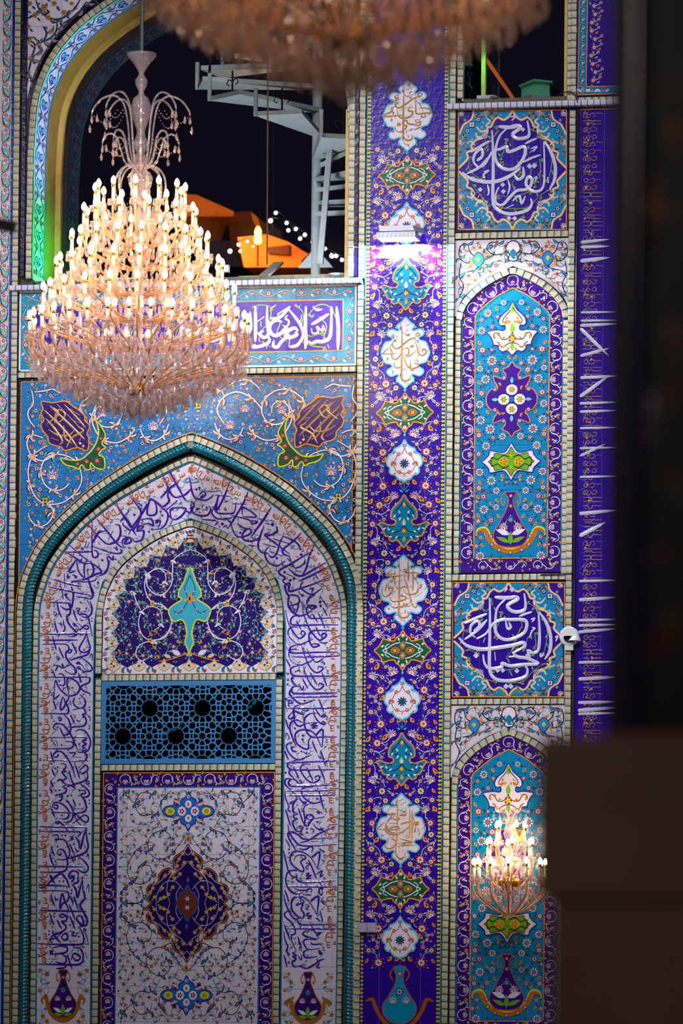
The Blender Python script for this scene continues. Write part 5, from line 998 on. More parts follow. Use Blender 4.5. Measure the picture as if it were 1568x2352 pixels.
    for w in range(4):
        c, d = math.cos(w*PI/2), math.sin(w*PI/2); a.ell(c*70, d*85, 52, 48, WH, 9, 10, F=P); a.flower(c*72, d*88, 36, 6, (214, 110, 40), (130, 180, 60), YL, 10, F=P); a.leaf(c*120, d*140, 60, 30, w*PI/2, CY, 9, P)
        for e in (1, -1): a.flower(c*150+d*e*70, d*190+c*e*90, 26, 7, WH, (110, 30, 110), (130, 200, 60), 9, F=P); a.oleaf(c*120+d*e*95, d*120+c*e*105, 40, w+e, 9, P)
    a.ell(0, 0, 30, 30, (20, 110, 170), 10, 4, F=P)
    P = H(1768)
    a.blob(CAN, WH, (56, 20, 150), 9, 7, F=P); a.blob(sc(CAN, 0.78), (104, 176, 36), BK, 5, 9, F=P)
    for e in (1, -1):
        a.ell(e*68, 0, 46, 40, (200, 190, 20), 11, 8, F=P); a.flower(e*68, 0, 34, 5, YL, RD, OR, 12, F=P); a.flower(0, e*50, 24, 4, YL, (104, 176, 36), OR, 12, F=P); a.oleaf(e*30, -60, 40, -.6, 11, P); a.oleaf(e*30, 60, 40, .6, 11, P); a.oleaf(e*150, 0, 30, 0 if e > 0 else PI, 11, P)
        a.stroke([(e*20, -40), (e*70, -55), (e*120, -20), (e*170, -40), (e*180, 0), (e*170, 40), (e*120, 20), (e*70, 55), (e*20, 40)], 7, BK, 12, 1, F=P)
    P = H(2300)
    a.stroke([(-305, 120), (-290, 70), (-230, 60), (-190, 140), (-130, 210), (0, 255), (130, 210), (190, 140), (230, 60), (290, 70), (305, 120)], 52, YL, 5, .15, F=P)
    a.stroke([(-300, 110), (-288, 78), (-230, 70), (-190, 150), (-130, 218), (0, 262), (130, 218), (190, 150), (230, 70), (288, 78), (300, 110)], 40, (196, 110, 30), 6, .15, F=P)
    for (x, y) in ((-165, 190), (-100, 240), (0, 262), (100, 240), (165, 190), (-175, 120), (175, 120)): a.flower(x, y+6, 24, 8, WH, NV, OR, 8, F=P)
    a.blob(halfsym([(0, -265), (50, -258), (25, -215), (22, -165), (48, -90), (110, 30), (150, 90), (146, 150), (100, 205), (0, 222)]), (60, 12, 140), (196, 90, 40), 8, 8, F=P)
    for e in (1, -1): a.stroke([(e*45, -255), (e*80, -230), (e*82, -170), (e*60, -150), (e*55, -190)], 9, (206, 120, 40), 7, .6, F=P); a.lotus(e*65, 60, 46, -PI/2, WH, (170, 40, 60), GN, 11, F=P); a.leaf(e*8, 110, 130, 50, -.35 if e > 0 else PI+.35, WH, 10, P); a.leaf(e*8, 180, 130, 40, -.4 if e > 0 else PI+.4, (104, 176, 36), 11, P); a.stroke([(0, -60), (e*40, 0), (e*90, 50)], 7, LG, 10, .6, F=P)
    a.flower(0, -20, 42, 9, (40, 150, 210), (60, 12, 140), OR, 11, F=P); a.flower(0, -140, 22, 6, WH, MR, OR, 11, F=P); a.flower(0, -230, 22, 5, WH, MR, OR, 11, F=P); a.leaf(0, 200, 120, 44, -PI/2, (104, 176, 36), 12, P)
    a.build('floral_ornament', root)
niche(P_n1, A_n1, A_n1i, NX); niche(P_n2, A_n2, A_n2i, NX)
# ---------------------------------------------------------------- square calligraphy panels
SQ1 = "28 405,145 470,130 500,150 440,200 470,235 540,230 570,200 555,95;30 325,140 405,148 480,140;26 405,148 340,210 310,290 300,380 330,450 390,480 460,470 520,400 540,330 520,300 450,330 400,340 390,300 340,320 280,340 220,440 170,470;26 275,170 282,300 285,500 282,700 300,780 370,825 460,830 560,800 590,750 580,710;24 685,260 690,450 685,600 650,650 590,650 545,600 560,540 590,560 580,610 540,640 470,650 410,710 360,760 310,750 305,680 330,620;26 690,260 740,340 775,450 770,560 730,640;30 40,505 110,555 230,580 330,570 420,530 500,470;22 170,470 130,420 140,360 190,320 200,370 160,410 200,390;22 255,255 180,300 105,345;22 75,515 180,460 260,370;18 630,235 580,255 535,280;18 660,365 590,390 520,425;24 520,460 525,530 480,560 450,520;d 572,455 38;d 610,452 38;d 360,602 34;d 365,655 34;d 520,165 30;d 182,640 34;d 410,868 34;d 455,868 34;14 420,65 460,62 430,95;14 580,320 630,300 600,340;14 570,350 630,310;16 210,500 250,490 210,520 215,550;14 240,600 250,660 240,690;14 400,560 415,620 400,680;14 125,640 140,670;20 440,730 490,690 510,750 540,690;14 600,560 630,540 615,580;14 715,540 720,590;16 380,790 450,760;12 460,620 450,640"
SQ2 = "28 420,140 490,120 520,140 440,190 480,235 550,235 580,200 570,95;30 340,125 420,130 500,125;26 425,140 360,210 345,320 350,400 400,450 480,450 570,400 590,330 560,300 460,300 400,300 330,330 270,410 200,450;20 425,310 440,370 465,360 450,320;26 300,130 303,300 300,500 300,680 330,750 400,775 500,770 580,740 595,690 580,660;24 680,240 690,400 680,530 640,560 600,540 610,590 580,570;26 685,240 740,320 775,430 770,540 730,610;30 60,440 120,500 230,530 350,520 480,500 560,480 570,510 480,560;26 450,590 540,590 680,640 560,650 460,660 400,640 390,670 300,680 260,640 250,570;26 480,560 520,590 590,600 680,635;22 190,440 150,400 160,340 210,310 220,350 180,390 215,360;22 280,255 190,290 105,330;22 105,455 210,380 280,300;18 630,240 580,255 530,275;14 620,300 650,290 630,320;14 630,360 650,370 630,390 610,440;d 475,65 38;d 195,580 40;d 362,695 34;d 402,695 34;d 512,700 34;d 428,820 38;d 465,820 38;14 405,65 435,60 415,85;16 340,550 345,620;14 265,440 250,480;14 470,540 490,510;14 695,560 700,590 725,560;14 810,440 830,430 815,470;14 735,440 750,420"
def square(root, txt, x0, y0, s, cx, cy, yl):
    a = Art(); g = Art(); FC = crop(x0, y0, s)
    LB = [(437, 6), (412, 58), (365, 88), (322, 68), (288, 96), (268, 140), (240, 150), (232, 190), (196, 232), (150, 246), (112, 290), (118, 325), (76, 348), (84, 388), (56, 425), (10, 470)]
    for mx in (1, -1):
        for my in (1, -1):
            G = (lambda x, y, mx=mx, my=my: FC(cx+mx*(x-437), cy+my*(y-482)*yl))
            lb = cat_rom(LB, 4)
            a.poly([(14, 12)]+lb+[(14, 470)], (8, 140, 196), 2, G)
            a.stroke(lb, 22, (170, 90, 50), 4, 1, smooth=False, F=G); a.stroke(lb, 14, CR, 5, 1, smooth=False, F=G)
            a.poly(cat_rom([(14, 12), (130, 12), (120, 70), (90, 100), (60, 130), (14, 200)], 4), (50, 10, 150), 3, G); a.stroke([(130, 12), (118, 72), (86, 104), (50, 128), (14, 205)], 20, (170, 90, 50), 4, 1, F=G); a.stroke([(130, 12), (118, 72), (86, 104), (50, 128), (14, 205)], 13, CR, 5, 1, F=G)
            a.stroke([(130, 30), (180, 60), (230, 40), (300, 50), (340, 80)], 9, (150, 70, 40), 4, .6, F=G); a.stroke([(40, 205), (70, 250), (50, 300), (90, 330)], 9, (150, 70, 40), 4, .6, F=G)
            a.stroke([(150, 140), (190, 180), (240, 170), (215, 215), (160, 225), (150, 190)], 16, CR, 5, .6, F=G); a.stroke([(230, 75), (260, 100), (230, 130), (250, 150)], 14, CR, 5, .6, F=G); a.stroke([(75, 275), (110, 260), (140, 290)], 14, CR, 5, .6, F=G)
            for (x, y, r) in ((80, 176, 26), (165, 85, 26), (60, 90, 18), (345, 48, 14), (40, 360, 14), (45, 250, 14), (240, 40, 16)): a.flower(x, y, r, 5, WH, NV, NV if r < 20 else PU, 7, F=G)
            frame(a, G, 92, 102, 138, 148, 6, (50, 10, 150), 8); a.poly([(97, 107), (133, 107), (133, 143), (97, 143)], WH, 7, G); a.poly([(106, 116), (124, 116), (124, 134), (106, 134)], (140, 40, 30), 8, G); a.ell(115, 125, 6, 6, OR, 9, 6, F=G)
            a.lotus(210, 205, 32, 0.8, WH, MR, MR, 7, F=G); a.lotus(230, 20, 34, PI/2, WH, GN, OR, 7, F=G); a.lotus(22, 265, 34, 0, WH, GN, OR, 7, F=G); a.lotus(26, 30, 30, .8, WH, GN, OR, 7, F=G)
            for (x, y) in ((195, 148), (238, 75), (120, 245), (145, 200), (205, 110), (95, 265)): a.flower(x, y, 11, 6, (70, 20, 150), WH, WH, 7, F=G)
            for (x, y, w) in ((190, 30, 1), (290, 20, .3), (60, 210, 2), (20, 310, 1.3), (110, 300, .2), (270, 60, 1), (150, 40, 2)): a.oleaf(x, y, 30, w, 7, G); a.leaf(x+18, y+22, 34, 12, w+1.4, (6, 80, 50), 6, G); a.leaf(x-10, y+14, 30, 11, w+2.6, NV, 6, G)
    ex = [(10, 10), (cx*2-10, 10), (cx*2-10, 2*cy-8), (10, 2*cy-8)]
    for p, q in zip(ex, ex[1:]+ex[:1]): a.stroke([p, q], 8, OR, 9, 1, smooth=False, F=FC)
    ex = [(0, 0), (cx*2, 0), (cx*2, 2*cy+4), (0, 2*cy+4)]
    for p, q in zip(ex, ex[1:]+ex[:1]): a.stroke([p, q], 10, BK, 8, 1, smooth=False, F=FC)
    for pts in ([(290, 140), (320, 180), (270, 240), (220, 320)], [(100, 380), (90, 460), (130, 520), (190, 560)], [(120, 600), (180, 680), (250, 750), (330, 780), (450, 790), (560, 780), (640, 700), (710, 650)], [(580, 160), (650, 200), (720, 280), (750, 380), (740, 480), (720, 560)], [(370, 240), (400, 250), (350, 380), (340, 440)], [(540, 300), (550, 360), (500, 440), (490, 520), (430, 590)], [(600, 430), (580, 520), (620, 600), (560, 660), (450, 690), (330, 690)], [(650, 400), (660, 500), (640, 560)], [(380, 850), (440, 900), (530, 840)]):
        a.stroke(pts, 5, (120, 190, 60), 6, .7, F=FC)
        for i, p in enumerate(pts): a.flower(p[0], p[1], 12, 5, OR, BR, BR, 8, F=FC) if i % 2 else None; a.leaf(p[0], p[1], 40, 15, i*1.7+.5, (120, 190, 60), 7, FC); a.leaf(p[0]+3, p[1]+3, 26, 7, i*1.7+.5, (50, 20, 150), 8, FC); a.leaf(p[0]+12, p[1]+20, 34, 12, i*2.1-1, (120, 190, 60), 7, FC)
    script(g, txt, FC, (208, 208, 236), 1.0, 12, ridge=0.002, taper=0.45)
    a.build('border_ornament', root); g.build('white_calligraphy', root)
square(P_sq1, SQ1, 1050, 250, 3.446, 437, 482, 1.0); square(P_sq2, SQ2, 1036, 1335, 3.394, 447, 455, 0.95)
# ---------------------------------------------------------------- white niche spandrels
def wsp_art(root, arc, vtop, seed):
    a = Art(); F = local(NX, vtop); hw = (us1-us0)/2/PXM
    ar = [((p[0]-NX)/PXM, (vtop-p[1])/PXM) for p in arc if p[1] > vtop-0.60]
    ins = lambda x, y: x < -2 and not inpoly(ar, x, y) and not inpoly(ar, x+7, y+5) and y < 150+(hw+x)*0.2
    for m in (1, -1):
        G = local(NX, vtop, 1, m)
        for p in ([(-6, 12), (-20, 30), (-44, 34), (-60, 20), (-50, 6), (-34, 10)], [(-44, 34), (-70, 44), (-96, 30), (-104, 10), (-120, 14), (-122, 40), (-104, 52), (-92, 44)], [(-118, 50), (-122, 80), (-112, 104), (-122, 130)], [(-70, 44), (-84, 66), (-106, 72)], [(-20, 30), (-10, 44)], [(-40, 50), (-60, 60)]):
            a.stroke(p, 2.2, BK, 4, .7, F=G)
            for q in p[1::2]: a.leaf(q[0], q[1], 17, 7, -0.6, BK, 5, G, .4); a.leaf(q[0]+1, q[1], 14.5, 4.6, -0.6, (40, 140, 200), 6, G, .4); a.leaf(q[0], q[1], 13, 5, 2.2, BK, 5, G, .4); a.leaf(q[0], q[1], 11, 3.2, 2.2, (40, 140, 200), 6, G, .4)
        a.blob([(-78, 28), (-66, 44), (-78, 62), (-92, 44)], (40, 140, 210), (60, 20, 140), 1.6, 7, F=G); a.poly([(-79, 38), (-74, 44), (-79, 51), (-85, 44)], (200, 210, 40), 9, G)
        for w in (-2.2, -.9, .7, 2.4): a.leaf(-78, 44, 26, 8, w, OR, 6, G, .5)
    a.blob(halfsym([(0, 4), (12, 10), (16, 24), (8, 34), (10, 46), (0, 50)]), WH, BK, 2, 6, F=F); a.leaf(0, 22, 24, 16, PI/2, (30, 130, 170), 8, F)
    scatter(a, F, ins, (-hw+6, 6, 0, 170), 13, [('f', 5.4, 6, (120, 40, 40), (230, 130, 40), RD), ('f', 4.6, 5, (200, 90, 30), OR, RD), ('l', 9, (20, 80, 60)), ('l', 8, (30, 130, 190)), ('f', 5.6, 7, (60, 30, 130), (210, 90, 110), LG), ('o', 9, (40, 140, 200), OR)], seed, BK, 3000, axis=0.0, vw=1.0)
    a.build('arabesque_ornament', root)
wsp_art(P_ns1, A_n1b, V(1178, 549), 31); wsp_art(P_ns2, A_n2b, V(1168, 1619), 32)
# ---------------------------------------------------------------- white spandrel left of the arched window
a = Art(); F = photo
FW = crop(0, 0, 2.613)
for p in ([(215, 0), (240, 60), (300, 110), (370, 110), (440, 60), (480, 0)], [(340, 110), (340, 180), (300, 230), (240, 250), (200, 220)], [(170, 110), (200, 90), (240, 60)], [(170, 240), (210, 270), (190, 350), (175, 420), (160, 520)], [(380, 140), (460, 90), (520, 10)], [(600, 40), (560, -40), (640, -80)], [(180, 380), (210, 330)], [(260, 160), (280, 200), (260, 250)]):
    a.stroke(p, 12, BK, 4, .6, F=FW); a.stroke(p, 5, (20, 60, 120), 5, .6, F=FW)
    for i, q in enumerate(p[1:]): a.leaf(q[0], q[1], 64, 24, -0.8+i, BK, 5, FW, .4); a.leaf(q[0]+3, q[1], 54, 15, -0.8+i, (30, 110, 160), 6, FW, .4); a.leaf(q[0]+8, q[1]+4, 40, 9, -0.7+i, (200, 130, 50), 7, FW, .4)
for (x, y, r) in ((265, 40, 22), (210, 90, 20), (385, 75, 22), (290, 105, 22), (165, 155, 22), (310, 185, 16), (170, 250, 20), (430, 20, 16), (180, 350, 16), (165, 460, 14), (180, 20, 18), (325, 20, 20)): a.flower(x, y, r, 6, (90, 30, 50), (220, 140, 40), (130, 190, 60), 8, F=FW); a.leaf(x+14, y+16, 30, 11, .8, NV, 6, FW); a.leaf(x-20, y-12, 30, 11, 3.6, (30, 100, 170), 6, FW)
we = half_arch([(57, 560), (58, 344), (68, 225), (95, 142), (135, 80), (180, 32), (250, -22), (340, -70), (438, -115)], AXW)
FU = lambda x, y: (x, y)
a.stroke(offset([q for q in we if q[0] < AXW], 2.2*PXM), 5*PXM, NV, 6, 1, smooth=False, F=FU)
a.stroke([(U(60, 200), V(57, 560)), (U(60, 200), V(57, -100))], 6*PXM, (20, 40, 110), 5, 1, smooth=False, F=FU)
a.build('arabesque_ornament', P_ws)
# ---------------------------------------------------------------- kufic strip and the panel above
a = Art(); g = Art(); wht = Art()
FK1 = crop(1330, 240, 9.0); r = random.Random(4)
KG = ["14 40,40 20,90 60,110 90,60 120,40 160,80 120,110 90,70 60,140 30,170 60,200 100,160 120,200 160,190;14 200,60 260,20 300,80 240,100 200,70", "16 20,20 160,20 180,60 220,20 420,20;16 20,100 150,100 180,70 220,100 420,100", "14 60,20 20,60 40,110 90,90 120,40 80,20 60,60 110,110 160,110 180,60 150,30;14 220,20 300,30 280,90 220,100 200,60", "16 20,30 400,30;14 60,60 80,100 120,60 150,100 190,60 220,100 400,100", "14 30,60 80,20 120,60 80,110 30,60;14 130,60 220,20 260,60 220,110 150,100;14 280,40 400,40", "14 20,110 40,30 90,20 110,70 70,100 150,110 180,40 240,30 260,90 210,110;16 290,20 420,30", "16 20,40 120,40 140,90 200,90 220,40 400,40;14 40,90 100,90"]
y = 10.0; i = 0
while y < 2150*9:
    t = KG[(i*5+i//3) % len(KG)]
    script(g, t, (lambda X, Y, y=y: FK1(X+60, y+Y)), OR, 1.25, 8, ridge=0.004, taper=0.7); y += 150; i += 1
for (x0, y0, x1, y1, w) in ((1333, 557, 1400, 550, 7), (1333, 568, 1400, 566, 7), (1332, 600, 1400, 592, 9), (1333, 718, 1420, 717, 5), (1333, 737, 1420, 736, 5), (1332, 754, 1398, 818, 8), (1332, 748, 1420, 744, 7), (1332, 818, 1400, 800, 7), (1332, 868, 1420, 864, 7), (1331, 912, 1400, 862, 8), (1331, 927, 1420, 924, 6), (1331, 946, 1420, 943, 6), (1331, 984, 1420, 982, 5), (1331, 1030, 1420, 1028, 5), (1331, 1048, 1390, 1020, 6), (1331, 1096, 1420, 1094, 5), (1330, 1180, 1420, 1172, 8), (1330, 1232, 1390, 1200, 9), (1329, 1335, 1420, 1333, 6), (1329, 1378, 1420, 1372, 8), (1328, 1425, 1420, 1423, 6), (1328, 1437, 1420, 1435, 6), (1328, 1452, 1420, 1444, 7), (1328, 1522, 1420, 1520, 6), (1328, 1560, 1420, 1555, 8), (1327, 1614, 1420, 1612, 7), (1327, 1632, 1420, 1625, 8), (1327, 1640, 1420, 1638, 6)):
    wht = Art(); wht.stroke([(x0, y0), (x0+14, y0+(y1-y0)*14/(x1-x0)), (x1, y1)], w, (206, 204, 230), 14, 0.1, F=photo, ridge=0.003); wht.build('white_letter_stroke', P_kuf)
a.stroke([(U(1331.5, 260), V(1330, 2420)), (U(1331.5, 260), V(1331, 250))], 2.2*PXM, OR, 4, 1, smooth=False, F=FU); a.stroke([(U(1331, 260), V(1350, 251.5)), (U(1440, 260), V(1350, 251.5))], 2.2*PXM, OR, 4, 1, smooth=False, F=FU)
for i in range(60): y = 270+i*36; a.stroke([(1340+12*math.sin(i*2.1), y), (1356+10*math.cos(i), y+14), (1344+14*math.sin(i*1.3), y+30)], 1.6, (40, 120, 190), 5, .6); a.flower(1350+9*math.sin(i*3), y+16, 3.4, 5, OR, RD, YL, 6)
a.build('vine_ornament', P_kuf); g.build('gold_kufic_calligraphy', P_kuf, M_gold, 'raised gold kufic script')
a = Art(); F = photo
a.poly([(1326, 219), (1440, 215), (1443, -60), (1330, -60)], (0, 128, 170), 2, F); a.poly([(1345, 200), (1440, 198), (1443, -60), (1350, -60)], (46, 8, 150), 3, F)
for p in ([(1327, 218), (1440, 214)], [(1346, 199), (1440, 197)], [(1327, 219), (1331, -50)], [(1346, 199), (1350, -50)]): a.stroke(p, 2.0, OR, 5, 1, smooth=False)
for i in range(14):
    y = 205-i*20; x = 1337+i*0.18
    a.stroke([(x-5, y-8), (x+5, y-2), (x-4, y+6), (x+4, y+10)], 2.6, BK, 5, .6); a.stroke([(x-5, y-8), (x+5, y-2), (x-4, y+6), (x+4, y+10)], 1.1, WH, 6, .6); a.flower(x, y, 3, 5, WH, MR, MR, 7)
for i in range(12):
    y = 185-i*19; x = 1362+5*math.sin(i*1.7); a.flower(x, y, 7.5, 8, WH, MR, OR, 6); a.flower(x+16, y-8, 6, 6, WH, NV, MR, 6); a.leaf(x-4, y+8, 10, 4, 1.2, (130, 190, 60), 5); a.oleaf(x+8, y+6, 9, -.6, 5); a.stroke([(x, y), (x+9, y-3), (x+16, y-8)], 1.2, WH, 4, 1)
for x in (1340, 1360, 1384): a.flower(x, 209, 5, 5, WH, MR, MR, 7); a.leaf(x+4, 211, 14, 5, -0.5, WH, 6); a.leaf(x-4, 211, 14, 5, PI+0.5, WH, 6)
a.build('floral_ornament', P_kup)
# ---------------------------------------------------------------- turquoise lattice screen
M_lat = mat('lattice_blue_paint', (0, 122, 186), rough=0.45)
gx = (U(233.5, 1660)+U(634.5, 1660))/2; gz = V(434, 1659.5)
lat = empty('lattice_screen', (gx, -0.01, V(434, 1754))); tag(lat, 'turquoise pierced metal lattice of interlaced stars below the tympanum', 'screen')
GWd, GH = (U(634.5, 1660)-U(233.5, 1660))/2/PXM, (V(434, 1564.5)-V(434, 1754.5))/2/PXM
IW, IH = GWd-9.5, GH-10.5
sites = []; dxg, dyg = 61.4, 63.3
for i in range(-4, 5):
    for j in range(-2, 3):
        x, y = -90.6+dxg*i, -31.7+dyg*j
        if (i+j) % 2 == 0:
            sites.append((x, y, 312, 'A'))
            for k in range(12): sites.append((x+26*math.cos(k*PI/6), y+26*math.sin(k*PI/6), 0, 'p'))
            for k in range(4): sites.append((x+41*math.cos(PI/4+k*PI/2), y+41*math.sin(PI/4+k*PI/2), -60, 's')); 
            for k in range(4): sites.append((x+37.5*math.cos(k*PI/2), y+37.5*math.sin(k*PI/2), -20, 'h'))
        else:
            sites.append((x, y, 41, 'B'))
            for k in range(8): sites.append((x+15.5*math.cos(k*PI/4), y+15.5*math.sin(k*PI/4), 0, 'q'))
            for k in range(8): sites.append((x+26.8*math.cos(PI/8+k*PI/4), y+26.8*math.sin(PI/8+k*PI/4), -40, 's'))
            for k in range(4): sites.append((x+33*math.cos(PI/4+k*PI/2), y+33*math.sin(PI/4+k*PI/2), 0, 'h'))
def hp(poly, a, b, c):  # keep a*x+b*y<=c
    out = []
    for i in range(len(poly)):
        p, q = poly[i-1], poly[i]; fp, fq = a*p[0]+b*p[1]-c, a*q[0]+b*q[1]-c
        if fq <= 0:
            if fp > 0: t = fp/(fp-fq); out.append((p[0]+(q[0]-p[0])*t, p[1]+(q[1]-p[1])*t))
            out.append(q)
        elif fp <= 0: t = fp/(fp-fq); out.append((p[0]+(q[0]-p[0])*t, p[1]+(q[1]-p[1])*t))
    return out
strap = MB(); ST = 1.35; DEP = 0.008
for (x, y, wgt, t) in sites:
    if abs(x) > IW+10 or abs(y) > IH+10: continue
    cell = [(-IW, -IH), (IW, -IH), (IW, IH), (-IW, IH)]
    for (x2, y2, w2, _) in sites:
        dx, dy = x2-x, y2-y; d2 = dx*dx+dy*dy
        if d2 < 1e-6 or d2 > 75*75: continue
        cell = hp(cell, dx, dy, dx*x+dy*y+(d2+wgt-w2)/2)
        if len(cell) < 3: break
    if len(cell) < 3 or abs(area(cell)) < 6: continue
    cxm, cym = sum(p[0] for p in cell)/len(cell), sum(p[1] for p in cell)/len(cell)
    if t in 'AB' and abs(x) < IW-12 and abs(y) < IH-12: cxm, cym = x, y
    def rad(an, off=0.0):
        c, s = math.cos(an), math.sin(an); best = 1e9
        for i in range(len(cell)):
            p, q = cell[i-1], cell[i]; nx, ny = q[1]-p[1], -(q[0]-p[0]); l = math.hypot(nx, ny)
            if l < 1e-6: continue
            nx /= l; ny /= l; d = (p[0]-cxm)*nx+(p[1]-cym)*ny
            if d < 0: nx, ny, d = -nx, -ny, -d
            dn = nx*c+ny*s
            if dn > 1e-6: best = min(best, max(d-off, 0.05)/dn)
        return best
    ans = sorted({round(math.atan2(p[1]-cym, p[0]-cxm), 4) for p in cell} | {round(-PI+2*PI*k/(48 if t in 'AB' else 10), 4) for k in range(48 if t in 'AB' else 10)})
    ring_o, ring_i = [], []
    for an in ans:
        ro = rad(an); ri = rad(an, ST)
        if t == 's': ri *= 0.62+0.38*abs(math.cos(2.5*(an+PI/2)))
        if t == 'A': ri = 17.2+4.6*abs(math.sin(3*an*2))**1.0 if abs(cxm-x) < .01 else ri; ro = max(ro, ri+0.2)
        if t == 'B' and abs(cxm-x) < .01: ri = 5.6+3.4*abs(math.sin(4*an)); ro = max(ro, ri+0.2)
        ring_o.append((cxm+ro*math.cos(an), cym+ro*math.sin(an))); ring_i.append((cxm+ri*math.cos(an), cym+ri*math.sin(an)))
    n = len(ans); L3 = lambda p, yy: (p[0]*PXM, yy, (GH-p[1])*PXM)
    strap.add([L3(p, 0) for p in ring_o]+[L3(p, 0) for p in ring_i]+[L3(p, DEP) for p in ring_i], [(i, (i+1) % n, n+(i+1) % n, n+i) for i in range(n)]+[(n+i, n+(i+1) % n, 2*n+(i+1) % n, 2*n+i) for i in range(n)])
so = strap.build('strapwork', M_lat, lat); so['label'] = 'interlaced star strapwork'
for nm, bxx in (('frame_rail', (-GWd, IH, GWd, GH)), ('frame_rail', (-GWd, -GH, GWd, -IH)), ('frame_stile', (-GWd, -IH, -IW, IH)), ('frame_stile', (IW, -IH, GWd, IH))):
    MB().box((bxx[0]*PXM, -0.003, (GH-bxx[3])*PXM), (bxx[2]*PXM, 0.012, (GH-bxx[1])*PXM)).build(nm, M_lat, lat)
st_ = Art(local(gx, gz)); st_.poly([(-3, 84.5), (13, 84.5), (13, 91.5), (-3, 91.5)], (150, 190, 226), 1)
script(st_, "1.1 3.2,86.6 1.6,86 0.2,87 0.2,89 1.6,90 3.2,89.4 3.2,88.2 2,88.2;1.1 6,87 7,86.2 7,90;1.1 11,87.4 10,86.2 8.8,87.2 10,88.4 11,87.4 10.8,89 9.4,90", local(gx, gz), BK, 0.8, 3)
so2 = st_.build('number_label', lat, y0=-0.004); so2['label'] = 'pale blue sticker reading G 19'
MB().box((U(238, 1660), 0.16, V(434, 1750)), (U(632, 1660), 0.17, V(434, 1570))).build('vent_dark_sheet', mat('vent_shade_black', (3, 3, 4), rough=1.0, spec=0.0), wall)  # black sheet standing in for the unlit depth behind the lattice
for i, (x0, y0, x1, y1) in enumerate(((345, 1605, 380, 1582), (368, 1690, 420, 1665), (560, 1635, 600, 1600))):
    p, q = W(x0, y0, 0.12), W(x1, y1, 0.05); MB().bar(p, q, 0.012, 0.03).build('duct_blade', mat('duct_blade', (10, 90, 110), rough=0.5), wall) if i < 3 else None
# ================================================================ crystal chandeliers
def crystal_mat(name, col, clear, film, rough=0.05):
    """thin cut glass: partly clear, partly a bright glossy facet with an iridescent film that differs from piece to piece"""
    m = mat(name, col, rough=rough, spec=1.0, ior=1.6)
    nt = m.node_tree; b = nt.nodes['Principled BSDF']; L = nt.links.new
    b.inputs['Thin Film IOR'].default_value = 1.9
    ge = nt.nodes.new('ShaderNodeNewGeometry'); r = nt.nodes.new('ShaderNodeMapRange'); r.inputs['To Min'].default_value = film*0.5; r.inputs['To Max'].default_value = film*1.6
    L(ge.outputs['Random Per Island'], r.inputs['Value']); oi = nt.nodes.new('ShaderNodeObjectInfo'); ad = nt.nodes.new('ShaderNodeMath'); ad.operation = 'MULTIPLY_ADD'; ad.inputs[1].default_value = film*0.4
    L(oi.outputs['Random'], ad.inputs[0]); L(r.outputs['Result'], ad.inputs[2]); L(ad.outputs[0], b.inputs['Thin Film Thickness'])
    t = nt.nodes.new('ShaderNodeBsdfTransparent'); t.inputs[0].default_value = (0.97, 0.95, 0.95, 1); mx = nt.nodes.new('ShaderNodeMixShader'); mx.inputs[0].default_value = 1-clear
    L(t.outputs[0], mx.inputs[1]); L(b.outputs[0], mx.inputs[2]); L(mx.outputs[0], nt.nodes['Material Output'].inputs['Surface'])
    return m
M_cry = crystal_mat('cut_crystal', (226, 196, 184), 0.66, 420)
M_cry2 = crystal_mat('cut_crystal_pale', (226, 212, 214), 0.68, 520)
M_arm = crystal_mat('amber_glass_arm', (236, 176, 112), 0.25, 200, 0.12)
M_glass = crystal_mat('clear_moulded_glass', (200, 184, 182), 0.74, 300, 0.06)
M_candle = mat('ivory_candle_sleeve', (244, 228, 204), rough=0.45)
M_brass = mat('polished_brass', (206, 156, 70), rough=0.2, metal=0.9)
M_bulb = mat('lit_candle_bulb', (255, 240, 214), emit=34.0, ecol=(255, 222, 176))
M_cord = mat('chandelier_pole', (60, 74, 66), rough=0.4, metal=0.4)
for m in (M_bulb,): m.cycles.emission_sampling = 'NONE'
def drop_verts(w, h, n=6, top=(0, 0, 0)):
    x, y, z = top; v = [(x, y, z)]
    for rr, t in ((0.35, 0.16), (1.0, 0.62), (0.6, 0.86)):
        for k in range(n):
            a = 2*PI*(k+(0.5 if t == 0.62 else 0))/n; v.append((x+rr*w/2*math.cos(a), y+rr*w/2*math.sin(a), z-t*h))
    v.append((x, y, z-h)); f = [(0, 1+k, 1+(k+1) % n) for k in range(n)]
    for r in range(2):
        for k in range(n):
            a, b = 1+r*n+k, 1+r*n+(k+1) % n; c, d = a+n, b+n
            f += [(a, c, b), (b, c, d)]
    f += [(1+2*n+k, 1+3*n, 1+2*n+(k+1) % n) for k in range(n)]
    return v, f
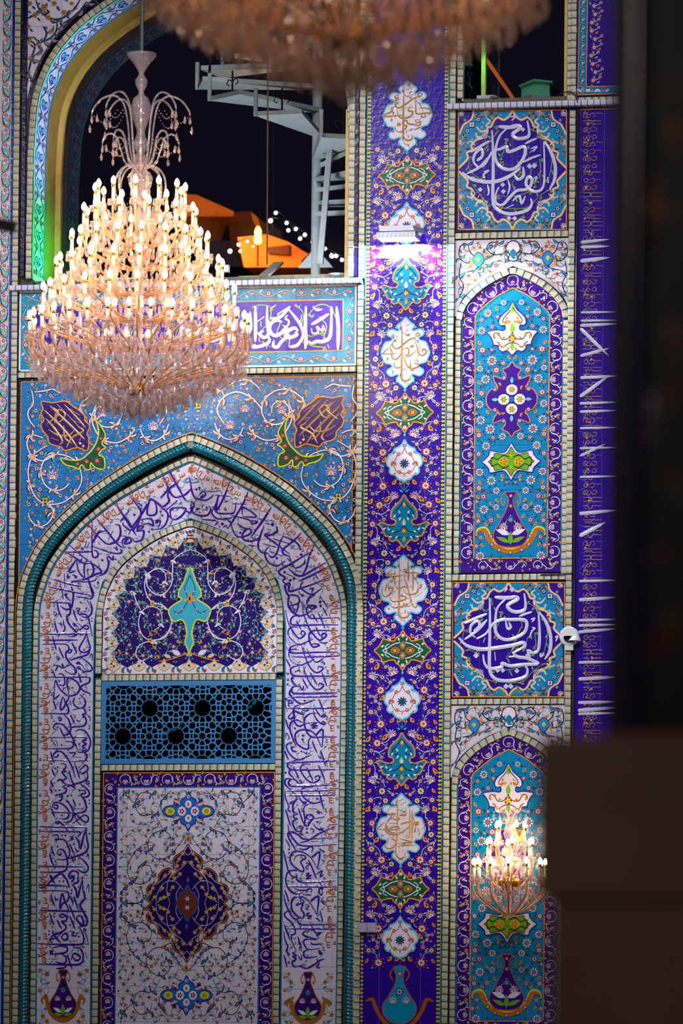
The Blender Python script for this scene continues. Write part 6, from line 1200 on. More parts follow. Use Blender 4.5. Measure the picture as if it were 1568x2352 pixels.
def chandelier_meshes(K, tiers, tag_, drop_rings, cs=1.0):
    D = {}
    k = K*cs
    D['candle'] = MB().lathe([(0, 0), (4.2*k, 0), (4.0*k, 30*k), (0, 30*k)], n=8).mesh('candle', M_candle, True)
    D['socket'] = MB().lathe([(0, 30*k), (4.4*k, 30*k), (4.8*k, 34*k), (4.0*k, 38*k), (0, 38.5*k)], n=8).mesh('socket', M_brass, True)
    D['bulb'] = MB().lathe([(0, 37*k), (3.6*k, 38*k), (6.0*k, 44*k), (5.6*k, 49*k), (3.2*k, 54*k), (0.3*k, 57*k)], n=10).mesh('bulb', M_bulb, True)
    cup = MB().lathe([(1.5*k, -8*k), (5*k, -4*k), (13*k, 1*k), (13.5*k, 2.4*k), (5*k, 0), (5.5*k, 6*k), (0, 6*k)], n=12)
    for q in range(8):
        a = 2*PI*q/8; v, f = drop_verts(5.0*k, 13*k, 5, (12*k*math.cos(a), 12*k*math.sin(a), 1*k)); cup.add(v, f)
        v, f = drop_verts(3.6*k, 8*k, 4, (6*k*math.cos(a+.4), 6*k*math.sin(a+.4), -4*k)); cup.add(v, f)
    D['cup'] = cup.mesh('candle_cup', M_cry)
    v, f = drop_verts(12*k, 26*k, 7); D['drop'] = mk('crystal_drop', v, f, M_cry2)
    v, f = drop_verts(8*k, 19*k, 6); D['sdrop'] = mk('crystal_drop', v, f, M_cry)
    return D
def chandelier(name, label, pos, K, tiers, rings, yb, ytop, stem_prof, palms, fringe, D, watts, cs=1.0, ball=13, pole=None, gl=None):
    """tiers: (bulb-top row, radius, count); rows are picture rows of the upright chandelier, yb its lowest row"""
    root = empty(name, pos); tag(root, label, 'chandelier', 'crystal chandeliers')
    z = lambda y: (yb-y)*K
    mb = MB().lathe([(r*K, z(y)) for r, y in stem_prof], n=14); o = mb.build('stem', M_glass, root, True)
    if pole: MB().lathe([(5*K, z(pole[0])), (5*K, z(pole[1]))], n=8).build('hanging_pole', M_cord, root)
    hub = MB().lathe([(0, z(yb-70)), (30*K*cs, z(yb-74)), (34*K*cs, z(yb-84)), (22*K*cs, z(yb-98)), (0, z(yb-102))], n=14).build('lower_bowl', M_brass, root, True)
    v, f = [], []
    bl = MB().lathe([(ball*K*math.sin(PI*i/6), z(yb)+ball*K*(1-math.cos(PI*i/6))) for i in range(7)], n=9).build('crystal_ball', M_cry2, root)
    rr = random.Random(len(tiers)*7+3)
    for ti, (yt, r, n) in enumerate(tiers):
        base = yt+57*cs
        hb = base+95*cs
        if ti == len(tiers)-1 and len(tiers) > 4: pts = [(26, yb-84), (95, yb-108), (170, yb-128), (222, yb-142), (248, yb-165), (r+1, base+24), (r, base+6)]
        else: pts = [(12*cs, hb), (0.4*r, hb-8*cs), (0.75*r, base+64*cs), (0.95*r, base+46*cs), (r+2, base+24*cs), (r, base+6)]
        am = MB().tube([(x*K, 0, z(y)) for x, y in cat_rom(pts, 4)], 2.6*K*cs, 6).mesh('arm', M_arm, True)
        for i in range(n):
            an = 2*PI*(i+0.5*(ti % 2)+0.25)/n
            arm = link('arm', am, root, (0, 0, 0), (0, 0, an))
            q = (r*K, 0, z(base))
            for part in ('cup', 'candle', 'socket', 'bulb'): link(D[part].name.split('.')[0] if part != 'cup' else 'candle_cup', D[part], arm, q)
        nl = 4
        for i in range(nl):
            an = 2*PI*(i+0.5*(ti % 2))/nl
            light('candle_glow', 'POINT', (0.72*r*K*math.cos(an), 0.72*r*K*math.sin(an), z(yt+20)), watts*n/nl, (1.0, 0.80, 0.60), parent=root, shadow_soft_size=0.05)
    for i, (r, y, n, big) in enumerate(rings):
        for q in range(n):
            an = 2*PI*(q+0.5*(i % 2))/n; link('crystal_drop', D['drop' if big else 'sdrop'], root, (r*K*math.cos(an), r*K*math.sin(an), z(y)+rr.uniform(-2, 2)*K), (0, 0, rr.uniform(0, 6)))
    fr = MB()
    for (r, y, n, w, h) in fringe:
        for q in range(n):
            an = 2*PI*(q+rr.random()*0.5)/n; e = rr.uniform(0.94, 1.06); v, f = drop_verts(w*K, h*K, 4, (r*e*K*math.cos(an), r*e*K*math.sin(an), z(y+rr.uniform(-5, 5)))); fr.add(v, f)
    if fr.v:
        o = fr.build('crystal_fringe', M_cry, root); o['kind'] = 'stuff'
    for (pts, n, dr) in palms:
        am = MB().tube([(x*K, 0, z(y)) for x, y in cat_rom(pts, 4)], 2.6*K, 6).mesh('palm_arm', M_glass, True)
        bead = MB(); x1, y1 = pts[-1]; x0, y0 = pts[-3]
        for q in range(12):
            t = q/11; bx = x1+(x0*0.6-x1)*t; by = y1+26*math.sin(PI*t)*0.9+(y0-y1)*t*0.3
            v, f = drop_verts(3.4*K, 3.8*K, 4, (bx*K, 0, z(by))); bead.add(v, f)
        for (dx, dy) in dr:
            v, f = drop_verts(8*K, 20*K, 6, ((x1+dx)*K, 0, z(y1+dy))); bead.add(v, f)
        bm_ = bead.mesh('bead_chain', M_cry)
        for i in range(n):
            an = 2*PI*(i+0.3)/n; arm = link('palm_arm', am, root, (0, 0, 0), (0, 0, an)); link('bead_chain', bm_, arm)
    return root
def copy_tree(o, parent=None):
    c = o.copy(); C.objects.link(c); c.parent = parent
    for ch in list(o.children): copy_tree(ch, c)
    return c
posm = W(316, 980, -2.5); depth = (posm-CAMPOS).dot(_f); KM = depth/FPX
E_ = 0.152
T6 = [(400, 104, 12), (447, 130, 12), (505, 158, 18), (559, 190, 20), (618, 221, 22), (680, 251, 32)]
T6 = [(y+E_*r, r, n) for y, r, n in T6]
RG = [(246, 838, 40, 1), (228, 852, 36, 1), (204, 868, 34, 1), (176, 884, 30, 1), (146, 899, 26, 1), (116, 912, 22, 1), (88, 924, 18, 1), (60, 934, 14, 1), (32, 940, 8, 1)]
FR = []
for (y, r, n) in T6:
    for k in range(5): FR.append((r*(0.45+0.12*k), y+62+14*((k*7) % 4), int(r*0.26), 8.5, 17))
    FR.append((r*0.9, y+84, int(r*0.3), 9, 18)); FR.append((r*0.99, y+96, int(r*0.28), 8.5, 16))
for k in range(8): FR.append((90+20*k, 800+(k % 3)*14, 26+4*k, 9, 20))
for (r_, y_, n_, b_) in RG: FR.append((r_-9, y_-12, n_+4, 12, 24)); FR.append((r_-4, y_-24, n_, 11, 22)); FR.append((r_-16, y_-6, n_, 11, 22))
STEM = [(0, 925), (14, 920), (20, 900), (14, 880), (10, 800), (12, 600), (12, 440), (26, 425), (30, 405), (22, 392), (10, 388), (14, 378), (20, 366), (14, 354), (9, 348), (16, 336), (20, 326), (12, 312), (9, 300), (12, 290), (22, 262), (24, 240), (18, 222), (8, 214), (6, 206), (14, 190), (15, 180), (8, 170), (6, 164), (10, 156), (20, 140), (34, 124), (35, 118), (28, 117), (6, 116)]
PALM = [([(8, 386), (26, 378), (46, 388), (58, 415), (54, 450), (34, 490)], 10, ((-14, -60),)), ([(12, 395), (24, 340), (30, 280), (40, 235), (62, 216), (90, 224), (108, 245), (113, 258)], 8, ((0, 4), (-12, 2), (4, 26))), ([(10, 385), (34, 372), (46, 340), (54, 315), (68, 304), (82, 310), (88, 326)], 8, ((0, 4), (-9, 2), (2, 22)))]
D0 = chandelier_meshes(KM, T6, '', RG)
main = chandelier('crystal_chandelier', 'large lit crystal chandelier with tiers of candles hanging in front of the arched window', posm, KM, T6, RG, 980, 118, STEM, PALM, FR, D0, 0.11, pole=(120, -400))
# the same chandelier, much nearer and higher
dep2 = depth*540/1010.0
d2 = _rot(((792-784.0)/FPX, 1.0, -(247-YP)/FPX)); near = copy_tree(main); near.location = CAMPOS+d2*dep2
tag(near, 'out of focus crystal chandelier hanging close at the top edge of the picture', 'chandelier', 'crystal chandeliers')
# small wall chandelier in the lower right niche
posw = W(1169, 2110, -0.42); KW = ((posw-CAMPOS).dot(_f))/FPX
TW3 = [(1880+.15*30, 34, 5), (1915+.15*52, 56, 6), (1958+.15*80, 82, 12)]
RW = [(74, 2038, 22, 0), (60, 2050, 18, 0), (44, 2062, 14, 0), (28, 2072, 10, 0), (14, 2080, 6, 0)]
FW_ = [(r*q, y+62+k*8, int(r*0.4), 6, 11) for (y, r, n) in TW3 for k, q in enumerate((0.5, 0.7, 0.9, 1.0))]
D1 = chandelier_meshes(KW, TW3, '', RW, 0.85)
STW = [(0, 2085), (8, 2080), (12, 2060), (8, 2040), (6, 1960), (10, 1930), (16, 1915), (10, 1895), (6, 1880), (12, 1868), (4, 1858), (0, 1856)]
PW = [([(5, 1890), (14, 1872), (26, 1860), (38, 1864)], 6, ((0, 3),))]
wl = chandelier('wall_chandelier', 'small crystal wall chandelier with lit candles in the lower right niche', posw, KW, TW3, RW, 2110, 1856, STW, PW, FW_, D1, 0.22, cs=0.85, ball=7)
wl['group'] = 'wall lamps'; wl['category'] = 'wall lamp'
bz = 215*KW
MB().tube([(0, 0.0, bz), (0, 0.15, bz+0.03), (0, 0.30, bz-0.01), (0, 0.41, bz-0.05)], 0.010, 8).build('wall_bracket', M_brass, wl, True)
MB().lathe([(0, 0), (0.05, 0), (0.045, 0.012), (0, 0.014)], n=14).build('wall_plate', M_brass, wl).rotation_euler = (PI/2, 0, 0)
wl.children[-1].location = (0, 0.418, bz-0.05)
# ================================================================ windows and the night outside
M_wood = mat('honey_wood', (150, 112, 48), rough=0.45, noise=0.5, nscale=14, ncol=(92, 62, 22))
M_wood2 = mat('pale_wood_edge', (206, 172, 96), rough=0.45, noise=0.4, nscale=14, ncol=(150, 112, 50))
M_metal = mat('grey_painted_steel', (176, 186, 190), rough=0.5, noise=0.3, nscale=10, ncol=(120, 124, 124))
M_dirt = mat('rubble_mortar', (110, 104, 92), rough=0.95, bump=1.0, bscale=40, noise=0.6, nscale=30)
gl = bpy.data.materials.new('window_glass'); gl.use_nodes = True; nt = gl.node_tree; nt.nodes.remove(nt.nodes['Principled BSDF'])
tr = nt.nodes.new('ShaderNodeBsdfTransparent'); gs = nt.nodes.new('ShaderNodeBsdfGlossy'); fr_ = nt.nodes.new('ShaderNodeFresnel'); mx = nt.nodes.new('ShaderNodeMixShader')
gs.inputs['Roughness'].default_value = 0.02; fr_.inputs['IOR'].default_value = 1.5
nt.links.new(fr_.outputs[0], mx.inputs[0]); nt.links.new(tr.outputs[0], mx.inputs[1]); nt.links.new(gs.outputs[0], mx.inputs[2]); nt.links.new(mx.outputs[0], nt.nodes['Material Output'].inputs['Surface'])
win = empty('window_1', (AXW, 0, V(438, 645))); struct(win, 'arched window with tiled reveal and wooden frame behind the chandelier')
def reveal(root, path, y0, y1, m, name, inset_=0.0, n=None):
    p = offset(path, -inset_) if inset_ else path
    L = root.location; vs = []; fs = []
    for q in p: vs += [(q[0]-L.x, y0-L.y, q[1]-L.z), (q[0]-L.x, y1-L.y, q[1]-L.z)]
    for i in range(len(p)-1): fs.append((2*i, 2*i+1, 2*i+3, 2*i+2))
    return link(name, mk(name, vs, fs, m), root)
def face_strip(root, path, w, y, y2, m, name):
    a, b = path, offset(path, -w); L = root.location; n = len(a)
    return MB().prism([(p[0]-L.x, p[1]-L.z) for p in a+b[::-1]], y, y2).build(name, m, root)
wpath = resample(A_win, 15*PXM)
Y1, Y2 = 0.36, 0.66
# tiled reveal: single tiles round the arch, then the painted ornament
tl_m = M_tile['white']
for i in range(0, len(wpath)-1, 4):
    seg = wpath[i:i+5]
    if len(seg) > 1:
        o = reveal(win, seg, 0.0, Y1-0.002, tl_m, 'reveal_tile', -0.0005)
a = Art()
rl = resample(A_win, 1.0*PXM); nrl = len(rl)
class RevealArt(Art):
    def build(s, name, root, material=None, label=None, y0=0.0):
        v = []
        for (sx, ly, t) in s.v:
            i = max(0, min(nrl-2, int(sx))); f = sx-i; p, q = rl[i], rl[i+1]; tx, tz = q[0]-p[0], q[1]-p[1]; l = math.hypot(tx, tz) or 1
            d = -ly*1.0+0.0008
            v.append((p[0]+tx*f+tz/l*d, t, p[1]+tz*f-tx/l*d))
        s.v = v; return Art.build(s, name, root, material, label)
ra = RevealArt(lambda x, y: (x, Y1/2+y*PXM))
hd = Y1/2/PXM
ra.poly([(0, -hd+4), (nrl-2, -hd+4), (nrl-2, -hd+9), (0, -hd+9)], (0, 150, 180), 1) if False else None
DB = (20, 60, 190)
for i in range(0, nrl-60, 4):
    ra.poly([(i, -hd), (i+4, -hd), (i+4, -hd+14), (i, -hd+14)], (120, 220, 200), 1); ra.poly([(i, hd-8), (i+4, hd-8), (i+4, hd), (i, hd)], (20, 110, 200), 1)
for i, sx in enumerate(range(20, nrl-70, 60)):
    ra.stroke([(sx, 0), (sx+20, -34), (sx+30, -38), (sx+40, -34), (sx+60, 0), (sx+40, 34), (sx+30, 38), (sx+20, 34), (sx, 0)], 4, DB, 2, 1)
    for e in (1, -1): ra.ell(sx+30, e*15, 9, 12, DB, 2, 8); ra.ell(sx+30, e*15, 6, 8, (120, 200, 230), 3, 8); ra.leaf(sx+14, e*3, 24, 8, e*.6, DB, 2); ra.flower(sx, e*20, 8, 8, DB, (130, 40, 150), (120, 200, 230), 3); ra.flower(sx, e*36, 7, 6, (110, 60, 160), DB, OR, 3); ra.flower(sx+16, e*42, 5, 5, DB, CY, WH, 3); ra.flower(sx+44, e*42, 5, 5, DB, CY, WH, 3)
    ra.flower(sx, 0, 12, 6, (0, 140, 210), WH, OR, 4); ra.flower(sx+30, 0, 8, 6, CY, DB, WH, 4)
ra.build('blue_arabesque', win)
reveal(win, wpath, Y1, Y2, M_wood, 'wood_lining', 0.001)
face_strip(win, wpath, 0.042, Y2, Y2+0.06, M_wood2, 'frame')
ppoly = [(p[0]-win.location.x, p[1]-win.location.z) for p in offset(wpath, -0.03)]
MB().prism(ppoly, Y2+0.03, Y2+0.034).build('pane', gl, win)
MB().box((U(791, 450)-win.location.x, 0.02, V(790, 640)-win.location.z), (U(800, 450)-win.location.x, 0.10, V(790, 250)-win.location.z)).build('jamb_board', M_wood2, win)
MB().box((U(80, 640)-win.location.x, 0.05, 0.0), (U(800, 640)-win.location.x, 0.66, 0.03)).build('sill', M_dirt, win)
# green light strips of the window niches (lamps of their own)
def led_strip(p, length, label, watts, target, size=70):
    root = empty('led_strip', p); tag(root, label, 'led light', 'green led strips')
    MB().box((0, -0.012, 0), (length, 0.012, 0.016)).build('channel', M_metal, root)
    m = bpy.data.materials.get('green_led') or mat('green_led', (30, 255, 90), emit=3.0, ecol=(20, 255, 80))
    MB().box((0.01, -0.007, 0.016), (length-0.01, 0.007, 0.019)).build('diffuser', m, root)
    light('green_glow', 'SPOT', (length/2, 0.0, 0.03), watts, (0.02, 1.0, 0.16), target=Vector(target)-Vector(p), parent=root, spot_size=math.radians(size), spot_blend=0.9, shadow_soft_size=0.05)
    return root
led_strip(W(205, 646, 0.30), 0.4, 'green led strip lying at the left end of the arched window sill', 75.0, W(85, 575, 0.30), 80)
led_strip(W(690, 646, 0.14), 0.25, 'green led strip lying at the right end of the arched window sill', 9.0, W(797, 570, 0.06), 60)
light('window_uplight', 'SPOT', W(300, 640, 0.12), 190, (0.62, 0.92, 1.0), target=W(96, 200, 0.18), spot_size=math.radians(60), spot_blend=1.0, shadow_soft_size=0.1)
# things on the sill
o = MB().box((0, 0, 0), (W(788, 630).x-W(527, 630).x, 0.10, 0.075)).build('sill_beam', mat('weathered_beam', (170, 172, 140), rough=0.8, noise=0.6, nscale=12, ncol=(90, 84, 60)), loc=(W(527, 630).x, 0.30, V(650, 641)+0.004)); tag(o, 'weathered pale beam lying along the arched window sill', 'beam')
pa, pb = W(605, 641, 0.06), W(640, 610, 0.42)
o = MB().bar((0, 0, 0), pb-pa, 0.075, 0.018).build('board', mat('grey_board', (120, 118, 112), rough=0.8, noise=0.4), loc=pa+Vector((0, 0, 0.02))); tag(o, 'short grey board leaning on the window sill beam', 'board')
o = MB().lathe([(0, 0), (0.06, 0), (0.075, 0.02), (0.07, 0.022), (0.055, 0.006), (0, 0.006)], n=16).build('tray', M_metal, smooth=True, loc=W(775, 636, 0.10)); tag(o, 'round metal tray at the right end of the window sill', 'tray')
bx_ = empty('floodlight', W(515, 632, 0.12)); tag(bx_, 'white box lamp on the sill beside the chandelier', 'lamp')
MB().box((-0.035, -0.02, 0.02), (0.035, 0.03, 0.075)).build('housing', M_metal, bx_); MB().bar((-0.02, 0, 0), (-0.02, 0, 0.03), 0.012).build('foot', M_metal, bx_); MB().box((-0.03, -0.022, 0.028), (0.03, -0.02, 0.068)).build('lens', mat('lamp_lens', (240, 240, 255), emit=1.5), bx_)
cb = MB().tube([W(613, 608, 0.60), W(613.5, 500, 0.60), W(615, 180, 0.60), W(616, 60, 0.60)], 0.006, 6).build('hanging_cable', mat('cable_steel', (90, 70, 56), rough=0.4)); tag(cb, 'thin vertical cable hanging inside the arched window', 'cable')
cb2 = MB().tube([W(803, 633, -0.035), W(800, 610, -0.04), W(808, 590, -0.035), W(812, 568, -0.03), W(850, 566, -0.02), W(872, 572, -0.03)], 0.004, 6).build('power_cable', mat('grey_cable', (150, 144, 160), rough=0.5)); tag(cb2, 'grey power cable running from the wall light to the window sill', 'cable')
# ---- spiral staircase outside
stair = empty('spiral_staircase', W(725, 615, 2.6)); tag(stair, 'pale grey steel spiral staircase outside the arched window', 'staircase')
SL = stair.location
def sp(px, py, Y=2.6): return W(px, py, Y)-SL
MB().lathe([(0.04, -4.5), (0.04, W(725, 60, 2.6).z-SL.z)], n=14).build('post', M_metal, stair, True)
MB().add([(-0.14, -0.02, 0), (0.14, -0.02, 0), (0, -0.02, 0.16), (-0.14, 0.02, 0), (0.14, 0.02, 0), (0, 0.02, 0.16)], [(0, 1, 2), (5, 4, 3), (0, 3, 4, 1), (1, 4, 5, 2), (2, 5, 3, 0)]).build('base_gusset', M_metal, stair)
rz = 0.185; R1 = 0.95
z0 = W(725, 318, 2.6).z-SL.z
for i in range(-3, 7):
    # tread i: a wedge seen from below; i=0 faces the viewer
    an = -PI/2-0.12-i*0.56; z_ = z0+i*rz+0.02; da = 0.20
    dr = Vector((math.cos(an), math.sin(an), 0)); 
    c = [(0.04*math.cos(an-1.2), 0.04*math.sin(an-1.2)), (R1*math.cos(an-da), R1*math.sin(an-da)), (R1*math.cos(an+da), R1*math.sin(an+da)), (0.04*math.cos(an+1.2), 0.04*math.sin(an+1.2))]
    t = MB().add([(x, y, z_) for x, y in c]+[(x, y, z_+0.035) for x, y in c], [(3, 2, 1, 0), (4, 5, 6, 7), (0, 1, 5, 4), (1, 2, 6, 5), (2, 3, 7, 6), (3, 0, 4, 7)]).build('tread', M_metal, stair)
    p = Vector((c[1][0], c[1][1], z_)); MB().bar(p-Vector((0, 0, 0.0)), p+Vector((0, 0, rz+0.03)), 0.028).build('riser_post', M_metal, stair)
    mid_ = Vector((R1*0.9*math.cos(an), R1*0.9*math.sin(an), z_+0.035)); s_ = MB().tube([mid_, mid_+Vector((0, 0, rz))], 0.008, 6)
    for e in (1, -1):
        tdir = Vector((-math.sin(an), math.cos(an), 0))*e; s_.tube([mid_+Vector((0, 0, 0.10)), mid_+tdir*0.05+Vector((0, 0, 0.12)), mid_+tdir*0.07+Vector((0, 0, 0.09)), mid_+tdir*0.04+Vector((0, 0, 0.07))], 0.005, 5)
    s_.build('scroll_baluster', mat('black_iron', (26, 26, 30), rough=0.5) if i == -3 else bpy.data.materials['black_iron'], stair)
for (x0, y0, x1, y1, w, Y) in ((757, 340, 735, 606, 0.045, 2.2), (735, 380, 800, 348, 0.03, 2.3), (722, 437, 800, 427, 0.03, 2.5), (724, 492, 800, 488, 0.06, 2.5)):
    MB().bar(sp(x0, y0, Y), sp(x1, y1, Y), w, 0.03).build('brace', M_metal, stair)
light('yard_lamp', 'SPOT', W(560, 250, 1.1)+Vector((0, 0, -2.0)), 160, (0.85, 0.95, 1.0), target=W(720, 300, 2.6), spot_size=math.radians(90), spot_blend=0.8, shadow_soft_size=0.2)
# ---- orange shapes, taken for a golden dome's reflection, built as slab buildings
M_gold_b = mat('gold_lit_plaster', (232, 128, 36), rough=0.7, noise=0.4, nscale=2)
M_brown = mat('brown_canvas', (96, 44, 18), rough=0.8, noise=0.4, nscale=2)
def slab(root, pts, Y, th, m, name):
    L = root.location; q = [W(px, py, Y) for px, py in pts]
    return MB().prism([(p.x-L.x, p.z-L.z) for p in q], Y-L.y, Y-L.y+th).build(name, m, root)
YB = 14.0
gb = empty('canopy_reflection', W(520, 620, YB)); tag(gb, 'orange reflection behind the chandelier, built as a canopy', 'building')
slab(gb, [(400, 445), (450, 447), (536, 485), (536, 497), (400, 497)], YB, 2.0, M_gold_b, 'roof'); slab(gb, [(462, 497), (536, 493), (520, 520), (506, 552), (462, 555)], YB+0.5, 1.0, M_brown, 'wall'); slab(gb, [(520, 488), (576, 485), (596, 530), (600, 612), (560, 612), (530, 560)], YB+0.3, 0.6, M_brown, 'side_canopy'); slab(gb, [(576, 486), (592, 500), (602, 535), (594, 535), (580, 505)], YB-0.05, 0.4, M_gold_b, 'edge_rib'); slab(gb, [(480, 555), (530, 552), (560, 612), (470, 612)], YB+0.4, 0.6, mat('night_blue_wall', (30, 34, 80), rough=0.7), 'lower_wall')
g2 = empty('tent_reflection', W(660, 620, YB-2)); tag(g2, 'orange reflection beside the flame lamp, built as a tent roof', 'building')
slab(g2, [(545, 545), (612, 538), (660, 555), (712, 586), (700, 614), (560, 614)], YB-2, 1.5, M_gold_b, 'roof'); slab(g2, [(612, 568), (664, 562), (664, 585), (616, 582)], YB-2.1, 0.2, M_brown, 'opening'); slab(g2, [(690, 600), (712, 578), (716, 580), (696, 606)], YB-2.15, 0.2, M_brown, 'gable_edge')
light('orange_fill_light', 'POINT', W(600, 560, YB-4.2), 210, (1.0, 0.52, 0.14), shadow_soft_size=0.2)  # unseen orange lights added to brighten the orange slabs
light('orange_fill_light', 'POINT', W(450, 520, YB-2.6), 80, (1.0, 0.45, 0.12), shadow_soft_size=0.2)
fl = empty('flame_lamp', W(592, 560, YB-3)); tag(fl, 'bright flame shaped lamp glowing outside the arched window', 'lamp')
KF = (W(593, 540, YB-3)-W(592, 540, YB-3)).length
MB().lathe([(0, -2*KF), (8*KF, 2*KF), (9*KF, 9*KF), (7*KF, 18*KF), (8*KF, 28*KF), (5*KF, 36*KF), (0.5*KF, 40*KF)], n=10).build('flame', mat('flame_glow', (255, 200, 90), emit=9.0, ecol=(255, 190, 80)), fl, True); MB().tube([(0, 0, -2*KF), (0, 0, -50*KF)], 2.5*KF, 6).build('lamp_post', M_brown, fl)
M_lamp = mat('white_lamp', (255, 255, 255), emit=5.0)
for i, (px, py, r) in enumerate(((633, 489, 4), (621, 507, 5), (658, 512, 4), (662, 529, 4), (679, 526, 4), (689, 548, 4), (700, 539, 4), (718, 556, 4), (735, 568, 5), (746, 571, 4), (762, 588, 5), (772, 588, 4), (785, 597, 4), (548, 562, 4), (528, 577, 5), (568, 554, 3), (551, 577, 3), (581, 566, 2))):
    Y = 9.0; K_ = (W(px+1, py, Y)-W(px, py, Y)).length; q = W(px, py, Y)
    lp = empty('string_lamp', q); tag(lp, 'small white globe lamp on the wire outside the window', 'lamp', 'string of white lamps outside')
    MB().lathe([(r*K_*math.sin(PI*k/6), -r*K_*math.cos(PI*k/6)) for k in range(7)], n=8).build('globe', M_lamp, lp, True); MB().lathe([(r*K_*.5, r*K_*.8), (r*K_*.5, r*K_*1.4), (0, r*K_*1.5)], n=6).build('cap', M_cord, lp)
for seq in (((621, 507), (658, 512), (689, 548), (735, 568), (785, 597)), ((633, 489), (679, 526), (718, 556), (772, 588)), ((528, 577), (548, 562), (568, 554), (581, 566))):
    o = MB().tube([W(px, py, 9.0)+Vector((0, 0, 0.03)) for px, py in seq], 0.004, 4).build('lamp_wire', M_cord); tag(o, 'dark wire carrying small white lamps outside the window', 'wire', 'lamp wires outside')
# ---- small window at the right
w2 = empty('window_2', (U(1183, 100), 0, V(1183, 228))); struct(w2, 'small window with green lit reveal above the right calligraphy square')
L2 = w2.location; xl, xr = U(1064, 200)-L2.x, U(1303, 200)-L2.x; zt = V(1183, -80)-L2.z
for i in range(6): MB().box((xl-0.012, 0.0, i*zt/6), (xl, 0.37, (i+1)*zt/6-0.002)).build('reveal_tile', M_tile['white'], w2)
ra2 = Art()
for i in range(9):
    y = i*0.12+0.05
    for (dy, dz, r_) in ((0.10, 0, .03), (0.26, 0.03, .035), (0.18, 0.06, .028), (0.32, -.03, .02), (0.05, 0.06, .02)):
        for k in range(8): an = 2*PI*k/8; ra2.v += [(xl+0.001+L2.x, dy+r_*.5*math.cos(an-.2), y+dz+r_*.5*math.sin(an-.2)+L2.z), (xl+0.001+L2.x, dy+r_*math.cos(an), y+dz+r_*math.sin(an)+L2.z), (xl+0.001+L2.x, dy+r_*.5*math.cos(an+.2), y+dz+r_*.5*math.sin(an+.2)+L2.z)]; n_ = len(ra2.v); ra2.f.append((n_-3, n_-2, n_-1)); ra2.c.append(DB)
o = ra2.build('blue_arabesque', w2)
MB().box((xl-0.012, 0.37, 0), (xl, 0.78, zt)).build('wood_lining', M_wood, w2); MB().box((xl, 0.74, 0), (xl+0.03, 0.80, zt)).build('frame', M_wood2, w2); MB().box((xr-0.03, 0.02, 0.0), (xr, 0.10, zt)).build('jamb_board', M_wood2, w2)
MB().box((xl, 0.76, 0), (xr, 0.764, zt)).build('pane', gl, w2)
rb = MB(); rq = random.Random(3)
for i in range(26): x = xl+(xr-xl)*rq.random(); y = rq.uniform(0.0, 0.5); s = rq.uniform(0.012, 0.04); rb.lathe([(0, 0), (s, 0.002), (s*rq.uniform(.5, .8), s*.6), (0, s*.8)], (x, y, 0.01), 6)
rb.box((xl, 0.0, -0.02), (xr, 0.75, 0.012)); rb.build('sill', M_dirt, w2)
led_strip(W(1150, 232, 0.35), 0.2, 'green led strip lying on the sill of the small window, left end', 60.0, W(1068, 120, 0.40), 110)
led_strip(W(1235, 232, 0.10), 0.12, 'green led strip lying on the sill of the small window, right end', 26.0, W(1300, 130, 0.06), 80)
o = MB().box((-0.07, -0.02, 0), (0.07, 0.05, 0.03)).build('metal_bar', M_metal, loc=W(1117, 229, 0.05)); tag(o, 'short grey metal bar on the sill of the small window', 'bar')
o = MB().tube([W(1271, 224, 0.05), W(1290, 214, -0.02), W(1310, 210, -0.05), W(1322, 218, -0.05), W(1326, 235, -0.07)], 0.005, 6).build('black_cable', mat('violet_cable', (52, 30, 84), rough=0.4)); tag(o, 'dark violet cable looping out of the small window', 'cable')
pb_ = [W(1326, 246, -0.07), W(1326, 300, -0.035), W(1323, 600, -0.035), W(1320, 1000, -0.035), W(1317, 1300, -0.035), W(1312, 1318, -0.035), W(1240, 1320, -0.03)]
o = MB().tube(pb_, 0.005, 6).build('long_cable', bpy.data.materials['violet_cable']); tag(o, 'violet cable running down beside the kufic script', 'cable')
tb = empty('green_lit_shed', W(1225, 225, 4.0)); tag(tb, 'green lit box seen outside the small window', 'building'); M_gs = mat('shed_paint', (80, 150, 130), rough=0.6); slab(tb, [(1197, 196), (1225, 184), (1262, 188), (1262, 224), (1197, 224)], 4.0, 0.5, M_gs, 'wall'); slab(tb, [(1190, 196), (1226, 181), (1268, 186), (1268, 190), (1226, 186), (1194, 199)], 3.95, 0.6, M_gs, 'roof')
light('shed_glow', 'POINT', W(1225, 215, 3.4), 1.6, (0.1, 1.0, 0.4), shadow_soft_size=0.05)
o = MB().bar(W(1105, 120, 6.0), W(1178, 226, 6.0), 0.03).build('orange_rail', M_gold_b); tag(o, 'thin orange lit rail slanting outside the small window', 'rail')
light('rail_glow', 'POINT', W(1130, 160, 5.5), 2, (1.0, 0.5, 0.15), shadow_soft_size=0.05)
# ---- fittings on the wall
led = empty('led_wall_light', W(932, 552, 0.0)); tag(led, 'grey led wall floodlight shining down on the violet pilaster', 'wall light'); LL = led.location
M_alu = mat('grey_aluminium', (170, 170, 184), rough=0.4, metal=0.3)
kx = PXM
MB().add([(-52*kx, -0.16, 0.045), (28*kx, -0.16, 0.045), (44*kx, 0, 0.045), (-40*kx, 0, 0.045), (-52*kx, -0.16, 0.085), (24*kx, -0.16, 0.085), (40*kx, 0, 0.085), (-40*kx, 0, 0.085)], [(0, 1, 5, 4), (1, 2, 6, 5), (2, 3, 7, 6), (3, 0, 4, 7), (4, 5, 6, 7), (3, 2, 1, 0)]).build('driver_box', M_alu, led)
MB().box((-40*kx, -0.15, 0.02), (30*kx, -0.03, 0.045)).build('bracket', M_metal, led)
MB().box((-52*kx, -0.26, -0.02), (36*kx, -0.06, 0.02)).build('housing', M_alu, led)
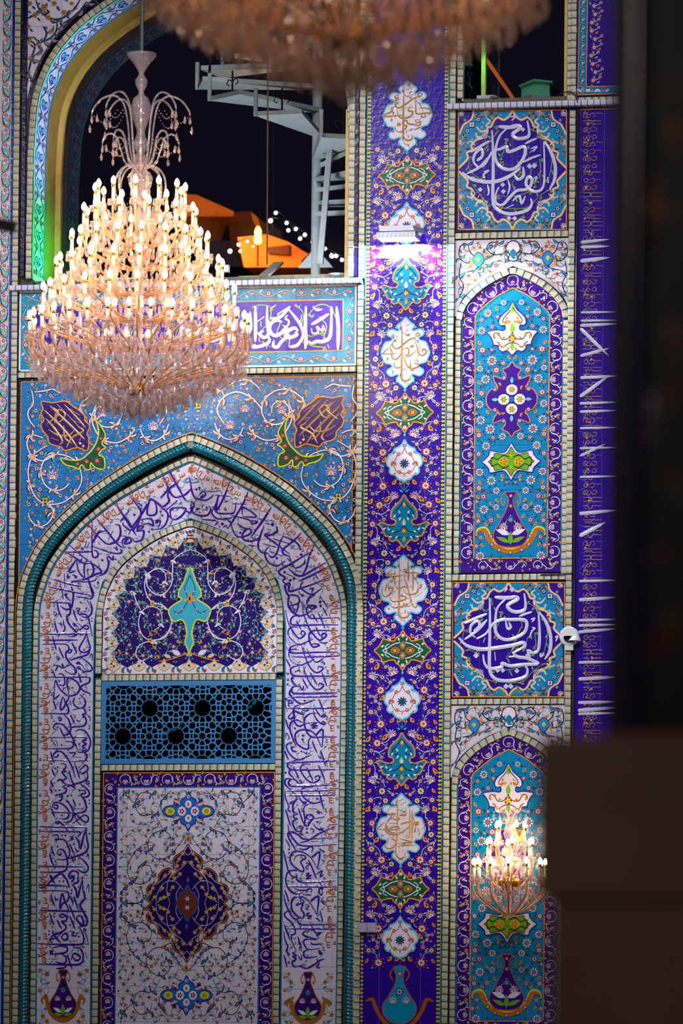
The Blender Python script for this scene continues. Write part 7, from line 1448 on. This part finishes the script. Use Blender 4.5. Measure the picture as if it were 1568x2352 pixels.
for i in range(9): MB().box(((-50+i*9.4)*kx, -0.264, -0.012), ((-46+i*9.4)*kx, -0.258, 0.014)).build('cooling_fin', M_alu, led)
MB().box((-50*kx, -0.25, -0.026), (34*kx, -0.07, -0.02)).build('led_panel', mat('led_panel', (255, 255, 255), emit=10.0, ecol=(245, 245, 255)), led)
light('led_light', 'AREA', (-8*kx, -0.16, -0.03), 220, (0.96, 0.95, 1.0), parent=led, shape='RECTANGLE', size=80*kx, size_y=0.17)
led.children[-1].rotation_euler = (math.radians(34), 0, 0)
cam_o = empty('security_camera', W(1309, 1463, 0.0)); tag(cam_o, 'white dome security camera on the wall by the kufic script', 'camera')
M_wp = mat('white_plastic', (226, 232, 236), rough=0.35)
def ydisc(r, y0, y1, n=24, r2=None): r2 = r if r2 is None else r2; return MB().add([(r*math.cos(2*PI*k/n), y0, r*math.sin(2*PI*k/n)) for k in range(n)]+[(r2*math.cos(2*PI*k/n), y1, r2*math.sin(2*PI*k/n)) for k in range(n)], [tuple(range(n)), tuple(range(2*n-1, n-1, -1))]+[(k, n+k, n+(k+1) % n, (k+1) % n) for k in range(n)])
ydisc(22*PXM, -0.05, 0.0).build('base', M_wp, cam_o, False); ydisc(19*PXM, -0.062, -0.05, r2=22*PXM).build('cover', M_wp, cam_o)
def dome(r, c, m, name, lo, hi, d=1.0):
    vs = []; fs = []; n = 14; k = 8
    for i in range(k+1):
        a_ = lo+(hi-lo)*i/k
        for j in range(n): b_ = PI*j/(n-1); vs.append((c[0]+r*math.cos(b_), c[1]-r*d*math.sin(b_)*math.cos(a_), c[2]+r*math.sin(b_)*math.sin(a_)))
    for i in range(k):
        for j in range(n-1): fs.append((i*n+j, i*n+j+1, (i+1)*n+j+1, (i+1)*n+j))
    return link(name, mk(name, vs, fs, m, True), cam_o)
dome(12.5*PXM, (0, -0.062, -1.5*PXM), mat('smoked_dome', (10, 10, 14), rough=0.05), 'lens_dome', -PI/2, 0.12); dome(14.5*PXM, (0, -0.06, 0), M_wp, 'visor', 0.1, PI/2, 1.15)
MB().box((-9.5*PXM, -0.055, -31*PXM), (9.5*PXM, 0.0, -17*PXM)).build('junction_tail', M_wp, cam_o)
for (dx, dz) in ((-14, 10), (13, 11), (-14, -12), (13, -12)): ydisc(1.3*PXM, -0.0645, -0.06, 8).build('screw', M_metal, cam_o); cam_o.children[-1].location = (dx*PXM, 0, dz*PXM)
for i, x in enumerate((834, 855)):
    sk = empty('socket_box', W(x, 2131, -0.0)); tag(sk, ('left' if i == 0 else 'right')+' one of two white plastic socket boxes low on the pilaster', 'socket box')
    MB().box((-10*PXM, -0.035, -11*PXM), (10*PXM, 0.0, 11*PXM)).build('back_box', mat('aged_plastic', (176, 168, 196), rough=0.4) if i == 0 else bpy.data.materials['aged_plastic'], sk); MB().box((-9*PXM, -0.04, -10*PXM), (9*PXM, -0.035, 10*PXM)).build('face_plate', bpy.data.materials['aged_plastic'], sk); ydisc(1.6*PXM, -0.042, -0.039, 8).build('screw', M_metal, sk)
o = MB().lathe([(0, 0), (0.012, 0), (0.012, 0.05), (0, 0.05)], n=8).build('conduit_stub', M_metal, loc=W(1036, 649, -0.035)); tag(o, 'short steel conduit stub on the brick strip right of the pilaster', 'conduit')
# ---- dark stand at the left edge, near the viewer
bd = CAMPOS+_rot(((38-784.0)/FPX, 1, -(524-YP)/FPX))*22.0; be = CAMPOS+_rot(((-90-784.0)/FPX, 1, -(494-YP)/FPX))*22.0
st2 = empty('light_stand', (be.x, be.y, 0)); tag(st2, 'blurred dark boom arm reaching in at the left edge', 'stand'); M_blk = mat('black_metal', (34, 36, 42), rough=0.4)
MB().bar(Vector((0, 0, be.z)), Vector((bd.x-be.x, bd.y-be.y, bd.z)), 0.035, 0.045).build('boom_arm', M_blk, st2); MB().lathe([(0.02, 0), (0.02, be.z+0.05)], n=8).build('pole', M_blk, st2); MB().lathe([(0, 0), (0.3, 0), (0.3, 0.03), (0, 0.04)], n=16).build('base', M_blk, st2)
# ---- tiled pillar on a marble plinth close to the viewer
YPI = -31.0
pil = empty('pillar', (W(1385, 1200, YPI).x+0.5, YPI+0.5, 0)); tag(pil, 'out of focus dark tiled pillar on brown marble plinth at the right edge', 'pillar'); PL = pil.location
def pl(px, py): q = W(px, py, YPI); return q.x-PL.x, q.z
xe, _ = pl(1392, 840); _, zt1 = pl(1400, 1690); _, zc = pl(1400, 2065); xp, _ = pl(1238, 1850); xq, _ = pl(1262, 2200)
M_mar = mat('brown_marble', (128, 86, 66), rough=0.3, noise=0.6, nscale=3, ncol=(84, 54, 40))
MB().box((xq, -0.5, 0), (1.4, 0.6, zc)).build('plinth_body', M_mar, pil); MB().box((xp, -0.53, zc), (1.4, 0.6, zt1-0.012)).build('plinth_cap', M_mar, pil)
MB().box((xp+0.005, -0.525, zt1-0.012), (1.4, 0.6, zt1)).build('gilt_rim', mat('gilt_band', (120, 74, 16), rough=0.3, metal=0.5), pil)
MB().box((xe, -0.49, zt1), (1.4, 0.6, 6.5)).build('core', mat('pillar_dark_glaze', (14, 16, 34), rough=0.2), pil)
MB().lathe([(0.022, zt1), (0.022, 6.5)], (xe+0.05, -0.49, 0), 12).build('corner_moulding', mat('pillar_moulding', (52, 46, 84), rough=0.15), pil, True)
pa_ = Art(); kk = pl(1393, 840)[0]-pl(1392, 840)[0]
FP = lambda x, y: (PL.x+pl(x, y)[0], pl(x, y)[1])
for i in range(30): y = 20+i*58; pa_.poly([(1394, y), (1408, y), (1408, y+26), (1394, y+26)], (120, 72, 14), 3, FP)
rq = random.Random(9)
for (x, y, r, c) in ((1450, 100, 26, LV), (1460, 230, 30, LV), (1545, 295, 22, OR), (1500, 470, 26, OR), (1468, 395, 24, (150, 84, 30)), (1560, 170, 20, (120, 110, 150)), (1480, 660, 24, (110, 100, 150)), (1545, 760, 34, (150, 120, 130)), (1482, 930, 40, (190, 170, 215)), (1482, 1000, 26, (180, 160, 205)), (1550, 880, 24, (150, 84, 30)), (1440, 1150, 24, (120, 100, 110)), (1560, 1140, 24, (120, 110, 150)), (1475, 1280, 26, (120, 100, 160)), (1510, 1480, 40, (100, 40, 20)), (1450, 1500, 30, (110, 120, 110)), (1545, 1420, 30, (120, 100, 60)), (1500, 550, 26, (90, 50, 20))):
    pa_.flower(x, y, r, 7, c, tuple(v*0.7 for v in c), (60, 40, 30), 3, F=FP)
    for k in range(4): pa_.leaf(x+r*math.cos(k*1.6+y), y+r*math.sin(k*1.6+y), 40, 16, k*1.6+y, ((20, 60, 50), (150, 84, 20), (30, 60, 110), (40, 80, 90))[k], 2, FP)
po = pa_.build('floral_ornament', pil, y0=YPI-0.003+0.5-0.49) if False else None
for q in range(len(pa_.v)): pa_.v[q] = (pa_.v[q][0], pa_.v[q][1]+PL.y-0.492, pa_.v[q][2])
pa_.build('floral_ornament', pil)
